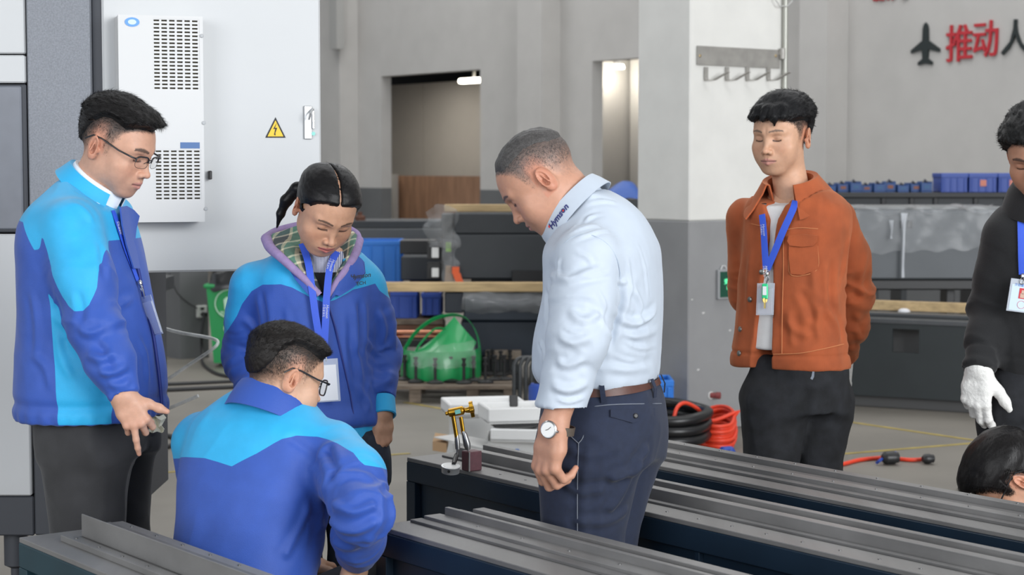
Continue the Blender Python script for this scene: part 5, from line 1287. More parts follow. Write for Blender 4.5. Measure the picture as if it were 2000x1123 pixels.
a, c_ = onp(1401, 556, .014), onp(1500, 550, .014); ux = (c_ - a) / np.linalg.norm(c_ - a); e = empty('exit_sign', a, 'green emergency exit sign with a grey frame hung on the grey pillar', 'sign')
sw = np.linalg.norm(c_ - a); hh = onp(1450, 526)[2] - onp(1450, 583)[2]; uy = np.cross(-AD, ux) ; uy = uy if uy[2] > 0 else -uy; rt = np.stack([ux, AD, uy], 1); cc = (a + c_) / 2
b = MB(); b.box(cc, (sw, .024, hh), rt, .003); b.build('frame', mat('sign_frame', (.42, .43, .44), rough=.4, metal=.4), e)
gm = mat('sign_green', (.010, .075, .045), rough=.35); b = MB(); b.box(cc - AD * .0125, (sw - .020, .003, hh - .022), rt); b.build('face', gm, e)
GL = mat('sign_glow_green', (.1, .8, .35), rough=.4, emit=((.15, .95, .45), .55))
b = MB(); b.box(cc - AD * .0145 + ux * sw * -.02, (sw * .22, .002, hh - .05), rt); pn = b.build('running_man_panel', GL, e)
text_obj(e, [('安全出口', .034, plane_map(cc - AD * .0145 - ux * sw * .40 + uy * .004, ux, uy), .04, 0), ('EXIT', .030, plane_map(cc - AD * .0145 - ux * sw * .355 - uy * .030, ux, uy), .02, 0)], GL)
b = MB(); b.tube([onp(1408, 526, .012), onp(1411, 519, .012), onp(1416, 519, .012), onp(1419, 525, .012)], .003, 6); b.build('hanger', mat('cable_white', (.7, .7, .7), rough=.5), e, smooth=True)
e = empty('pipe_stub', onp(1390, 771), 'small red capped pipe stub sticking out of the grey pillar', 'pipe stub'); q = onp(1388, 772); b = MB(); b.lathe(q, -AD * .8 + ND * .6, [(0, .016), (.03, .016), (.032, .020), (.055, .020), (.058, .014)], 16); b.build('cap', mat('stub_red', (.24, .05, .05), rough=.5), e, smooth=True, sharp=40); b = MB(); b.lathe(q, -AD, [(0, .022), (.004, .022)], 16); b.build('flange', mat('flange_white', (.6, .6, .58), rough=.7), e)
CHIP = mat('bare_plaster', (.62, .61, .60), rough=.9)
for x, y, s in ((1374, 611, .012), (1426, 645, .010), (1364, 722, .011), (1437, 808, .018), (1352, 585, .008)):
    b = MB(); q = onp(x, y, .0008); b.prism([(s * (.7 + .5 * math.sin(k * 2.3)) * math.cos(k * .9), s * (.7 + .4 * math.cos(k * 1.7)) * math.sin(k * .9)) for k in range(7)], q, ND, UP, -.001); b.build('paint_chip', CHIP, pil)
# crate, hoses and cables on the floor by the pillar
crate(1258, 1318, 0, P(1300, 742, 10.06)[2], 10.06, .27, CRB, 'bright blue crate on the floor in front of the pillar', ribs=3)
def coil(c, rx, ry, r, turns, dz, label, m, name, tilt=0, cat='hose', jit=.02, n=46):
    pts = []
    for k in range(int(turns * n)):
        t = 2 * math.pi * k / n; l = k / n; j = 1 + jit * math.sin(l * 5.1 + 1.3 * math.sin(t)); pts.append(np.asarray(c) + Rx(tilt) @ np.array([rx * j * math.cos(t), ry * j * math.sin(t), l * dz + .004 * math.sin(3 * t + l)]))
    b = MB(); b.tube(pts, r, 10); return b.build(name, m, None, smooth=True, sharp=70, label=label, cat=cat)
cc = PZ(1322, 893, 0); coil(cc + np.array([-.03, .27, .036]), .215, .26, .029, 3.6, .055, 'thick black hose coiled on the floor beside the blue crate', mat('hose_black', (.010, .010, .011), rough=.35), 'hose_coil')
OC = mat('cable_orange_red', (.75, .055, .02), rough=.45)
c2 = PZ(1412, 893, 0); pts = []
for k in range(9):
    for t in np.linspace(0, 2 * math.pi, 26, endpoint=False): j = 1 + .07 * math.sin(k * 2.4); pts.append(c2 + np.array([0.105 * j * math.cos(t) + .006 * math.sin(k * 3), .40 + .20 * j * math.sin(t), .012 + k * .015 + .10 * max(0, math.sin(t * 1 + .8)) * .6]))
tail = [pts[-1] + np.array([.03, .02, .03]), P(1388, 822, 9.75), P(1362, 798, 9.7), P(1338, 787, 9.66), P(1322, 797, 9.62), P(1315, 825, 9.6), P(1312, 850, 9.6)]
b = MB(); b.tube(pts + list(bez(tail, 30)), .0105, 8); b.build('cable_coil', OC, None, smooth=True, sharp=70, label='coil of orange-red cable heaped at the foot of the pillar, one loop standing up', cat='cable')
b = MB(); q = PZ(1418, 892, 0) + np.array([0, -.03, 0]); b.box(q + np.array([.0, .0, .03]), (.075, .05, .055), Rz(25), .012); b.lathe(q + np.array([.02, -.02, .03]), np.array([.5, -.85, 0]), [(0, .02), (.012, .02), (.014, .012)], 14); b.build('blue_plug', CRD, None, label='blue plug body lying by the coil of orange-red cable', cat='plug')
e = empty('extension_cord', PZ(1720, 895, 0), 'orange cord with black couplings lying on the floor behind the rust-jacketed man', 'cord')
b = MB(); b.tube(bez([F(1440, 893, .011), F(1530, 905, .011), F(1625, 909, .011), F(1680, 898, .011), F(1730, 894, .012), F(1775, 898, .012), F(1806, 897, .014)], 50), .0105, 8); b.build('cord', OC, e, smooth=True, sharp=70)
for (x, y, L_, r) in ((1738, 894, .085, .034), (1812, 896, .06, .026)): b = MB(); q = F(x, y, r + .001); ax = np.array([.96, .25, 0]); b.lathe(q - ax * L_ / 2, ax, [(0, r * .5), (.012, r * .9), (.02, r), (L_ - .02, r), (L_ - .018, r * .85), (L_, r * .8)], 16); b.build('coupling', BLACK_PL, e, smooth=True, sharp=40)
b = MB(); b.tube(bez([F(1712, 904, .01), F(1722, 897, .03), P(1738, 888, 9.35), P(1748, 884, 9.38), F(1752, 892, .03)], 20), .008, 8); b.build('blue_lead', CRD, e, smooth=True)
# --- right: stored beds, film, crates
RW = np.array([.885, -.465, 0]); RN = np.array([.465, .885, 0])           # along the bed / into the picture
RROT = np.stack([RW, RN, UP], 1); ro = np.array([P(1635, 794, 11.5)[0], 11.5, 0])
def rbox(name, u0, u1, v0, v1, z0, z1, m, parent=None, bev=.004, **k): b = MB(); b.box(ro + RW * (u0 + u1) / 2 + RN * (v0 + v1) / 2 + UP * (z0 + z1) / 2, (u1 - u0, v1 - v0, z1 - z0), RROT, bev); return b.build(name, m, parent, **k)
def ru(px, v=0.0):
    """distance along the stored bed of the line of sight through column px"""
    k = (px - 1000) / FPX; o = ro + RN * v; return (k * o[1] - o[0]) / (RW[0] - k * RW[1])
MD2 = mat('bed_charcoal', (.028, .034, .036), rough=.5, noise=.1, scale=4); MD3 = mat('bed_top_grey', (.09, .095, .10), rough=.4, metal=.3, noise=.1, scale=4)
e = empty('stored_bed', ro + RW * .6, 'charcoal machine bed stored behind the rust-jacketed man, with a square hole in its side', 'machine bed'); ztop = .56; h0, h1 = ru(1746), ru(1798); hz0, hz1 = P(1772, 689, 11.3)[2], P(1772, 643, 11.3)[2]
rbox('plinth', -.25, 1.9, .06, .55, 0, .075, mat('plinth_grey', (.085, .085, .085), rough=.7), e)
rbox('side_panel', -.28, h0, 0, .02, .076, ztop - .03, MD2, e, .0); rbox('side_panel', h1, 1.95, 0, .02, .076, ztop - .03, MD2, e, .0); rbox('side_panel', h0, h1, 0, .02, .076, hz0, MD2, e, .0); rbox('side_panel', h0, h1, 0, .02, hz1, ztop - .03, MD2, e, .0)
rbox('inner_plate', h0 - .2, h1 + .2, .22, .235, .08, ztop - .05, mat('hole_inside', (.24, .24, .24), rough=.6), e)
rbox('back_panel', -.28, 1.95, .60, .62, .076, ztop - .03, MD2, e); rbox('top_edge', -.29, 1.96, -.008, .03, ztop - .028, ztop, MD3, e, .002); rbox('top_plate', -.28, 1.95, .031, .62, ztop - .03, ztop - .012, MD2, e); rbox('rail', -.28, 1.95, .30, .42, ztop - .011, ztop + .012, MD3, e)
b = MB(); q = P(1766, 605, 11.75); q[2] = ztop + .013; b.lathe(q, UP, [(0, .04), (.012, .035), (.02, .02)], 14); b.build('cap', mat('cap_white', (.7, .7, .72), rough=.4), None, smooth=True, label='small pale round cap lying on top of the charcoal bed', cat='cap')
tb = rbox('timber_beam', ru(1640, .5), ru(1912, .5), .48, .54, ztop + .014, ztop + .075, TIMB, None, .002, label='pale timber beam lying on the charcoal machine bed at the right', cat='beam')
Yr = 12.6
e = empty('stored_bed', P(1790, 500, Yr) * np.array([1, 1, 0]) + np.array([0, .4, 0]), 'upper grey machine bed wrapped in clear film, behind the rust-jacketed man', 'machine bed'); z0, z1 = Zp(546, Yr), Zp(410, Yr)
zbox('shell', 1560, 1965, z0, z1, Yr, .8, mat('bed_wrapped_grey', (.085, .095, .105), rough=.45, noise=.1, scale=3), e, .012); zbox('top_plate', 1560, 1965, z1 + .001, z1 + .02, Yr + .03, .74, mat('wrapped_top', (.20, .21, .21), rough=.4), e)
for x in (1762, 1776): zbox('slot', x - 6, x + 6, Zp(446, Yr), Zp(430, Yr), Yr - .003, .01, BLACK_PL, e)
zbox('underframe_shadow', 1570, 1955, ztop + .09, z0 - .001, Yr + .06, .6, BLACK_PL, e, .01)  # carries the bed; its black also paints in the shadow band below
for x in (1600, 1700, 1850, 1930): zbox('support', x, x + 16, 0, ztop + .089, Yr + .2, .2, BLACK_PL, e)
film('plastic_film', lambda u, v: P(1600 + 345 * u, (406 + 3 * math.sin(u * 40)) + 92 * v - 12 * u * v, Yr - .03 - .006 * math.sin(v * 3.14 + u * 20)), 60, 14, FILM, amp=.25, label='clear stretch film over the face of the upper grey bed at the right', cat='film')
film('plastic_film', lambda u, v: P(1610 + 330 * u, 404 + 6 * math.sin(u * 22) + 8 * v, Yr - .05 + .35 * (1 - v)), 50, 8, FILMD, label='bunched clear film along the top edge of the upper grey bed', cat='film')
FW = mat('film_white_fold', (.82, .85, .90), rough=.3, alpha=.75, spec=.7)
for k, pts in enumerate(([(1768, 416), (1764, 440), (1762, 480), (1760, 542)], [(1742, 430), (1740, 450), (1738, 466)])):
    c = [P(x, y, Yr - .05) for x, y in pts]; w = .022 if k == 0 else .014; b = MB(); b.sheet(np.array([[p - np.array([w * (1.3 - .5 * i / 3), .0, 0]), p + np.array([0, -.02, 0]), p + np.array([w * .8, 0, 0])] for i, p in enumerate(bez(c, 16))])); b.build('film_fold', FW, None, smooth=True, label=['long white fold of gathered film running down the wrapped bed', 'short white fold of film left of the long one'][k], cat='film')
Yq = 14.6
e = empty('storage_bench', P(1800, 400, Yq) * np.array([1, 1, 0]) + np.array([0, .3, 0]), 'long black storage bench with panelled front under the blue crates', 'bench'); zq = Zp(376, Yq)
zbox('top', 1560, 2030, zq - .04, zq, Yq - .03, .7, mat('bench_black', (.014, .015, .017), rough=.5), e, .004); zbox('front_panel', 1570, 2025, Zp(404, Yq) - .12, zq - .041, Yq, .5, MDARK, e)
for x in (1625, 1720, 1775, 1822, 1900, 1960): zbox('stile', x, x + 9, Zp(404, Yq) - .12, zq - .041, Yq - .02, .019, mat('bench_black', (.014, .015, .017), rough=.5), e)
for x in (1590, 1760, 1900, 2000): zbox('leg', x, x + 12, 0, Zp(404, Yq) - .121, Yq + .05, .4, MDARK, e)
for i, (x0, x1, lg) in enumerate(((1836, 1889, None), (1890, 1946, .0), (1947, 2003, .0))):
    crate(x0, x1, zq + .001, Zp(338, Yq) - zq, Yq, .32, CRD, ['ribbed blue crate without a mark, at the left end of the bench row', 'ribbed blue crate with an orange mark, middle of the bench row', 'ribbed blue crate with an orange mark beside the head of the man in black'][i], 'blue crates on the black bench', ribs=4, logo=lg)
# shallow blue parts trays heaped left of the crates
for i in range(9):
    x0 = 1614 + i * 23.5; sh = (i * 37 % 5) - 2; Yt = Yq + .02 + .05 * (i % 2)
    A, B_ = P(x0, 370, Yt), P(x0 + 21, 370, Yt); w = B_[0] - A[0]; hgt = .062 + .012 * (i % 3); c = np.array([(A[0] + B_[0]) / 2, Yt + .12, zq + .001]); r = Rz(sh * 2)
    te = empty('parts_tray', c, ['leftmost', 'second', 'third', 'fourth', 'fifth', 'sixth', 'seventh', 'eighth', 'last'][i] + ' small blue parts tray from the left on the black bench', 'tray', 'small blue parts trays on the black bench')
    tm = mat('tray_blue', (.022, .075, .24), rough=.5)
    for nm, o_, s_ in (('base', (0, 0, .004), (w, .2, .008)), ('wall', (0, -.098, hgt / 2), (w, .006, hgt * .72)), ('wall', (0, .098, hgt / 2), (w, .006, hgt)), ('wall', (-w / 2 + .003, 0, hgt / 2), (.006, .19, hgt)), ('wall', (w / 2 - .003, 0, hgt / 2), (.006, .19, hgt))): b = MB(); b.box(c + r @ np.array(o_), s_, r, .001); b.build(nm, tm, te)
    b = MB(); b.box(c + r @ np.array([0, -.1015, hgt * .5]), (w * .5, .002, hgt * .3), r); b.build('card', mat(['tray_card', 'tray_rust'][i % 2], [(.06, .14, .28), (.30, .12, .07)][i % 2], rough=.7), te)
    b = MB(); b.tube([c + r @ np.array([-w * .3, -.03, hgt * .8]), c + r @ np.array([0, 0, hgt * 1.15]), c + r @ np.array([w * .3, .03, hgt * .8])], .008, 8); b.build('contents', mat('tray_contents', (.06, .06, .07), rough=.5), te)
# --- raised slogan on the far wall
SR = mat('slogan_red', (.46, .020, .030), rough=.5); SB = mat('slogan_black', (.012, .018, .018), rough=.5)
def onw(px, py, off=0.0): return onplane(px, py, WALLC - off)
def sign_text(s, px, base, top, m, label, px1=None, bold=.006):
    o = onw(px, base, .004); V, Fc = text2d(s, 1.0, bold); V = V - np.array([V[:, 0].min(), V[:, 1].min()]); ux = -AD
    V = V * np.array([((onw(px1, base, .004) - o) @ ux) / V[:, 0].max(), (onw(px, top)[2] - o[2]) / V[:, 1].max()]); edges = {}
    area = lambda f: sum(V[f[i]][0] * V[f[(i + 1) % len(f)]][1] - V[f[(i + 1) % len(f)]][0] * V[f[i]][1] for i in range(len(f)))
    Fc = [f if area(f) > 0 else f[::-1] for f in Fc]
    A = np.array([o + ux * u + UP * v for u, v in V]); n = len(A)
    for f in Fc:
        for a_, b_ in zip(f, f[1:] + f[:1]): edges[(a_, b_)] = 1
    F2 = [tuple(i + n for i in f) for f in Fc] + [f[::-1] for f in Fc] + [(a_, b_, b_ + n, a_ + n) for (a_, b_) in edges if (b_, a_) not in edges]
    ob = mesh_obj('wall_letter', np.vstack([A, A - ND * .02]), F2, m, None, smooth=False, loc=o); return tag(ob, label, 'letter', 'raised slogan characters on the far wall')
sign_text('推', 1849, 122, 50, SR, 'raised red character right of the plane on the far wall', 1900)
sign_text('动', 1902, 113, 42, SR, 'raised red character next to the black one on the far wall', 1950)
sign_text('人', 1957, 108, 40, SB, 'raised black character cut by the picture edge, on the far wall', 2012)
sign_text('激', 1706, 4, -60, SR, 'raised red character cut off above the plane, nearer the pillar', 1738)
sign_text('光', 1742, 1, -62, SR, 'second raised red character cut off above the plane', 1776)
pl = [(0, .50), (.035, .44), (.05, .36), (.055, .10), (.26, -.10), (.26, -.17), (.06, -.10), (.05, -.30), (.13, -.38), (.13, -.44), (0, -.41)]
pl = pl + [(-x, y) for x, y in pl[::-1] if x > 0]; o = onw(1809, 88, .003); sc = (onw(1809, 45)[2] - onw(1809, 128)[2]) / .94
wx = (onw(1838, 90) - onw(1782, 90)) @ (-AD) / .52
b = MB(); b.prism([(x * wx, y * sc) for x, y in pl], o, -AD, UP, .018); b.build('plane_emblem', SB, None, label='raised black aeroplane silhouette on the far wall', cat='emblem')
# a strip of green tape on the farthest bed
b = MB(); q = PZ(1285, 897, ZB + .0012); b.box(q, (.018, .006, .0015), Rz(20)); b.build('tape_scrap', mat('label_green', (.20, .42, .03), rough=.5), None, label='scrap of yellow-green tape stuck on the farthest bed', cat='tape')

# blue tarpaulin heaped in the narrow doorway
Yt = 15.2; zt = Zp(392, Yt)
zbox('box', 1178, 1268, 0, zt, Yt, .5, MDARK, label='dark box in front of the narrow doorway, under the blue tarpaulin', cat='box')
G = []
for u in np.linspace(0, 1, 16):
    row = []
    for v in np.linspace(0, 1, 10):
        q = P(1180 + 88 * u, 500, Yt); h_ = (.06 + .11 * min(1, u * 1.6)) * math.sin(v * math.pi) ** .6 * math.sin(min(1, u * 1.15 + .08) * math.pi * .95 + .08) ** .4
        row.append(np.array([q[0], Yt + .03 + .44 * v, zt + .004 + max(0, h_)]) + np.array([0, 0, .012 * (vnoise(np.array([[u * 7, v * 6, 1.0]]))[0] + .9)]))
    G.append(row)
b = MB(); b.sheet(np.array(G), .004); b.build('tarpaulin', mat('tarpaulin_blue', (.03, .09, .34), rough=.55, bump=.3, bscale=30), None, smooth=True, label='crumpled blue tarpaulin heaped on the box by the narrow doorway', cat='tarpaulin')
# ------------------------------------------------------------------ the people
SKIN = attr_mat('skin', rough=0.48, sss=0.12, noise=0.05, scale=90, bump=0.10, bscale=500)
CY, BL = (0.024, 0.40, 0.74), (0.030, 0.088, 0.40)
JACK = panel_mat('work_jacket_cloth', (BL, CY), ('panel',), rough=0.5, sheen=0.15, noise=0.05, scale=25, bump=0.25, bscale=700, spec=0.35)
BLUE = mat('blue_cloth', BL, rough=0.5, sheen=0.15, bump=0.25, bscale=700, spec=0.35)
CYAN = mat('cyan_cloth', CY, rough=0.5, sheen=0.15, bump=0.25, bscale=700, spec=0.35)
WHITE_CLOTH = mat('white_cotton', (0.80, 0.84, 0.90), rough=0.8, noise=0.03, scale=60, bump=0.2, bscale=900)
STEEL = mat('bright_steel', (0.62, 0.62, 0.62), rough=0.25, metal=1.0)
SLEEVE_CLEAR = mat('clear_plastic_sleeve', (0.75, 0.80, 0.88), rough=0.15, alpha=0.45, spec=0.6)
PAPER = mat('badge_paper', (0.86, 0.87, 0.90), rough=0.6)
BLACK_PL = mat('black_plastic', (0.015, 0.015, 0.016), rough=0.4)

def person(x, y, label): return empty('person', (x, y, 0), label, 'person')
def head_setup(B, px, py, Y, yaw, pitch, h, nb_world, roll=0, grid=0.0022, bot=0.2):
    s = h.get('s', 1.0); Hm = Rz(yaw) @ Rx(-pitch) @ Ry(roll); Ho = P(px, py, Y)
    nb = Hm.T @ (np.asarray(nb_world) - Ho) / s
    f = lambda p: (lambda q: s * smin(head_sdf(q, h), neck_sdf(q, nb, h), 0.025))(((p - Ho) @ Hm / s).astype(np.float32))
    lo = Ho - 0.17; hi = Ho + 0.17; lo = np.minimum(lo, np.asarray(nb_world) - 0.03)
    B.add(f, lo, hi, grid, lambda V: head_colour((V - Ho) @ Hm / s, h))
    return Hm, Ho
def core(B, f, lo, hi, skin): B.add(f, lo, hi, 0.013, lambda V: np.tile(np.array(skin), (len(V), 1)))
def arm_hand(B, W, elbow, d, n, left, skin, s=1.0, rw=0.026, re=0.04, ext=0.5, grid=0.0022, **k):
    W = np.asarray(W, float); E = W + (np.asarray(elbow) - W) * ext
    ch = hand_prims(W, d, n, left, s, **k); lo, hi = hand_box(ch, W, E)
    B.add(hand_sdf(ch, E, W, rw, rw + (re - rw) * ext), lo - 0.015, hi + 0.015, grid, hand_col(skin, ch)); return ch
def badge(parent, top, ux, uy, w, h, material=None, name='badge', clip=None, card=PAPER):
    """card in a clear sleeve hanging from a steel clip: top middle point, width and downward directions"""
    ux = np.asarray(ux, float) / np.linalg.norm(ux); uy = np.asarray(uy, float) / np.linalg.norm(uy); nn = np.cross(ux, uy); top = np.asarray(top, float)
    rt = np.stack([ux, uy, nn], 1)
    b = MB(); b.box(top + uy * (h / 2), (w, h, 0.0022), rt, 0.0009); o = b.build(name, SLEEVE_CLEAR, parent)
    b = MB(); b.box(top + uy * (h / 2 + 0.006), (w - 0.012, h - 0.02, 0.0030), rt); b.build('card', card, o)
    b = MB()
    if clip is not None:
        clip = np.asarray(clip, float); b.tube(bez([clip, clip + (top - clip) * 0.5 + ux * 0.004, top + uy * 0.006], 10), 0.0022, 8)
        b.lathe(clip - uy * 0.002, uy, [(-0.004, 0.003), (0.0, 0.0065), (0.006, 0.0065), (0.010, 0.003)], 12)
        t = np.linspace(0, 2 * math.pi, 15); b.tube([clip + uy * 0.016 + ux * 0.006 * math.cos(a) + uy * 0.009 * math.sin(a) for a in t], 0.0014, 6)
        b.build('clip', STEEL, parent, smooth=True)
    return o, rt

# ---- A: young man in the blue and cyan jacket, standing on the left
def man_left():
    Y0 = 4.70; yaw = -101; X0 = P(165, 600, Y0)[0]
    root = person(X0, Y0, 'man in glasses and blue-and-cyan jacket by the white cabinet, one finger pointing down'); B = Body(root)
    rot = Rz(yaw); o = np.array([X0, Y0, 0])
    rows = rows_px([(340, 128, 196, .055, 2), (356, 112, 226, .085, 2.1), (380, 92, 234, .135, 2.2), (402, 74, 242, .175, 2.3), (434, 55, 250, .20, 2.3), (466, 50, 258, .215, 2.3), (525, 51, 272, .215, 2.3),
                    (600, 51, 288, .215, 2.3), (650, 49, 301, .215, 2.3), (700, 48, 309, .22, 2.4), (760, 45, 316, .225, 2.4), (796, 45, 318, .225, 2.4), (809, 48, 317, .222, 2.4)], Y0, X0, yaw, 'side')
    T = Loft(rows, o, rot)
    S = P(139, 446, 4.535); E = P(187, 640, 4.45); W = P(240, 768, 4.40)
    S2 = o + rot @ np.array([-.185, (P(132, 446, Y0)[0] - X0) / .98, S[2]]); E2 = S2 + np.array([.03, .08, -.27]); W2 = E2 + np.array([.04, .03, -.22])
    slA = [S, S * .5 + E * .5, E, E * .45 + W * .55, W]; rA = [.074, .071, .064, .056, .040]
    slB = [S2, E2, W2]
    cuff_dir = (W - E) / np.linalg.norm(W - E)
    def sleeve(p): return smax(s_chain(p, slA, rA, .03), (p - W) @ cuff_dir.astype(np.float32) - .012, .006)
    def f0(p):
        d = smin(T(p), sleeve(p), .03); d = smin(d, s_chain(p, slB, [.075, .062, .042], .02), .03)
        return d
    nc = P(196, 352, Y0); nrot = rot @ Rx(-36)
    f = neck_cut(f0, nc, nrot, .031, .125)
    loc2 = lambda V: (lambda q: np.stack([q[:, 1], q[:, 2]], 1))((V - o) @ rot)
    pl = lambda pix, Y: loc2(np.array([P(x, y, Y) for x, y in pix]))
    polyS = pl([(60, 300), (300, 300), (196, 440), (198, 500), (202, 528), (203, 560), (196, 592), (184, 603), (168, 604), (150, 595), (133, 577), (108, 537), (92, 500), (80, 470), (60, 440)], 4.46)
    polyT1 = pl([(0, 300), (330, 300), (330, 462), (235, 470), (190, 472), (80, 487), (40, 434), (0, 430)], 4.53)
    polyT2 = pl([(80, 470), (100, 470), (160, 560), (200, 700), (211, 803), (211, 830), (115, 830), (115, 808), (108, 735), (101, 674), (96, 600), (88, 556)], 4.48)
    def panel(V):
        uv = loc2(V); p = V.astype(np.float32)
        ds = np.minimum(s_chain(p, slA, rA, .03), s_chain(p, slB, [.075, .062, .042], .02)); dt = T(p)
        w = sstep(-.010, .014, dt - ds + .004); return w * poly_sd(uv, polyS) + (1 - w) * np.maximum(poly_sd(uv, polyT1), poly_sd(uv, polyT2))
    hem = T.t[0]
    gath = lambda V: 0.0014 * np.exp(-((V[:, 2] - hem - .012) / .02) ** 2) * np.sin(np.arctan2(V[:, 1] - Y0, V[:, 0] - X0) * 37 + 2 * vnoise(V, 9)) - 0.006 * np.exp(-((V[:, 2] - hem - .045) / .012) ** 2)
    cr = px_creases(f0, [([(150, 640), (180, 650), (212, 632)], .006), ([(165, 690), (200, 700), (232, 680)], .007), ([(180, 660), (210, 700), (222, 740)], -.006), ([(190, 725), (225, 728), (258, 705)], .007), ([(205, 748), (235, 752), (262, 735)], .006), ([(150, 560), (160, 610), (155, 650)], -.005), ([(215, 620), (245, 590), (270, 575)], .006), ([(205, 660), (235, 640), (262, 640)], -.005),
        ([(60, 560), (72, 640), (66, 720)], .004), ([(110, 640), (120, 700), (150, 760)], .004), ([(60, 690), (90, 720), (100, 780)], .004), ([(265, 650), (285, 700), (290, 770)], .004), ([(195, 470), (202, 520), (204, 560)], -.004), ([(130, 395), (165, 410), (190, 450)], .003), ([(220, 770), (232, 778), (246, 765)], -.005)])
    gath0 = gath; gath = lambda V: gath0(V) + cr(V)
    j, V, F = sdf_obj('jacket', f, [X0 - .32, Y0 - .46, hem - .02], [X0 + .40, Y0 + .36, 1.50], .0055, JACK, root,
                      cloth_folds([(slA, .075), (slB, .07)], .0022, .0042, 3, rot, extra=gath, tf=(7, 9, 3.5)), {'panel': panel})
    # head
    h = dict(HEAD0, w=.98, jaw=.98, skin=(0.56, 0.315, 0.22), nose=1.0, browt=.0048, buzz=.95, neck_r=(.050, .056), haircol=(.022, .019, .018),
             hl=[(-0.12, -0.068), (-0.075, -0.066), (-0.05, -0.05), (-0.034, -0.005), (-0.018, 0.022), (0.004, 0.022), (0.012, -0.018), (0.026, -0.018), (0.034, 0.012), (0.046, 0.045), (0.060, 0.058), (0.075, 0.066), (0.12, 0.068)],
             sh=[(-.12, -.045), (-.085, -.035), (-.065, .0), (-.045, .040), (-.02, .066), (.0, .070), (.03, .066), (.045, .060), (.06, .064), (.075, .071), (.12, .074)])
    nbw = P(172, 378, Y0)
    Hm, Ho = head_setup(B, 225, 283, 4.68, -108, 23, h, nbw)
    def Tq(q):
        top = sstep(.03, .085, q[:, 2]); fr = sstep(.02, .09, q[:, 1])
        return shell(q, h, .004 + .015 * top + .009 * fr * top)
    make_hair(root, Hm, Ho, h, Tq, (.012, .011, .011), blades=9000, blen=(.010, .022), comb=lambda q: np.array([q[0] * 3, .9, .22]), nz=.0022, nscale=60)
    make_glasses(root, Hm, Ho, h)
    # hand pointing down
    d = np.array([.40, -.05, -.78])
    arm_hand(B, W + cuff_dir * .004 + np.array([-.002, 0, -.002]), E, d, np.array([-.05, 1.0, -.12]), False, h['skin'], .83, curl=((50, 72, 40), (52, 72, 40), (14, 12, 8), (50, 60, 30)), thumb=(.74, .66, .05), tcurl=4, spread=(2, -10, -20, -26), ext=.35, rw=.027)
    core(B, lambda p: smin(T(p, .035), s_chain(p, slB, [.05, .045, .03], .02), .03), [X0 - .3, Y0 - .3, .85], [X0 + .3, Y0 + .36, 1.45], h['skin'])
    # trousers
    hw = [(.60, 0, (P(205, 1000, Y0)[0] - X0), .15, .11, .11, 2.2), (.78, 0, (P(196, 900, Y0)[0] - X0), .185, .125, .125, 2.3), (.87, 0, (P(192, 840, Y0)[0] - X0), .185, .13, .13, 2.3), (.93, 0, (P(190, 810, Y0)[0] - X0), .175, .125, .125, 2.3)]
    Pl = Loft([(z, cx, cy, a, bf, bb, n) for z, cx, cy, a, bf, bb, n in hw[1:]], o, rot)
    L3 = lambda x, y, z: o + rot @ np.array([x, y, z])
    tf_ = legs_sdf(Pl, [L3(.09, .035, .80), L3(-.09, .035, .80)], [L3(.095, .045, .50), L3(-.095, .035, .50)], [L3(.10, .0, .07), L3(-.10, -.01, .07)], (.112, .088, .078))
    tr = mat('black_trousers', (.022, .022, .024), rough=.85, noise=.25, scale=14, bump=.2, bscale=600, sheen=.2)
    sdf_obj('trousers', tf_, [X0 - .28, Y0 - .32, .05], [X0 + .32, Y0 + .32, .96], .0085, tr, root, cloth_folds([], .008, seed=31, rot=rot, tf=(7, 8, 4)))
    for sx in (.10, -.10): shoe(root, L3(sx, .02, 0), yaw, ('black', (.02, .02, .02)))
    # shirt collar and jacket collar
    def pw(a):
        b = abs(((a + 180) % 360) - 180); fr = math.exp(-(b / 50) ** 2); return [(-.012, -.045), (-.008, -.012), (-.004, .006), (.001, .006), (.007, -.022 - .022 * fr), (.009, -.032 - .036 * fr)]
    collar_obj('shirt_collar', root, nc, nrot, .066, .076, pw, (10, 350), WHITE_CLOTH, thick=.002)
    def pjk(a):
        b = abs(((a + 180) % 360) - 180); fr = math.exp(-((b - 48) / 40) ** 2)
        return [(-.006, -.050), (-.002, -.016), (.000, .002), (.004, .003), (.010, -.012), (.016 + .008 * fr, -.028 - .014 * fr), (.021 + .018 * fr, -.038 - .030 * fr)]
    collar_obj('jacket_collar', root, nc + np.array([-.006, 0, -.002]), nrot, .070, .080, pjk, (42, 315), CYAN, thick=.003)
    shf = neck_cut(lambda p: np.maximum(T(p, .016), np.linalg.norm(p - (nc + np.array([.05, 0, -.04])).astype(np.float32), axis=1) - .10), nc, nrot, .030, .2)
    sdf_obj('shirt_front', shf, nc - .19, nc + .19, .006, WHITE_CLOTH, root)
    # turned-out far lapel, blue
    lp = lambda x, y, dy: P(x, y, Y0 + dy)
    b = MB(); b.sheet(np.array([[lp(236, 404, -.06), lp(240, 440, -.075), lp(248, 478, -.07), lp(262, 524, -.06)], [lp(248, 402, .0), lp(252, 436, -.02), lp(255, 474, -.03), lp(267, 524, -.04)], [lp(262, 410, .04), lp(260, 440, .02), lp(260, 472, .0), lp(271, 524, -.02)], [lp(273, 422, .06), lp(267, 446, .04), lp(264, 472, .02), lp(274, 522, .0)]]), .004)
    b.build('lapel', BLUE, root, smooth=True, sharp=60)
    # lanyard and badge
    lan = lanyard(root, f, [[(218, 412), (228, 440), (243, 488), (257, 524), (266, 548)]], .019, None)
    cl = hit(f, 267, 551) + np.array([.01, -.012, 0]); bt = hit(f, 274, 578) + np.array([.012, -.014, 0]); bb = hit(f, 296, 646) + np.array([.012, -.014, 0])
    badge(root, bt, np.array([.62, -.78, .18]), bb - bt, .074, .105, clip=cl)
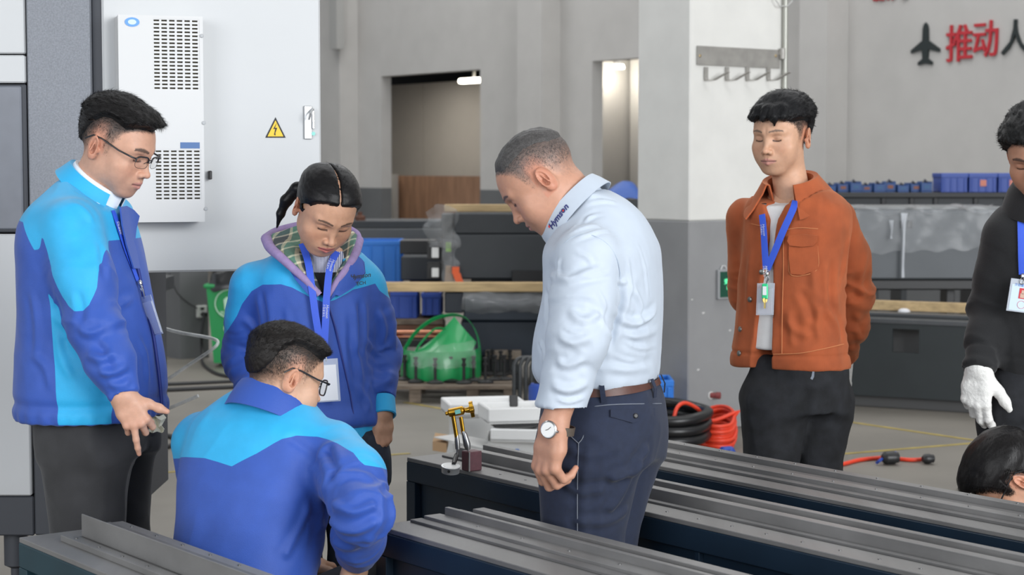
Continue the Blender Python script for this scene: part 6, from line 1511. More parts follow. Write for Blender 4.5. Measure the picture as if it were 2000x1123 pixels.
    # zip edge down the front
    b = MB(); pts = [T.pt(z, -3, .006) for z in np.linspace(hem + .01, 1.24, 24)]
    N_ = np.array([.985, -.17, 0]); b.tube(pts, .0045, 8); b.build('zip', mat('zip_tape', (.015, .03, .20), rough=.6), j, smooth=True)
    B.build(SKIN)
    # tissue tucked in the pocket
    q = P(304, 828, Y0 - .04); g = np.zeros((6, 6, 3))
    for i in range(6):
        for k in range(6): g[i, k] = q + np.array([(i - 2.5) * .0085 + .004 * math.sin(k * 2.1), .012 * math.sin(i * 1.9 + k), (k - 2.5) * .0085 + .003 * math.cos(i * 2.3)])
    b = MB(); b.sheet(g, .0015); b.build('tissue', mat('tissue_paper', (.78, .76, .62), rough=.9), None, smooth=True, label="crumpled pale tissue sticking out of the pointing man's trouser pocket", cat='tissue')
man_left()
# ---- B: woman in the middle, facing the camera, looking down
def woman():
    Y0 = 4.95; yaw = 190; X0 = P(622, 600, Y0)[0]
    root = person(X0, Y0, 'woman with tied-back black hair and a plaid-lined purple hood, looking down'); B = Body(root)
    rot = Rz(yaw); o = np.array([X0, Y0, 0])
    rows = rows_px([(470, 580, 676, .05, 2), (490, 545, 700, .075, 2.1), (508, 520, 716, .095, 2.2), (532, 502, 728, .115, 2.3), (562, 497, 730, .125, 2.3), (620, 505, 725, .135, 2.4), (700, 512, 722, .14, 2.4),
                    (780, 516, 730, .14, 2.4), (822, 520, 734, .14, 2.4), (830, 532, 730, .132, 2.4), (858, 534, 730, .13, 2.4)], Y0, X0, yaw, 'front')
    T = Loft(rows, o, rot)
    S = P(497, 560, 4.95); E = P(480, 690, 5.0); W = P(505, 800, 4.85)
    S2 = P(708, 562, 4.98); E2 = P(735, 690, 5.03); W2 = P(747, 802, 4.93)
    slA = [S, S * .5 + E * .5, E, W]; slB = [S2, S2 * .5 + E2 * .5, E2, W2]; rad = [.066, .062, .060, .042]; radB = [.064, .062, .058, .042]
    cd = (W2 - E2) / np.linalg.norm(W2 - E2)
    def slv(p): return smax(s_chain(p, slB, radB, .03), (p - W2) @ cd.astype(np.float32) + .030, .006)
    def f0(p): return smin(smin(T(p), s_chain(p, slA, rad, .03), .035), slv(p), .035)
    def f(p): return smax(smax(f0(p), -s_ell(p, P(633, 516, 4.83), (.056, .085, .085)), .006), -s_ell(p, P(628, 488, 4.95), (.105, .09, .052)), .006)
    loc2 = lambda V: (lambda q: np.stack([q[:, 0], q[:, 2]], 1))((V - o) @ rot)
    pl = lambda pix, Y: loc2(np.array([P(x, y, Y) for x, y in pix]))
    polyA = pl([(440, 420), (800, 420), (800, 610), (748, 572), (738, 557), (712, 562), (690, 566), (676, 574), (650, 586), (628, 588), (607, 580), (569, 560), (548, 554), (513, 556), (492, 570), (474, 596), (464, 620), (440, 660)], 4.85)
    hemz = T.t[0]; bandz = P(700, 826, Y0)[2]
    def panel(V):
        d = poly_sd(loc2(V), polyA); return np.maximum(d, bandz - V[:, 2] - 10 * (np.abs(V[:, 0] - X0) > .205))
    cr = px_creases(f0, [([(735, 600), (750, 640), (745, 690)], .007), ([(712, 660), (735, 690), (765, 690)], .008), ([(715, 700), (745, 720), (772, 712)], -.008), ([(720, 735), (748, 748), (770, 735)], .008), ([(725, 765), (748, 772), (766, 760)], -.006), ([(700, 580), (706, 650), (700, 720)], -.009), ([(690, 640), (700, 700), (712, 780)], .005), ([(470, 620), (495, 640), (510, 690)], .006), ([(462, 680), (490, 690), (505, 720)], -.006),
        ([(513, 560), (520, 640), (518, 700)], -.008), ([(560, 590), (565, 660), (575, 730)], .003), ([(670, 600), (676, 700), (690, 790)], .004), ([(690, 740), (715, 790), (705, 815)], .005)])
    ft = lambda V: cr(V) - .005 * np.exp(-((V[:, 2] - bandz) / .006) ** 2)
    j, V, F = sdf_obj('jacket', f, [X0 - .36, Y0 - .32, hemz - .02], [X0 + .36, Y0 + .32, 1.32], .0055, JACK, root, cloth_folds([(slA, .066), (slB, .066)], .0035, .0075, 5, rot, tf=(9, 9, 3.5), extra=ft), {'panel': panel})
    h = dict(HEAD0, w=1.0, jaw=.97, s=.93, skin=(0.56, 0.31, 0.20), female=1.0, lips=(.55, .15, .14), nose=1.0, browt=.0034, brow=(.07, .045, .035), neck_r=(.045, .050), lash=.0042,
             hl=[(-.12, -.06), (-.06, -.055), (-.03, -.03), (-.012, .000), (.004, .010), (.016, -.012), (.026, -.008), (.036, .016), (.05, .040), (.064, .056), (.080, .066), (.12, .07)],
             fade=[(-.12, .006), (.12, .006)])
    Hm, Ho = head_setup(B, 635, 406, 4.80, 205, 39, h, P(618, 520, 4.98), roll=-7)
    def Tq(q):
        t = .007 + .006 * sstep(.0, .05, np.abs(q[:, 0])) * sstep(.02, .07, q[:, 2])
        part = np.exp(-((q[:, 0] - .004) / .0021) ** 2) * sstep(-.075, -.05, q[:, 1]) * (q[:, 2] > .03)
        return shell(q, h, t, .012) - .020 * part
    tail = lambda q: s_chain(q, [np.array(v) for v in ((.015, -.098, -.005), (.044, -.112, -.030), (.066, -.106, -.070), (.074, -.092, -.110), (.076, -.078, -.150))], [.020, .019, .016, .011, .003], .01)
    def comb(q): return np.array([.9 * np.sign(q[0] - .004), -.8, -.35])
    make_hair(root, Hm, Ho, h, Tq, (.008, .0075, .008), blades=3500, blen=(.015, .03), hug=1.1, xb=False, comb=comb, nz=.0008, nscale=150, rough=.38, extra=tail, up=.03, jt=.05, stub=0, aniso=(.3, .3, 1))
    b = MB(); L = lambda p: Ho + Hm @ (np.array(p) * h['s'])
    b.tube([L((.066, .020, .068)), L((.070, .022, .058)), L((.075, .020, .042)), L((.073, .017, .044)), L((.066, .016, .066))], .0013, 6); b.build('hair_clip', STEEL, root, smooth=True)
    # hand at her left side
    arm_hand(B, W2 + cd * .0, E2, np.array([-.02, -.10, -1]), np.array([-.75, .55, 0]), True, h['skin'], .93, curl=((28, 34, 20), (30, 38, 22), (32, 40, 22), (34, 42, 22)), ext=.35, rw=.024, thumb=(.75, .5, .35))
    core(B, lambda p: smin(T(p, .035), s_chain(p, slA, [.045, .045, .045, .03], .02), .03), [X0 - .3, Y0 - .3, .8], [X0 + .3, Y0 + .3, 1.28], h['skin'])
    # cuff
    b = MB(); b.lathe(W2 - cd * .034, cd, [(-.004, .030), (.0, .0375), (.05, .036), (.052, .032), (.03, .030)], 28); b.build('cuff', CYAN, j, smooth=True, sharp=50)
    # jacket collar spread flat on the shoulders (blue), purple hood with plaid lining, striped roll neck, black vest
    def lapel(side):
        b = MB(); px = [[(556, 486), (572, 510), (592, 538), (618, 572)], [(546, 490), (560, 520), (578, 548), (610, 585)]] if side < 0 else [[(690, 492), (684, 520), (662, 552), (640, 592)], [(706, 505), (713, 530), (700, 552), (655, 574)], [(712, 512), (714, 534), (690, 562), (664, 578)]]
        g = [[hit(f0, x, y, off=.016) for x, y in r] for r in px]; b.sheet(np.array(g), .004); return b
    lapel(-1).build('lapel', BLUE, root, smooth=True, sharp=60); lapel(1).build('lapel', BLUE, root, smooth=True, sharp=60)
    purple = mat('purple_hood_cloth', (.34, .25, .46), rough=.85, bump=.3, bscale=500, noise=.1, scale=60)
    plaid = plaid_mat()
    hc = P(622, 500, 4.95)
    def hood(pix_out, pix_in, nm, m):
        g = [[hit(f, x, y, off=d) for x, y, d in r] for r in (pix_out, pix_in)]; b = MB(); b.sheet(np.array(g), .006); return b.build(nm, m, root, smooth=True, sharp=70)
    def ribbon(px, w, nm, m, parent, r=.5):
        """padded hood edge: a flattened roll through (px, py, depth)"""
        pts = bez([P(x, y, d) for x, y, d in px], 26); b = MB(); b.tube(pts, w, 12); return b.build(nm, m, parent, smooth=True)
    # lining surfaces: from the hood's rim down into the neck
    rimL = [(520, 466, 4.95), (528, 484, 4.88), (548, 502, 4.83), (572, 524, 4.81), (598, 548, 4.81), (624, 576, 4.81)]
    midL = [(546, 452, 4.99), (556, 468, 4.92), (580, 486, 4.87), (596, 508, 4.85), (612, 534, 4.84), (627, 568, 4.83)]
    inL = [(582, 440, 5.00), (590, 470, 4.95), (598, 490, 4.92), (608, 510, 4.89), (618, 536, 4.87), (629, 564, 4.85)]
    rimR = [(700, 470, 5.03), (697, 484, 4.96), (692, 500, 4.91), (680, 522, 4.87), (662, 546, 4.84), (640, 578, 4.82)]
    midR = [(690, 455, 5.05), (686, 470, 4.98), (680, 488, 4.94), (668, 510, 4.90), (655, 538, 4.87), (637, 570, 4.84)]
    inR = [(670, 445, 5.05), (672, 470, 5.0), (664, 492, 4.96), (656, 510, 4.92), (647, 534, 4.88), (634, 564, 4.86)]
    hood_o = None
    for rim, mid, inn in ((rimL, midL, inL), (rimR, midR, inR)):
        G = np.array([bez([P(*q) for q in r], 24) for r in (rim, mid, inn)]); D = np.array([G[0], G[0] * .5 + G[1] * .5 + np.array([0, -.008, .004]), G[1], G[1] * .5 + G[2] * .5, G[2]])
        b = MB(); b.tube(G[0], np.linspace(.015, .009, len(G[0])), 12); ho = b.build('hood', purple, root, smooth=True)
        b = MB(); b.sheet(D, .004); b.build('hood_lining', plaid, ho, smooth=True)
    back = bez([P(520, 466, 4.95), P(545, 452, 5.02), P(600, 440, 5.07), P(650, 440, 5.09), P(690, 455, 5.08), P(699, 470, 5.03)], 30); b = MB(); b.tube(back, .014, 12); b.build('hood', purple, root, smooth=True)
    st = stripe_mat(); nk = P(624, 508, 4.90)
    b = MB(); b.lathe(P(634, 532, 4.90), np.array([-.02, .05, 1]), [(0, .050), (.012, .054), (.040, .052), (.055, .050), (.05, .045)], 40); b.build('roll_neck', st, root, smooth=True)
    b = MB(); b.lathe(P(632, 592, 4.895), np.array([0, .10, 1]), [(0, .046), (.03, .056), (.070, .060), (.085, .048)], 32); b.build('vest', mat('black_knit', (.012, .012, .014), rough=.9, bump=.3, bscale=300), root, smooth=True)
    # zip line and pockets seam
    b = MB(); b.tube([hit(f, x, y, off=.001) for x, y in ((640, 592), (655, 640), (668, 700), (684, 770), (692, 822))], .0026, 6); b.build('zip', mat('zip_tape', (.015, .03, .20), rough=.6), j, smooth=True)
    V2 = mat('print_black', (.015, .015, .02), rough=.6)
    c0 = hit(f, 684, 553, off=.006); ux = np.array([.95, .1, .12]); uz = np.array([-.05, .0, 1])
    text_obj(j, [('Hymson', .017, plane_map(c0 + uz * .010, ux, uz), .02, .2), ('TECH', .013, plane_map(c0 + ux * .010 - uz * .008, ux, uz), .02, 0)], V2)
    lan = lanyard(root, f0, [[(592, 486), (602, 520), (608, 560), (616, 620), (628, 690)], [(655, 500), (642, 530), (636, 580), (634, 630), (631, 690)]], .0185, None, strap_off=.022)
    cl = P(631, 696, 4.77); bt = P(637, 701, 4.765)
    badge(root, bt, np.array([.99, .05, .06]), P(643, 783, 4.775) - bt, .060, .114, clip=cl)
    tr = mat('dark_jeans', (.018, .024, .040), rough=.85, noise=.3, scale=40, bump=.2, bscale=600)
    L3 = lambda x, y, z: o + rot @ np.array([x, y, z]); cx = (P(632, 850, Y0)[0] - X0) / rot[0, 0]
    Pl = Loft([(.66, cx, 0, .165, .12, .12, 2.2), (.75, cx, 0, .165, .12, .125, 2.3), (.84, cx, 0, .14, .11, .11, 2.3)], o, rot)
    sdf_obj('trousers', legs_sdf(Pl, [L3(cx + .085, 0, .70), L3(cx - .085, 0, .70)], [L3(cx + .085, .01, .42), L3(cx - .085, .01, .42)], [L3(cx + .08, -.02, .07), L3(cx - .08, -.02, .07)], (.095, .068, .055)), [X0 - .3, Y0 - .26, .05], [X0 + .3, Y0 + .26, .87], .0085, tr, root, cloth_folds([], .004, seed=33, rot=rot, tf=(8, 9, 5)))
    for sx in (.08, -.08): shoe(root, L3(cx + sx, -.02, 0), yaw, ('black', (.02, .02, .02)), .9)
    B.build(SKIN)
def plaid_mat():
    m = mat('plaid_lining', (.5, .5, .5), rough=.9, noise=.1, scale=80)
    nt = m.node_tree; b = nt.nodes['Principled BSDF']; mx = [n for n in nt.nodes if n.type == 'MIX'][0]
    tc = nt.nodes.new('ShaderNodeTexCoord'); mp = nt.nodes.new('ShaderNodeMapping'); mp.inputs['Rotation'].default_value = (.3, .5, .4); nt.links.new(tc.outputs['Object'], mp.inputs['Vector'])
    def band(axis, sc, ph):
        w = nt.nodes.new('ShaderNodeTexWave'); w.bands_direction = axis; w.inputs['Scale'].default_value = sc; w.inputs['Phase Offset'].default_value = ph; nt.links.new(mp.outputs['Vector'], w.inputs['Vector'])
        r = nt.nodes.new('ShaderNodeValToRGB'); r.color_ramp.interpolation = 'CONSTANT'; nt.links.new(w.outputs['Fac'], r.inputs['Fac']); return r
    r1 = band('X', 5.5, 0); e = r1.color_ramp.elements; e[0].color = (.02, .025, .035, 1); e[1].position = .38; e[1].color = (.62, .55, .36, 1)
    x = e.new(.72); x.color = (.10, .26, .16, 1)
    r2 = band('Z', 5.5, 1.3); e = r2.color_ramp.elements; e[0].color = (.10, .12, .12, 1); e[1].position = .42; e[1].color = (.75, .70, .55, 1)
    x = e.new(.75); x.color = (.12, .22, .20, 1)
    mm = nt.nodes.new('ShaderNodeMix'); mm.data_type = 'RGBA'; mm.inputs['Factor'].default_value = .5; nt.links.new(r1.outputs[0], mm.inputs[6]); nt.links.new(r2.outputs[0], mm.inputs[7]); nt.links.new(mm.outputs[2], mx.inputs[6]); return m
def stripe_mat():
    m = mat('striped_knit', (.5, .5, .5), rough=.9, noise=.05, scale=80)
    nt = m.node_tree; mx = [n for n in nt.nodes if n.type == 'MIX'][0]
    tc = nt.nodes.new('ShaderNodeTexCoord'); w = nt.nodes.new('ShaderNodeTexWave'); w.bands_direction = 'X'; w.inputs['Scale'].default_value = 80; nt.links.new(tc.outputs['Object'], w.inputs['Vector'])
    r = nt.nodes.new('ShaderNodeValToRGB'); r.color_ramp.elements[0].color = (.12, .14, .26, 1); r.color_ramp.elements[1].color = (.72, .72, .80, 1); r.color_ramp.elements[0].position = .35; r.color_ramp.elements[1].position = .6
    nt.links.new(w.outputs['Fac'], r.inputs['Fac']); nt.links.new(r.outputs[0], mx.inputs[6]); return m
woman()

# ---- C: stout man in the pale shirt, bending his head over the beds
def man_shirt():
    Y0 = 4.40; yaw = 73; X0 = P(1170, 600, Y0)[0]
    root = person(X0, Y0, 'stout man with cropped greying hair in a pale blue shirt and navy trousers, head bowed'); B = Body(root)
    rot = Rz(yaw); o = np.array([X0, Y0, 0])
    rows = rows_px([(352, 1128, 1166, .05, 2), (366, 1124, 1184, .085, 2.1), (388, 1116, 1222, .095, 2.1), (410, 1102, 1248, .110, 2.1), (436, 1086, 1268, .140, 2.1), (458, 1075, 1279, .170, 2.2), (480, 1066, 1288, .205, 2.3), (530, 1062, 1293, .205, 2.3), (570, 1061, 1294, .20, 2.3),
                    (620, 1052, 1292, .20, 2.3), (660, 1045, 1289, .20, 2.3), (700, 1043, 1286, .195, 2.3), (726, 1046, 1284, .19, 2.3), (744, 1056, 1280, .18, 2.3)], Y0, X0, yaw, 'side')
    T = Loft(rows, o, rot)
    S = P(1148, 505, 4.235); E = P(1130, 662, 4.16); W = P(1086, 822, 4.15)
    S2 = o + rot @ np.array([.18, 0, 0]) + np.array([-.02, 0, S[2] - .02]); E2 = S2 + np.array([-.05, .05, -.27]); W2 = E2 + np.array([-.07, .02, -.24])
    slA = [S, S * .5 + E * .5, E, E * .5 + W * .5, W]; rA = [.080, .070, .060, .052, .051]; slB = [S2, E2, W2]
    cd = (W - E) / np.linalg.norm(W - E); cutn = cd * .97 + np.array([.10, 0, .0]); cutn /= np.linalg.norm(cutn)
    def sleeve(p): return smax(smax(s_chain(p, slA, rA, .03), (p - W) @ cutn.astype(np.float32) + .028, .004), -s_cone(p, W - cd * .05, W + cd * .1, .040, .048), .004)
    def f0(p): return smin(smin(T(p), sleeve(p), .018), s_chain(p, slB, [.075, .062, .05], .02), .03)
    nc = P(1109, 399, Y0); nrot = Rz(yaw) @ Rx(-48)
    f = neck_cut(f0, nc, nrot, .034, .125)
    # folds: creases at the armhole, sleeve and lower back
    big = px_creases(f, [([(1070, 536), (1105, 546), (1150, 532), (1205, 518)], .007), ([(1196, 596), (1225, 632), (1262, 624), (1290, 585)], .009), ([(1200, 640), (1240, 656), (1290, 640)], .007), ([(1208, 540), (1214, 580), (1197, 640), (1186, 710)], -.010), ([(1110, 600), (1140, 628), (1182, 600)], .006),
        ([(1085, 700), (1110, 714), (1152, 690)], .007), ([(1072, 748), (1110, 762), (1158, 740)], .007), ([(1230, 555), (1252, 600), (1240, 655)], .006), ([(1090, 655), (1120, 668), (1165, 650)], .006), ([(1170, 715), (1220, 722), (1280, 712)], .005), ([(1064, 560), (1072, 600), (1066, 650)], -.006)], wid=.009)
    fine = px_creases(f, [([(1110, 452), (1150, 425), (1195, 418)], .004), ([(1106, 462), (1150, 442), (1208, 430)], .0045), ([(1112, 474), (1160, 455), (1215, 446)], .004), ([(1140, 400), (1180, 392), (1215, 400)], .0035), ([(1120, 492), (1150, 505), (1160, 530)], .003), ([(1095, 500), (1088, 530), (1100, 545)], .004), ([(1130, 545), (1165, 540), (1200, 530)], .003), ([(1240, 470), (1262, 540), (1268, 600)], .003), ([(1225, 500), (1232, 560), (1222, 600)], .003),
        ([(1160, 560), (1180, 600), (1170, 660)], .003), ([(1100, 640), (1125, 650), (1150, 640)], .003), ([(1205, 660), (1250, 680), (1288, 672)], .004), ([(1190, 690), (1230, 705), (1284, 698)], .004), ([(1080, 775), (1110, 785), (1150, 770)], .004), ([(1205, 545), (1214, 552), (1228, 548)], .005), ([(1052, 660), (1062, 690), (1058, 720)], .004)], wid=.0048)
    extra = lambda V: big(V) + fine(V)
    hem = T.t[0]
    m = mat('pale_blue_shirt', (.50, .56, .64), rough=.7, noise=.02, scale=30, bump=.15, bscale=900, sheen=.1)
    j, V, F = sdf_obj('shirt', f, [X0 - .34, Y0 - .46, hem - .03], [X0 + .34, Y0 + .40, 1.48], .005, m, root, cloth_folds([(slA, .075), (slB, .07)], .0030, .0055, 8, rot, extra=extra, tf=(8, 8, 4), hemz=hem + .03))
    b = MB()
    for pts in ([(1101, 476), (1120, 462), (1152, 458), (1186, 476), (1206, 508), (1213, 545)][:6],): b.tube([hit(f, x, y, off=.0022) for x, y in bez(pts, 26)], .0009, 5)
    b.build('stitching', mat('shirt_thread', (.45, .52, .62), rough=.9), j)['kind'] = 'stuff'
    h = dict(HEAD0, w=1.06, jaw=1.12, fat=.010, s=.975, skin=(.51, .268, .18), nose=1.15, brow=(.06, .05, .045), browt=.0040, neck_r=(.066, .072), buzz=.86, haircol=(.085, .08, .078),
             hl=[(-.12, -.05), (-.075, -.05), (-.05, -.04), (-.034, -.005), (-.018, .022), (.004, .022), (.014, -.012), (.026, -.004), (.036, .034), (.05, .058), (.066, .074), (.08, .082), (.12, .085)],
             sh=[(-.12, .035), (-.08, .048), (-.05, .068), (-.02, .076), (.02, .072), (.05, .070), (.066, .082), (.12, .092)])
    Hm, Ho = head_setup(B, 1056, 349, 4.40, 84, 43, h, P(1132, 420, Y0))
    def Tq(q):
        return shell(q, h, .0045 + .002 * vnoise(q, 60), .02)
    make_hair(root, Hm, Ho, h, Tq, (.070, .066, .064), blades=8000, blen=(.005, .009), comb=lambda q: np.array([q[0] * 2, .8, .1]), nz=.0008, nscale=160, stub=11000, sl=.0045)
    wd = np.array([-.18, 0.02, -.98])
    arm_hand(B, P(1082, 832, 4.15), E, wd, np.array([.80, .60, .05]), True, h['skin'], 1.10, curl=((38, 62, 30), (42, 66, 30), (46, 68, 30), (50, 66, 30)), thumb=(.75, .35, .55), ext=.25, rw=.030, re=.046)
    core(B, lambda p: smin(T(p, .035), s_chain(p, slB, [.05, .045, .03], .02), .03), [X0 - .3, Y0 - .3, .95], [X0 + .3, Y0 + .36, 1.45], h['skin'])
    # collar with the woven name
    def pc(a):
        b = abs(((a + 180) % 360) - 180); fr = math.exp(-(b / 60) ** 2)
        return [(-.012, -.05), (-.008, -.016), (-.004, .002), (.001, .003), (.007, -.014), (.011, -.030 - .006 * fr), (.014, -.040 - .014 * fr)]
    cob, G = collar_obj('collar', root, nc, nrot, .078, .092, pc, (8, 352), m, n=240, thick=.0025)
    Gd = np.stack([np.stack([np.interp(np.linspace(0, G.shape[1] - 1, 40), np.arange(G.shape[1]), G[i, :, k]) for k in range(3)], 1) for i in range(G.shape[0])]).reshape(-1, 3); Gd = Gd[Gd[:, 1] < Y0 - .03]
    # lettering along the collar's outer fall
    w0, w1 = P(1080, 449, 4.30), P(1115, 404, 4.30)
    navy = mat('woven_navy', (.03, .035, .16), rough=.7); red = mat('woven_red', (.55, .03, .03), rough=.7)
    def fcol(p):
        return np.linalg.norm(p[:, None, :].astype(float) - Gd[None], axis=2).min(1) - .0034
    a0, a1 = hit(fcol, 1079, 449, 3.8, 5), hit(fcol, 1114, 402, 3.8, 5)
    ux = (a1 - a0) / np.linalg.norm(a1 - a0); nn = np.array([-.15, -.96, .12]); nn -= ux * (nn @ ux); nn /= np.linalg.norm(nn); uy = np.cross(nn, ux)
    def cmap(off_v):
        def fn(u, v):
            p = a0 + ux * u + uy * (v + off_v) + nn * .03
            q = p[None]; d = -nn
            t = 0
            for _ in range(14):
                e = float(fcol((p + d * t)[None])[0]); t += max(e, .0) * .8
                if e < .0008 or t > .05: break
            return p + d * ((t if t < .05 else .03) - .0008)
        return fn
    L = np.linalg.norm(a1 - a0); sz = L / 3.55
    cm = cmap(.001); cm0 = {}
    text_obj(cob, [('Hyms', sz, cm, .03, .15), ('n', sz, lambda u, v: cm(u + L * .81, v), .03, .15)], navy)
    rg = MB(); c0 = lambda t, r: cm(L * .74 + r * math.cos(t), sz * .26 + r * math.sin(t))
    rg.tube([c0(t, sz * .20) for t in np.linspace(0, 2 * math.pi, 16)], .0012, 6); rg.build('lettering', navy, cob)
    rg = MB(); rg.tube([c0(t, sz * .06) for t in np.linspace(0, 2 * math.pi, 9)], .0012, 6); rg.tube([cm(-.002, sz * .40), cm(.002, sz * .62)], .0018, 6); rg.build('lettering', red, cob)
    # watch
    wc = P(1089, 837, 4.155); wa = np.array([-.18, .02, -.98]); wa /= np.linalg.norm(wa)
    b = MB(); rr = .0325; u = np.cross(wa, [0, 1, 0]); u /= np.linalg.norm(u); v = np.cross(wa, u)
    g = [[wc + wa * z + (u * math.cos(t) * .0375 + v * math.sin(t) * .0345) for z in (-.0095, 0, .0095)] for t in np.linspace(0, 2 * math.pi, 40)]
    b.sheet(np.array(g), .0022); wt = b.build('wristwatch', mat('brown_leather_strap', (.085, .065, .05), rough=.6, bump=.2), root, smooth=True)
    fd = P(1066, 836, 4.105) - wc; fd -= wa * (fd @ wa); fd = fd / np.linalg.norm(fd); ctr = wc + fd * .0365
    b = MB(); b.lathe(ctr, fd, [(0, .0185), (.002, .0205), (.007, .0205), (.009, .0185), (.0088, .0165)], 32); b.lathe(ctr + fd * .004 + np.cross(fd, wa) * 0 + wa * .0, np.cross(fd, wa), [(.020, .003), (.024, .003)], 10)
    for sg in (-1, 1): b.tube([ctr + np.cross(fd, wa) * .008 * sg + wa * .0 + fd * .003, ctr + np.cross(wa, fd) * .021 * sg * .0 + wa * 0 + fd * .002], .001, 6)
    b.build('watch_case', STEEL, wt, smooth=True, sharp=40)
    b = MB(); b.lathe(ctr + fd * .0085, fd, [(0, .0165), (.0006, .0165)], 32); b.build('watch_dial', mat('dial_white', (.82, .82, .80), rough=.4), wt)
    b = MB(); e2 = np.cross(fd, wa); b.tube([ctr + fd * .0098, ctr + fd * .0098 + (wa * -.6 + e2 * .5) * .012], .0006, 5); b.tube([ctr + fd * .0098, ctr + fd * .0098 + (wa * .3 + e2 * -.6) * .009], .0008, 5); b.build('watch_hand', BLACK_PL, wt)
    # trousers
    jean = denim_mat('navy_trousers', (.0115, .0185, .044)); 
    tr = [(738, 1062, 1283, .175, 2.3), (765, 1062, 1292, .18, 2.3), (810, 1062, 1299, .185, 2.3), (850, 1062, 1298, .185, 2.2), (890, 1063, 1288, .185, 2.2)]
    Pl = Loft(rows_px(tr, Y0, X0, yaw, 'side'), o, rot)
    L3 = lambda x, px, py: np.array([P(px, py, Y0)[0], Y0, P(px, py, Y0)[2]]) + rot @ np.array([x, 0, 0])
    fl = legs_sdf(Pl, [L3(-.085, 1168, 880), L3(.085, 1180, 880)], [L3(-.055, 1148, 1065), L3(.055, 1153, 1065)], [np.array([X0 - .005, Y0 - .05, .07]), np.array([X0 + .035, Y0 + .09, .07])], (.122, .092, .082), .05)
    tcre = [([(1150, 880), (1140, 960), (1142, 1060)], .004), ([(1262, 880), (1235, 920), (1190, 935)], .008), ([(1245, 905), (1215, 960), (1190, 1000)], .007), ([(1105, 870), (1150, 890), (1215, 870)], .004), ([(1098, 940), (1130, 960), (1180, 955)], .005), ([(1222, 1000), (1180, 1020), (1120, 1015)], .005)]
    tl = []
    def tx(V):
        if not tl:
            for px, a in tcre: tl.append((bez([hit(fl, x, y) for x, y in px], 24), a))
        d = np.zeros(len(V))
        for c, a in tl:
            _, dist, _ = chain_param(V, c[::3]); d += a * (np.exp(-(dist / .011) ** 2) - .55 * np.exp(-((dist - .02) / .012) ** 2))
        return d
    t_o, _, _ = sdf_obj('trousers', fl, [X0 - .3, Y0 - .3, .05], [X0 + .3, Y0 + .32, 1.03], .0065, jean, root, cloth_folds([], .0032, seed=35, rot=rot, tf=(8, 8, 5), extra=tx))
    bl = mat('brown_leather_belt', (.085, .030, .020), rough=.45, noise=.15, scale=50)
    zb = P(1200, 746, Y0)[2]; G = []
    for a in np.linspace(0, 360, 73):
        dz = .012 * math.cos(R(a)) * -1
        G.append([Pl.pt(min(zb + z + dz, Pl.t[-1] - .001), a, .004) for z in (-.016, 0, .016)])
    b = MB(); b.sheet(np.array(G), .003); belt = b.build('belt', bl, t_o, smooth=True, sharp=60)
    b = MB()
    for a in (255, 200, 160, 300, 100):
        p0, p1 = Pl.pt(zb - .026, a, .006), Pl.pt(zb + .018, a, .010); t = np.cross(p1 - p0, Pl.pt(zb, a, .1) - Pl.pt(zb, a)); t /= np.linalg.norm(t)
        b = MB(); b.sheet(np.array([[p0 - t * .006, p0 + t * .006], [p0 * .5 + p1 * .5 - t * .006 + (Pl.pt(zb, a, .006) - Pl.pt(zb, a)), p0 * .5 + p1 * .5 + t * .006 + (Pl.pt(zb, a, .006) - Pl.pt(zb, a))], [p1 - t * .006, p1 + t * .006]]), .002); b.build('belt_loop', jean, t_o)
    thr = mat('grey_thread', (.20, .22, .26), rough=.8)
    b = MB(); on = lambda pts: [hit(fl, x, y, off=.0015) for x, y in bez(pts, 24)]
    for pts in ([(1152, 800), (1140, 850), (1130, 866)], [(1103, 838), (1118, 855), (1130, 866)], [(1130, 866), (1128, 940), (1128, 1040), (1130, 1066)], [(1150, 795), (1200, 790), (1292, 788)]): b.tube(on(pts), .0010, 5)
    b.build('stitching', thr, t_o)['kind'] = 'stuff'
    fr = lambda pts: np.array([[hit(fl, x, y, off=.003) for x, y in r] for r in pts])
    b = MB(); b.sheet(fr([[(1192, 800), (1235, 800), (1278, 797)], [(1192, 812), (1235, 813), (1278, 811)], [(1192, 814), (1235, 826), (1278, 812)]]), .002); pk = b.build('back_pocket', jean, t_o, smooth=True, sharp=50)
    b = MB(); p = hit(fl, 1241, 812, off=.006); b.lathe(p, np.array([.35, -.9, .1]), [(0, .006), (.003, .006), (.004, .004)], 14); b.build('button', BLACK_PL, pk)
    for q in ((X0 - .005, Y0 - .05, 0), (X0 + .035, Y0 + .09, 0)): shoe(root, q, 100, ('brown', (.05, .03, .02)))
    B.build(SKIN)
def denim_mat(nm, c):
    m = mat(nm, c, rough=.85, noise=.12, scale=70, bump=.2, bscale=900, sheen=.1); return m
man_shirt()
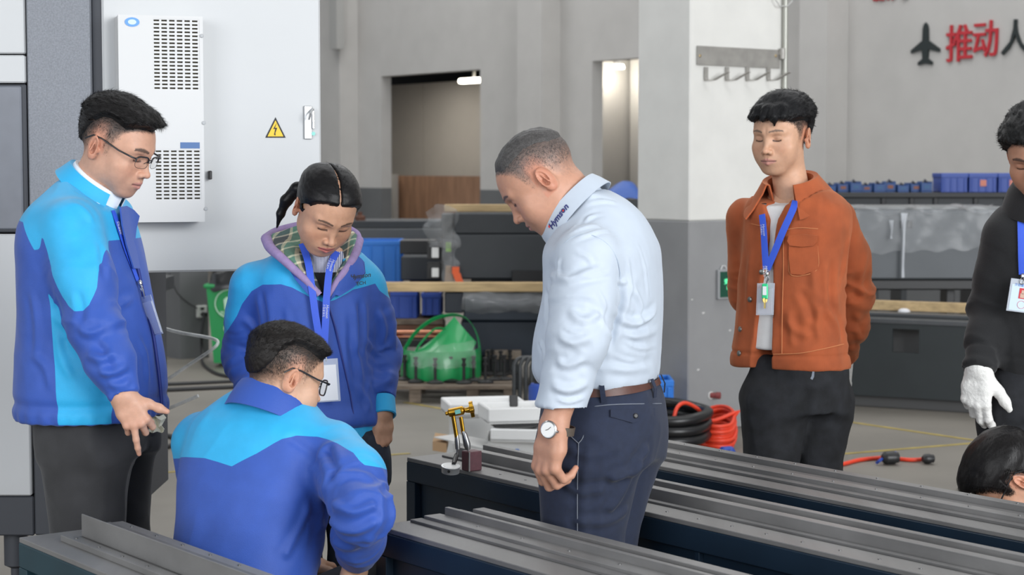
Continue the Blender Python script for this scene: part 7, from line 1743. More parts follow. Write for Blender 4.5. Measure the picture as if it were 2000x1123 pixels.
# ---- D: man crouching with his back to the camera
def man_crouching():
    Y0 = 4.30; yaw = -27; lean = 15
    neck = P(524, 774, 4.39); rot = Rz(yaw) @ Rx(-lean)
    o = neck - rot @ np.array([0, 0, .60]); X0, Y0 = o[0], o[1]          # hips, 0.60 m down the spine
    root = person(X0, Y0, 'crouching man seen from behind, faded crew cut, blue jacket with a cyan yoke'); B = Body(root)
    rows = [(-.06, 0, 0, .175, .14, .14, 2.4), (.06, 0, 0, .172, .14, .145, 2.4), (.16, 0, 0, .170, .14, .145, 2.4), (.28, .0, 0, .178, .14, .145, 2.4), (.38, 0, 0, .188, .14, .145, 2.4),
            (.46, 0, 0, .190, .125, .135, 2.3), (.52, 0, .0, .182, .105, .12, 2.3), (.555, 0, .005, .158, .09, .10, 2.2), (.592, 0, .012, .115, .075, .085, 2.1), (.625, 0, .02, .072, .058, .064, 2)]
    T = Loft(rows, o, rot)
    L = lambda x, y, z: o + rot @ np.array([x, y, z])
    S = L(.185, .02, .475); E = P(708, 1000, 4.10); W = P(697, 1082, 4.26)
    S2 = L(-.182, .02, .475); E2 = L(-.20, .14, .25); W2 = L(-.08, .36, .22)
    slA = [S, S * .5 + E * .5 + np.array([.012, 0, .012]), E, E * .4 + W * .6, W]; rA = [.080, .072, .062, .054, .042]; slB = [S2, E2, W2]; cd = (W - E) / np.linalg.norm(W - E)
    def sleeve(p): return smax(s_chain(p, slA, rA, .03), (p - W) @ cd.astype(np.float32) - .004, .006)
    def f(p): return smin(smin(T(p), sleeve(p), .035), s_chain(p, slB, [.078, .062, .05], .03), .035)
    loc2 = lambda V: (lambda q: np.stack([q[:, 0], q[:, 2]], 1))((V - o) @ rot)
    poly0 = [(330, 700), (760, 700), (760, 1000), (728, 930), (711, 908), (690, 884), (661, 866), (640, 858), (621, 853), (581, 851), (551, 858), (501, 886), (453, 911), (425, 902), (401, 895), (351, 893), (330, 893)]
    c = {}
    def panel(V):
        if not c:
            pts = []
            for x, y in poly0[3:-1]:
                if 362 < x < 722: pts.append(loc2(hit(f, x, y, 3.0)[None])[0])
            c['p'] = np.array([(.36, .9), (.36, pts[0][1])] + pts + [(-.36, pts[-1][1]), (-.36, .9)])
        return poly_sd(loc2(V), c['p'])
    cre = [([(640, 880), (655, 930), (640, 1000), (655, 1060)], -.010), ([(660, 930), (700, 925), (730, 935)], .005), ([(655, 985), (690, 1000), (735, 985)], .007), ([(650, 1020), (690, 1040), (735, 1015)], .007), ([(560, 1080), (600, 1000), (630, 960)], .004), ([(655, 1060), (690, 1070), (730, 1045)], .006), ([(570, 860), (610, 890), (640, 950)], -.003)]
    cl = []
    def extra(V):
        if not cl:
            for px, a in cre: cl.append((bez([hit(f, x, y, 3.0) for x, y in px], 24), a))
        d = np.zeros(len(V))
        for cc, a in cl:
            _, dist, _ = chain_param(V, cc[::3]); d += a * (np.exp(-(dist / .010) ** 2) - .5 * np.exp(-((dist - .019) / .012) ** 2))
        return d
    j, V, F = sdf_obj('jacket', f, [X0 - .42, Y0 - .42, o[2] - .12], [X0 + .48, Y0 + .62, neck[2] + .08], .0052, JACK, root, cloth_folds([(slA, .074), (slB, .07)], .0028, .0060, 12, rot, tf=(7, 8, 4), extra=extra), {'panel': panel})
    h = dict(HEAD0, w=1.06, jaw=1.10, fat=.008, s=.945, skin=(.58, .34, .225), buzz=.93, neck_r=(.060, .066), haircol=(.016, .014, .013),
             hl=[(-.12, -.090), (-.075, -.085), (-.05, -.075), (-.034, -.03), (-.018, .012), (.004, .020), (.014, -.006), (.028, -.002), (.040, .024), (.05, .040), (.064, .050), (.078, .056), (.12, .058)],
             sh=[(-.12, -.065), (-.09, -.050), (-.075, .005), (-.058, .050), (-.03, .072), (.0, .074), (.03, .066), (.05, .060), (.065, .056), (.12, .062)])
    Hm, Ho = head_setup(B, 553, 730, 4.36, -57, 19, h, neck + np.array([.012, .03, -.05]))
    def Tq(q):
        top = sstep(.03, .085, q[:, 2]); return shell(q, h, .003 + .013 * top + .008 * top * sstep(.03, .09, q[:, 1]), .022)
    make_hair(root, Hm, Ho, h, Tq, (.013, .011, .010), blades=11000, blen=(.007, .013), comb=lambda q: np.array([q[0] * 4, .6, .55]), nz=.0016, nscale=90, stub=7500, sl=.006, up=.5)
    make_glasses(root, Hm, Ho, h, rim='full')
    arm_hand(B, W + cd * .012, E, np.array([-.12, .25, -.9]), np.array([-.65, .45, -.3]), False, h['skin'], 1.0, curl=((45, 55, 25), (48, 58, 25), (50, 60, 25), (52, 58, 25)), ext=.3)
    arm_hand(B, W2, E2, np.array([.5, .7, -.3]), np.array([.2, -.2, -1]), True, h['skin'], 1.0, curl=((30, 40, 20),) * 4, ext=.3, grid=.003)
    core(B, lambda p: T(p, .035), [X0 - .3, Y0 - .3, o[2]], [X0 + .35, Y0 + .4, neck[2]], h['skin'])
    b = MB(); b.lathe(W - cd * .008, cd, [(-.004, .030), (0, .0385), (.016, .0385), (.018, .033)], 28); b.build('cuff', CYAN, j, smooth=True, sharp=50)
    b = MB(); a = P(702, 1072, 4.22); b.prism([(-.004, 0), (.004, 0), (.001, .020)], a, np.array([.8, -.5, .2]), np.array([0, .1, 1]), .002); b.build('cuff_slit', mat('slit_dark', (.01, .015, .08), rough=.9), j)
    # stand collar, blue
    tilt = Rz(yaw - 14) @ Rx(-28)
    def pc(a):
        b = abs(((a + 180) % 360) - 180); return [(-.004, -.022), (.000, .0), (.002, .018), (.006, .020), (.010, .010), (.014, -.006), (.018, -.024), (.0215, -.048)]
    collar_obj('collar', root, P(537, 785, 4.372), tilt, .083, .088, pc, (10, 350), BLUE, thick=.003)
    # yoke seam piping: thin raised line
    b = MB(); pts = [hit(f, x, y, 3.0, off=.0005) for x, y in bez(poly0[8:16], 40) if 358 < x < 724]
    # trousers: squatting
    tr = mat('dark_grey_trousers', (.016, .017, .022), rough=.85, noise=.25, scale=20, bump=.2, bscale=600)
    G3 = lambda x, y, z: np.array([o[0], o[1], 0]) + Rz(yaw) @ np.array([x, y, z])
    hp = o[2]
    pelf = lambda p: s_ell(p, o + np.array([0, 0, .0]), (.165, .145, .13), Rz(yaw))
    def lg(p):
        d = pelf(p)
        for sx in (1, -1):
            A, K, N = G3(.085 * sx, .02, hp), G3((.20 if sx > 0 else .15) * sx, .40, max(hp + .08, .50)), G3(.13 * sx, .16 if sx < 0 else .22, .09)
            d = smin(d, s_cone(p, A, K, .105, .068), .05); d = smin(d, s_cone(p, K, N, .066, .055), .03)
        return d
    sdf_obj('trousers', lg, [X0 - .35, Y0 - .25, .02], [X0 + .55, Y0 + .65, .75], .009, tr, root, cloth_folds([], .004, seed=36, tf=(8, 8, 5)))
    for sx in (1, -1): shoe(root, G3(.13 * sx, .16 if sx < 0 else .22, 0), yaw, ('black', (.02, .02, .02)))
    B.build(SKIN)
man_crouching()

# ---- E: young man in the rust corduroy jacket
def cord_mat():
    m = mat('rust_corduroy', (.36, .078, .022), rough=.85, noise=.18, scale=14, bump=.0001, sheen=.3)
    nt = m.node_tree; b = nt.nodes['Principled BSDF']; tc = nt.nodes['Texture Coordinate']
    w = nt.nodes.new('ShaderNodeTexWave'); w.bands_direction = 'X'; w.inputs['Scale'].default_value = 150; w.inputs['Distortion'].default_value = .6; w.inputs['Detail Scale'].default_value = 3
    nt.links.new(tc.outputs['Object'], w.inputs['Vector'])
    bp = [n for n in nt.nodes if n.type == 'BUMP'][0]; bp.inputs['Strength'].default_value = .25; bp.inputs['Distance'].default_value = .002; nt.links.new(w.outputs['Fac'], bp.inputs['Height'])
    b.inputs['Sheen Tint'].default_value = (1, .55, .3, 1); return m
def man_rust():
    Y0 = 5.60; yaw = 146; X0 = P(1551, 600, Y0)[0]
    root = person(X0, Y0, 'young man in an open rust corduroy jacket and white T-shirt, hands behind his back'); B = Body(root)
    rot = Rz(yaw); o = np.array([X0, Y0, 0])
    rows = rows_px([(346, 1512, 1590, .05, 2), (362, 1500, 1606, .07, 2.1), (378, 1482, 1628, .09, 2.2), (398, 1464, 1648, .105, 2.3), (432, 1459, 1655, .118, 2.3), (480, 1455, 1650, .122, 2.3), (530, 1451, 1646, .125, 2.3), (600, 1447, 1644, .125, 2.3),
                    (650, 1443, 1646, .128, 2.3), (690, 1438, 1650, .13, 2.4), (706, 1436, 1652, .13, 2.4), (716, 1437, 1652, .128, 2.4)], Y0, X0, yaw, 'front')
    T = Loft(rows, o, rot)
    S = P(1630, 428, 5.66); E = P(1662, 575, 5.76); W = P(1648, 694, 5.86)
    L = lambda x, y, z: o + rot @ np.array([x, y, z])
    S2 = L(.165, -.01, S[2]); E2 = L(.20, -.10, E[2]); W2 = L(.06, -.20, E[2] - .14)
    slA = [S, S * .5 + E * .5 + np.array([.012, 0, 0]), E, E * .5 + W * .5 + np.array([.006, 0, 0]), W]; rA = [.066, .066, .062, .056, .040]; slB = [S2, E2, W2]; rB = [.066, .060, .045]
    sl = lambda p: smin(s_chain(p, slA, rA, .03), s_chain(p, slB, rB, .03), .001)
    front = [(1512, 432), (1496, 480), (1508, 540), (1508, 620), (1505, 730), (1466, 730), (1472, 650), (1480, 582), (1494, 520), (1503, 470)]
    hemz = T.t[0]
    def ang(p): q = T.loc(p); return np.degrees(np.arctan2(q[:, 0], q[:, 1]))
    # the gap between the two fronts, by height: from (left panel's edge) to (right panel's edge) in degrees to his right
    def edge_tab():
        zs, a0, a1 = [], [], []
        for py, xl, xr in ((360, 1486, 1548), (395, 1490, 1538), (430, 1500, 1517), (470, 1498, 1512), (520, 1490, 1510), (582, 1481, 1509), (640, 1474, 1507), (690, 1468, 1505), (716, 1466, 1504)):
            pl_, pr_ = hit(T, xl, py), hit(T, xr, py); zs.append(P(1500, py, 5.45)[2]); a0.append(float(ang(pr_[None])[0])); a1.append(float(ang(pl_[None])[0]))
        i = np.argsort(zs); return np.array(zs)[i], np.array(a0)[i], np.array(a1)[i]
    ez, e0, e1 = edge_tab()
    def gap(p):
        a = ang(p); z = p[:, 2]; lo_, hi_ = np.interp(z, ez, e0), np.interp(z, ez, e1); q = T.loc(p)
        r = np.hypot(q[:, 0], q[:, 1]); return np.maximum(np.maximum(lo_ - a, a - hi_) * (math.pi / 180) * r, -(q[:, 1] - .02))
    def f0(p): return smin(T(p), sl(p), .03)
    nc = P(1545, 378, Y0); nrot = Rz(yaw) @ Rx(-16)
    f1 = neck_cut(f0, nc, nrot, .006, .115)
    def f(p): return smax(f1(p), -np.maximum(gap(p), -T(p, .07)), .003)
    CORD = cord_mat()
    cre = [([(1626, 500), (1622, 560), (1628, 640)], -.008), ([(1600, 590), (1596, 640), (1605, 680)], .006), ([(1560, 560), (1580, 600), (1598, 650)], -.005), ([(1648, 560), (1672, 580), (1700, 575)], -.006), ([(1650, 600), (1675, 620), (1700, 610)], .006), ([(1645, 640), (1670, 655), (1690, 640)], -.007), ([(1612, 600), (1635, 640), (1640, 680)], .006), ([(1540, 600), (1545, 650), (1550, 690)], .004)]
    cre += [([(1690, 480), (1680, 540), (1690, 600)], .005), ([(1660, 450), (1650, 510), (1648, 560)], .005), ([(1585, 500), (1590, 560), (1602, 600)], .005), ([(1470, 480), (1462, 560), (1460, 640)], .004), ([(1530, 620), (1560, 650), (1600, 655)], .004), ([(1665, 640), (1680, 660), (1692, 650)], .006), ([(1648, 672), (1665, 682), (1682, 672)], .006)]
    pc_ = px_creases(f0, cre, wid=.011)
    extra = lambda V: pc_(V) - .004 * np.exp(-((V[:, 2] - hemz - .045) / .005) ** 2)
    j, V, F = sdf_obj('jacket', f, [X0 - .36, Y0 - .30, hemz - .03], [X0 + .38, Y0 + .46, 1.50], .0055, CORD, root, cloth_folds([(slA, .066), (slB, .066)], .0035, .0065, 14, rot, tf=(8, 8, 3.5), extra=extra))
    h = dict(HEAD0, w=.97, jaw=.93, earx=.005, skin=(.57, .33, .215), browt=.0034, brow=(.12, .08, .06), buzz=.80, neck_r=(.049, .055), haircol=(.030, .028, .028),
             hl=[(-.12, -.065), (-.075, -.06), (-.05, -.05), (-.034, -.01), (-.018, .016), (.004, .016), (.014, -.020), (.028, -.020), (.036, .010), (.048, .034), (.060, .042), (.078, .052), (.12, .054)],
             sh=[(-.12, -.058), (-.075, -.052), (-.05, -.02), (-.03, .035), (.0, .042), (.03, .042), (.045, .044), (.06, .046), (.078, .056), (.12, .058)])
    Hm, Ho = head_setup(B, 1527, 263, 5.60, 144, 8, h, P(1548, 385, Y0))
    def Tq(q):
        top = sstep(.02, .07, q[:, 2]); bk = sstep(-.03, -.09, q[:, 1])
        return shell(q, h, .005 + .016 * top * (1 - .45 * sstep(.02, .08, q[:, 1])) + .009 * bk, .016)
    def locks(q):
        d = s_chain(q, [np.array(v) for v in ((-.022, .080, .085), (-.026, .099, .066), (-.030, .098, .036))], [.018, .014, .002], .01)
        for v in (((.0, .085, .085), (.004, .106, .066), (.006, .104, .050)), ((.03, .078, .085), (.034, .098, .066), (.040, .092, .050)), ((-.044, .065, .085), (-.050, .080, .064), (-.052, .074, .048)), ((.055, .055, .080), (.060, .072, .062), (.062, .068, .050))): d = smin(d, s_chain(q, [np.array(x) for x in v], [.015, .010, .002], .01), .008)
        return d
    make_hair(root, Hm, Ho, h, Tq, (.008, .008, .009), blades=9000, blen=(.012, .024), comb=lambda q: np.array([q[0] * 4, .8, -.35 if q[1] > .05 else .1]), nz=.0030, nscale=48, extra=locks, up=.14, jt=.12)
    core(B, lambda p: T(p, .04), [X0 - .3, Y0 - .3, .95], [X0 + .3, Y0 + .3, 1.42], h['skin'])
    tee = mat('white_tshirt', (.74, .73, .72), rough=.9, noise=.03, scale=30, bump=.2, bscale=500)
    th = P(1490, 689, 5.45)[2]
    ft = neck_cut(lambda p: smax(T(p, .012), th - p[:, 2], .003), nc, nrot, .012, .2)
    sdf_obj('tshirt', ft, [X0 - .3, Y0 - .26, th - .02], [X0 + .3, Y0 + .26, 1.47], .006, tee, root, cloth_folds([], .0025, seed=17, rot=rot, tf=(9, 9, 3)))
    b = MB(); b.tube([nc + nrot @ np.array([.056 * math.cos(t), .060 * math.sin(t) + .004, -.008 - .012 * max(0, math.sin(t))]) for t in np.linspace(0, 2 * math.pi, 33)], .0085, 8, cap=False); b.build('neckband', tee, root, smooth=True)
    # collar: two wide points
    tilt = Rz(yaw) @ Rx(-16)
    def pc(a):
        b = ((a + 180) % 360) - 180; fr = math.exp(-((abs(b) - 30) / 30) ** 2); k = 1.25 if b > 0 else 1.0
        return [(-.004, -.05), (.004, .010), (.008, .034), (.014, .036), (.030, .012), (.048 + .016 * fr * k, -.014 - .014 * fr), (.056 + .034 * fr * k, -.026 - .026 * fr)]
    co = P(1546, 372, 5.60)
    collar_obj('collar', root, co, tilt, .066, .070, pc, (34, 328), CORD, thick=.005)
    # chest pocket with flap, right placket, hem buttons
    g = lambda rows_, off: np.array([[hit(f, x, y, off=off) for x, y in r] for r in rows_])
    seam = mat('worn_corduroy_edge', (.56, .20, .08), rough=.9, bump=.2)
    b = MB(); b.sheet(g([[(1541, 470), (1570, 468), (1597, 472)], [(1541, 500), (1570, 500), (1598, 500)], [(1544, 535), (1568, 537), (1598, 525)]], .005), .003); pk = b.build('pocket', CORD, j, smooth=True, sharp=50)
    b = MB(); b.sheet(g([[(1541, 460), (1570, 457), (1597, 460)], [(1538, 471), (1570, 470), (1596, 472)], [(1543, 480), (1567, 482), (1588, 480)]], .012), .004); b.build('pocket_flap', CORD, j, smooth=True, sharp=50)
    b = MB()
    for pts in ([(1541, 500), (1543, 535), (1568, 538), (1597, 524), (1597, 480)], [(1528, 450), (1560, 445), (1598, 447)], [(1529, 440), (1530, 520), (1528, 600), (1527, 690)], [(1600, 390), (1603, 440), (1618, 480), (1628, 560)], [(1510, 692), (1560, 690), (1600, 683), (1648, 672)], [(1463, 436), (1480, 440), (1494, 442)]):
        b.tube([hit(f, x, y, off=.0035) for x, y in bez(pts, 20)], .0014, 5)
    b.build('stitching', seam, j)['kind'] = 'stuff'
    snap = mat('pewter_snap', (.28, .27, .25), rough=.35, metal=.9)
    for x, y in ((1465, 585), (1446, 643), (1434, 690), (1488, 531)):
        p = hit(f, max(x, 1444), y, off=.003); n = grad(f, p); bb = MB(); bb.lathe(p, n, [(0, .0085), (.003, .0085), (.005, .006), (.0055, .003)], 16); bb.build('button', snap, j, smooth=True, sharp=40)
    # trousers
    jean = mat('black_jeans', (.010, .011, .014), rough=.85, noise=.5, scale=26, bump=.3, bscale=700)
    Pl = Loft(rows_px([(690, 1472, 1646, .115, 2.3), (730, 1468, 1648, .12, 2.3), (780, 1466, 1646, .125, 2.3), (800, 1465, 1644, .125, 2.3)], Y0, X0, yaw, 'front'), o, rot)
    A = lambda px, py, dy: P(px, py, Y0 + dy)
    fl = legs_sdf(Pl, [A(1515, 790, -.03), A(1598, 790, .03)], [A(1503, 925, -.06), A(1590, 930, .02)], [A(1508, 1190, -.01) * np.array([1, 1, 0]) + np.array([0, 0, .07]), A(1590, 1190, .05) * np.array([1, 1, 0]) + np.array([0, 0, .07])], (.108, .074, .062), .04)
    t_o, _, _ = sdf_obj('trousers', fl, [X0 - .3, Y0 - .3, .05], [X0 + .3, Y0 + .3, 1.0], .0075, jean, root, cloth_folds([], .0055, seed=37, rot=rot, tf=(8, 8, 6)))
    b = MB(); b.sheet(np.array([[hit(fl, x, y, off=.003) for x, y in r] for r in ([(1587, 722), (1585, 735), (1577, 748), (1560, 735)], [(1591, 722), (1590, 736), (1582, 752), (1557, 739)])]), .001); b.build('pocket_edge', mat('grey_thread', (.45, .46, .48), rough=.8), t_o)
    for q, yy in ((A(1508, 800, -.01), 150), (A(1590, 800, .05), 140)): shoe(root, q, yy, ('black', (.02, .02, .02)))
    # his left hand behind, holding white gloves
    arm_hand(B, W, E, np.array([-.35, .25, -.8]), np.array([-.3, .9, 0]), True, h['skin'], 1.0, curl=((30, 40, 20),) * 4, ext=.3, grid=.003)
    arm_hand(B, W2, E2, np.array([-.4, .1, -.7]), np.array([0, 1, 0]), False, h['skin'], 1.0, curl=((30, 40, 20),) * 4, ext=.3, grid=.003)
    lan = lanyard(root, f1, [[(1559, 396), (1548, 420), (1532, 455), (1518, 490), (1503, 526)], [(1494, 420), (1497, 450), (1499, 490), (1501, 526)]], .0215, None, strap_off=.016)
    e0_ = hit(f0, 1501, 528, off=.02); cl_ = e0_ + np.array([-.004, 0, -.008]); bt = hit(f0, 1496, 553, off=.022)
    badge(root, bt, np.array([.82, -.55, .05]), np.array([-.03, 0, -1]), .058, .096, clip=cl_, card=mat('pale_card', (.55, .56, .62), rough=.6))
    kg = mat('green_key_tag', (.02, .62, .25), rough=.35, coat=.3); kt = hit(f0, 1494, 556, off=.034)
    b = MB(); b.box(kt + np.array([0, 0, -.020]), (.019, .006, .046), Rz(-25), .004); k_o = b.build('key_tag', kg, lan); b = MB(); b.box(kt + np.array([-.0015, -.0035, -.018]), (.011, .002, .026), Rz(-25)); b.build('tag_paper', PAPER, k_o)
    b = MB(); b.box(kt + np.array([0, 0, -.056]), (.005, .003, .03), Rz(-25)); b.lathe(kt + np.array([0, 0, -.046]), np.array([.4, -.9, 0]), [(-.0015, .008), (.0015, .008)], 12); b.build('key', mat('brass_key', (.6, .45, .15), rough=.3, metal=1), lan)
    B.build(SKIN)
    gl = mat('white_glove_cotton', (.74, .73, .70), rough=.95, noise=.08, scale=80, bump=.4, bscale=400)
    b = MB(); gp = P(1650, 706, 5.88); b.tube(bez([gp + np.array([.0, 0, .02]), gp + np.array([.012, -.01, -.02]), gp + np.array([.004, -.01, -.06]), gp + np.array([.012, 0, -.09])], 12), [.006, .014, .016, .016, .012, .012, .014, .016, .017, .018, .014, .006][:12], 10)
    b.build('glove', gl, None, smooth=True, label='white cotton glove held behind the back of the man in rust corduroy', cat='glove')
man_rust()

# ---- F: man in black at the right edge
def man_black():
    Y0 = 5.36; yaw = 184; X0 = P(2037, 600, Y0)[0]
    root = person(X0, Y0, 'man in a black hoodie and white work gloves standing at the right edge'); B = Body(root)
    rot = Rz(yaw); o = np.array([X0, Y0, 0])
    rows = rows_px([(370, 1990, 2082, .06, 2), (392, 1972, 2100, .085, 2.1), (412, 1952, 2122, .105, 2.2), (436, 1938, 2136, .118, 2.3), (470, 1936, 2138, .125, 2.3), (560, 1938, 2136, .13, 2.3), (640, 1936, 2138, .135, 2.3), (690, 1936, 2138, .135, 2.4), (712, 1940, 2134, .128, 2.4), (728, 1943, 2131, .125, 2.4)], Y0, X0, yaw, 'front')
    T = Loft(rows, o, rot)
    S = P(1962, 470, 5.34); E = P(1934, 600, 5.38); W = P(1912, 718, 5.27); m2 = lambda v: np.array([2 * X0 - v[0], v[1], v[2]])
    slA = [S, S * .5 + E * .5, E, E * .5 + W * .5, W]; rA = [.060, .058, .054, .050, .042]; slB = [m2(S), m2(E), m2(W)]; cd = (W - E) / np.linalg.norm(W - E)
    f = lambda p: smin(smin(T(p), smax(s_chain(p, slA, rA, .03), (p - W) @ cd.astype(np.float32) - .004, .005), .06), s_chain(p, slB, [.06, .055, .042], .03), .06)
    BK = mat('black_hoodie', (.0085, .0088, .010), rough=.9, noise=.1, scale=40, bump=.3, bscale=500, sheen=.15)
    cz = W - cd * .055
    hemz = T.t[0]
    ex = lambda V: -.004 * np.exp(-((V[:, 2] - hemz - .055) / .008) ** 2) - .005 * np.exp(-(((V - cz) @ cd) / .007) ** 2) * (np.abs(V[:, 0] - X0) > .15)
    j, V, F = sdf_obj('hoodie', f, [X0 - .3, Y0 - .3, hemz - .03], [X0 + .3, Y0 + .3, 1.45], .006, BK, root, cloth_folds([(slA, .064), (slB, .064)], .0035, .0065, 21, rot, tf=(8, 8, 3.5), extra=ex))
    h = dict(HEAD0, w=.98, skin=(.46, .24, .155), buzz=.5, neck_r=(.05, .056), browt=.005)
    Hm, Ho = head_setup(B, 2025, 296, 5.24, 155, 27, h, P(2034, 400, Y0), roll=5)
    def Tq(q):
        s = hairline(q, h); top = sstep(.02, .07, q[:, 2]); t = .008 + .020 * top + .008 * sstep(.04, .09, q[:, 1])
        return shell(q, h, t)
    make_hair(root, Hm, Ho, h, Tq, (.010, .010, .010), blades=8000, blen=(.010, .018), comb=lambda q: np.array([q[0] * 6, .5, .3]) + RNG.normal(0, .4, 3), nz=.007, nscale=42)
    core(B, lambda p: T(p, .04), [X0 - .3, Y0 - .3, .9], [X0 + .3, Y0 + .3, 1.4], h['skin'])
    arm_hand(B, m2(W), m2(E), np.array([0, -.1, -1]), np.array([-.8, .5, 0]), True, h['skin'], 1.0, ext=.3, grid=.004)
    B.build(SKIN)
    def pc(a): return [(-.01, -.04), (.002, .0), (.006, .03), (.014, .034), (.024, .012), (.032, -.02), (.036, -.045)]
    collar_obj('hood', root, P(2034, 388, 5.31), Rz(yaw) @ Rx(-18), .066, .072, pc, (18, 342), BK, thick=.006)
    # gloved right hand
    gl = mat('white_glove_cotton', (.74, .73, .70), rough=.95, noise=.08, scale=80, bump=.4, bscale=400)
    ch = hand_prims(W + np.array([0, 0, -.006]), np.array([-.10, -.05, -1]), np.array([.55, .75, 0]), False, 1.06, curl=((24, 30, 22), (32, 36, 24), (44, 46, 26), (56, 52, 28)), thumb=(.62, .55, .30), tcurl=16)
    hs = hand_sdf(ch, W + (E - W) * .35, W, .031, .034); fg = lambda p: hs(p) - .0022
    lo, hi = hand_box(ch, W, W + (E - W) * .35)
    sdf_obj('glove', fg, lo - .01, hi + .01, .0025, gl, root, lambda V: .0009 * vnoise(V, 160))
    jean = mat('black_jeans', (.010, .011, .014), rough=.85, noise=.5, scale=26, bump=.3, bscale=700)
    Pl = Loft(rows_px([(705, 1946, 2128, .115, 2.3), (760, 1942, 2132, .12, 2.3), (800, 1942, 2132, .125, 2.3)], Y0, X0, yaw, 'front'), o, rot)
    L3 = lambda x, z: o + rot @ np.array([x, 0, z])
    sdf_obj('trousers', legs_sdf(Pl, [L3(.085, .82), L3(-.085, .82)], [L3(.085, .48), L3(-.085, .48)], [L3(.09, .07), L3(-.09, .07)], (.105, .075, .062)), [X0 - .28, Y0 - .25, .05], [X0 + .28, Y0 + .25, 1.0], .01, jean, root, cloth_folds([], .005, seed=38, tf=(8, 8, 5)))
    for sx in (.09, -.09): shoe(root, L3(sx, 0), yaw, ('black', (.02, .02, .02)))
    lan = lanyard(root, f, [[(1996, 400), (1995, 440), (1996, 490), (1998, 536)], [(2062, 400), (2040, 450), (2015, 500), (2000, 536)]], .0205, None, strap_off=.008)
    cl_ = hit(f, 1998, 538, off=.012); bt = hit(f, 1991, 546, off=.014)
    bo, rt = badge(root, bt + np.array([.012, 0, 0]), np.array([.98, -.1, -.12]), np.array([-.14, 0, -1]), .070, .094, clip=cl_, card=mat('pale_blue_card', (.55, .66, .78), rough=.6))
    ux, uy, nn = rt[:, 0], rt[:, 1], rt[:, 2]; s_ = -1 if nn[1] > 0 else 1; bt = bt + np.array([.012, 0, 0])
    b = MB(); b.box(bt + uy * .040 + ux * .004 + nn * .002 * s_, (.022, .030, .001), rt); b.build('photo', mat('badge_photo_red', (.55, .03, .04), rough=.5), bo)
    b = MB(); b.box(bt + uy * .046 + ux * .004 + nn * .0026 * s_, (.014, .013, .001), rt); b.box(bt + uy * .036 + ux * .004 + nn * .0026 * s_, (.009, .011, .001), rt); b.build('portrait', mat('badge_portrait', (.55, .36, .28), rough=.5), bo)
    b = MB(); b.tube([bt + uy * .072 + ux * (.004 + .011 * math.cos(t)) + uy * .011 * math.sin(t) + nn * .0022 * s_ for t in np.linspace(0, 2 * math.pi, 20)], .0006, 4); b.build('stamp', mat('badge_stamp', (.75, .25, .25), rough=.5), bo)
    m_b = mat('badge_blue', (.05, .18, .5), rough=.5)
    text_obj(bo, [('海目星激光', .0085, plane_map(bt + uy * .020 - ux * .022 + nn * .0024 * s_, ux, -uy), .01, 0)], m_b)
man_black()

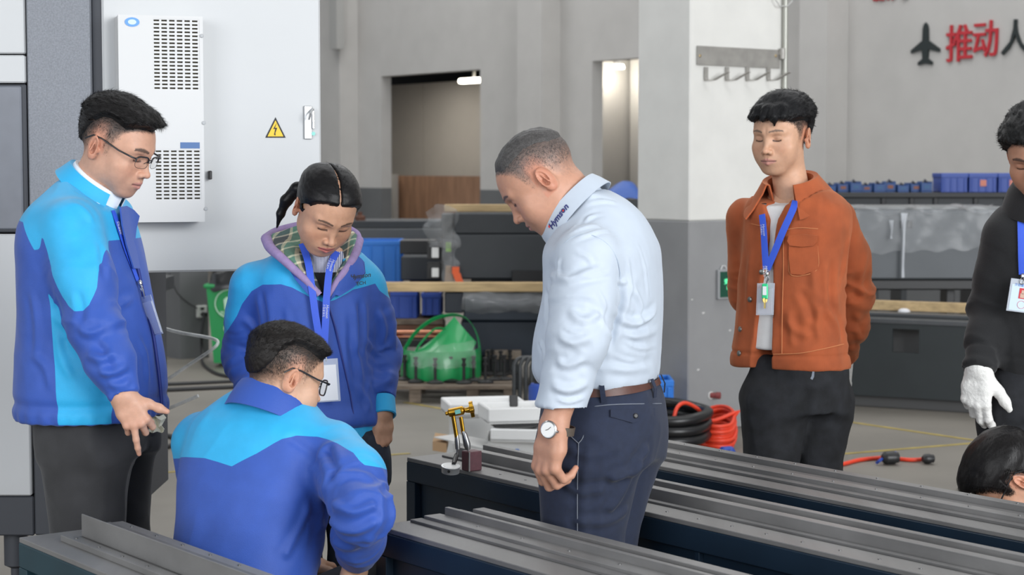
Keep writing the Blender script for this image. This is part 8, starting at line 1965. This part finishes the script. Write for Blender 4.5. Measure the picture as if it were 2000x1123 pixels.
# ---- G: man squatting low at the right, only his head above the bed
def man_low():
    hp = (1974, 934); Yh = 4.98; Ho0 = P(*hp, Yh); X0, Y0 = Ho0[0] + .20, Yh - .06
    root = person(X0, Y0, 'man with black hair and glasses squatting behind the beds, only his bowed head showing'); B = Body(root)
    yaw = 74
    h = dict(HEAD0, s=1.03, w=1.02, skin=(.54, .29, .19), buzz=.75, fade=[(-.12,.008),(-.03,.012),(.03,.012),(.06,.006),(.12,.006)], neck_r=(.055, .06))
    nb = Ho0 + np.array([.14, .0, -.06])
    Hm, Ho = head_setup(B, hp[0], hp[1], Yh, 84, 58, h, nb, grid=.003)
    def Tq(q):
        s = hairline(q, h); top = sstep(.0, .06, q[:, 2]); t = .008 + .014 * top + .006 * sstep(.03, .09, q[:, 1])
        return shell(q, h, t)
    def comb(q):
        c = np.array([.0, -.075, .085]); v = q - c; v = v / (np.linalg.norm(v) + 1e-6); return v + np.array([0, .2, 0])
    make_hair(root, Hm, Ho, h, Tq, (.009, .008, .008), blades=10000, blen=(.010, .020), comb=comb, nz=.0012, nscale=60, rough=.40, up=.12, jt=.07, hug=.7)
    make_glasses(root, Hm, Ho, h, rim='full')
    hip = np.array([X0 + .06, Y0 - .02, .26]); rt = Rz(yaw)
    BK = mat('charcoal_jacket', (.02, .021, .025), rough=.85, bump=.2, bscale=500, sheen=.1)
    ch = nb + np.array([.06, -.05, -.10])
    def f(p):
        d = smin(s_cone(p, ch, hip, .13, .14), s_ell(p, ch + np.array([0, 0, -.02]), (.11, .20, .10), rt @ np.eye(3)), .06)
        for sg in (-1, 1):
            s0 = ch + rt @ np.array([.15 * sg, .0, -.02]); e0 = s0 + rt @ np.array([.02 * sg, .08, -.20]); w0 = e0 + rt @ np.array([-.06 * sg, .20, -.02]); d = smin(d, s_chain(p, [s0, e0, w0], [.07, .055, .04], .03), .04)
        return d
    sdf_obj('jacket', f, [X0 - .45, Y0 - .45, .05], [X0 + .42, Y0 + .45, .80], .009, BK, root, cloth_folds([], .004, seed=41, tf=(9, 9, 6)))
    for sg in (-1, 1):
        s0 = ch + rt @ np.array([.15 * sg, .0, -.02]); e0 = s0 + rt @ np.array([.02 * sg, .08, -.20]); w0 = e0 + rt @ np.array([-.06 * sg, .20, -.02])
        arm_hand(B, w0, e0, rt @ np.array([0, .9, -.4]), np.array([0, 0, -1]), sg < 0, h['skin'], 1.0, ext=.3, grid=.004)
    B.add(lambda p: f(p) + .03, [X0 - .45, Y0 - .45, .05], [X0 + .42, Y0 + .45, .82], .014, lambda V: np.tile(np.array(h['skin']), (len(V), 1)))
    B.build(SKIN)
    tr = mat('black_trousers', (.022, .022, .024), rough=.85)
    def lg(p):
        d = s_ell(p, hip, (.15, .17, .13))
        for sg in (-1, 1):
            A, K, N = hip + rt @ np.array([.08 * sg, 0, 0]), hip + rt @ np.array([.12 * sg, .32, .16]), hip + rt @ np.array([.10 * sg, .10, -.18]); N[2] = .09
            d = smin(d, s_cone(p, A, K, .10, .066), .04); d = smin(d, s_cone(p, K, N, .064, .055), .03)
        return d
    sdf_obj('trousers', lg, [X0 - .5, Y0 - .4, .02], [X0 + .5, Y0 + .5, .6], .011, tr, root)
    for sg in (-1, 1): shoe(root, hip + rt @ np.array([.10 * sg, .10, 0]), yaw, ('black', (.02, .02, .02)))
man_low()
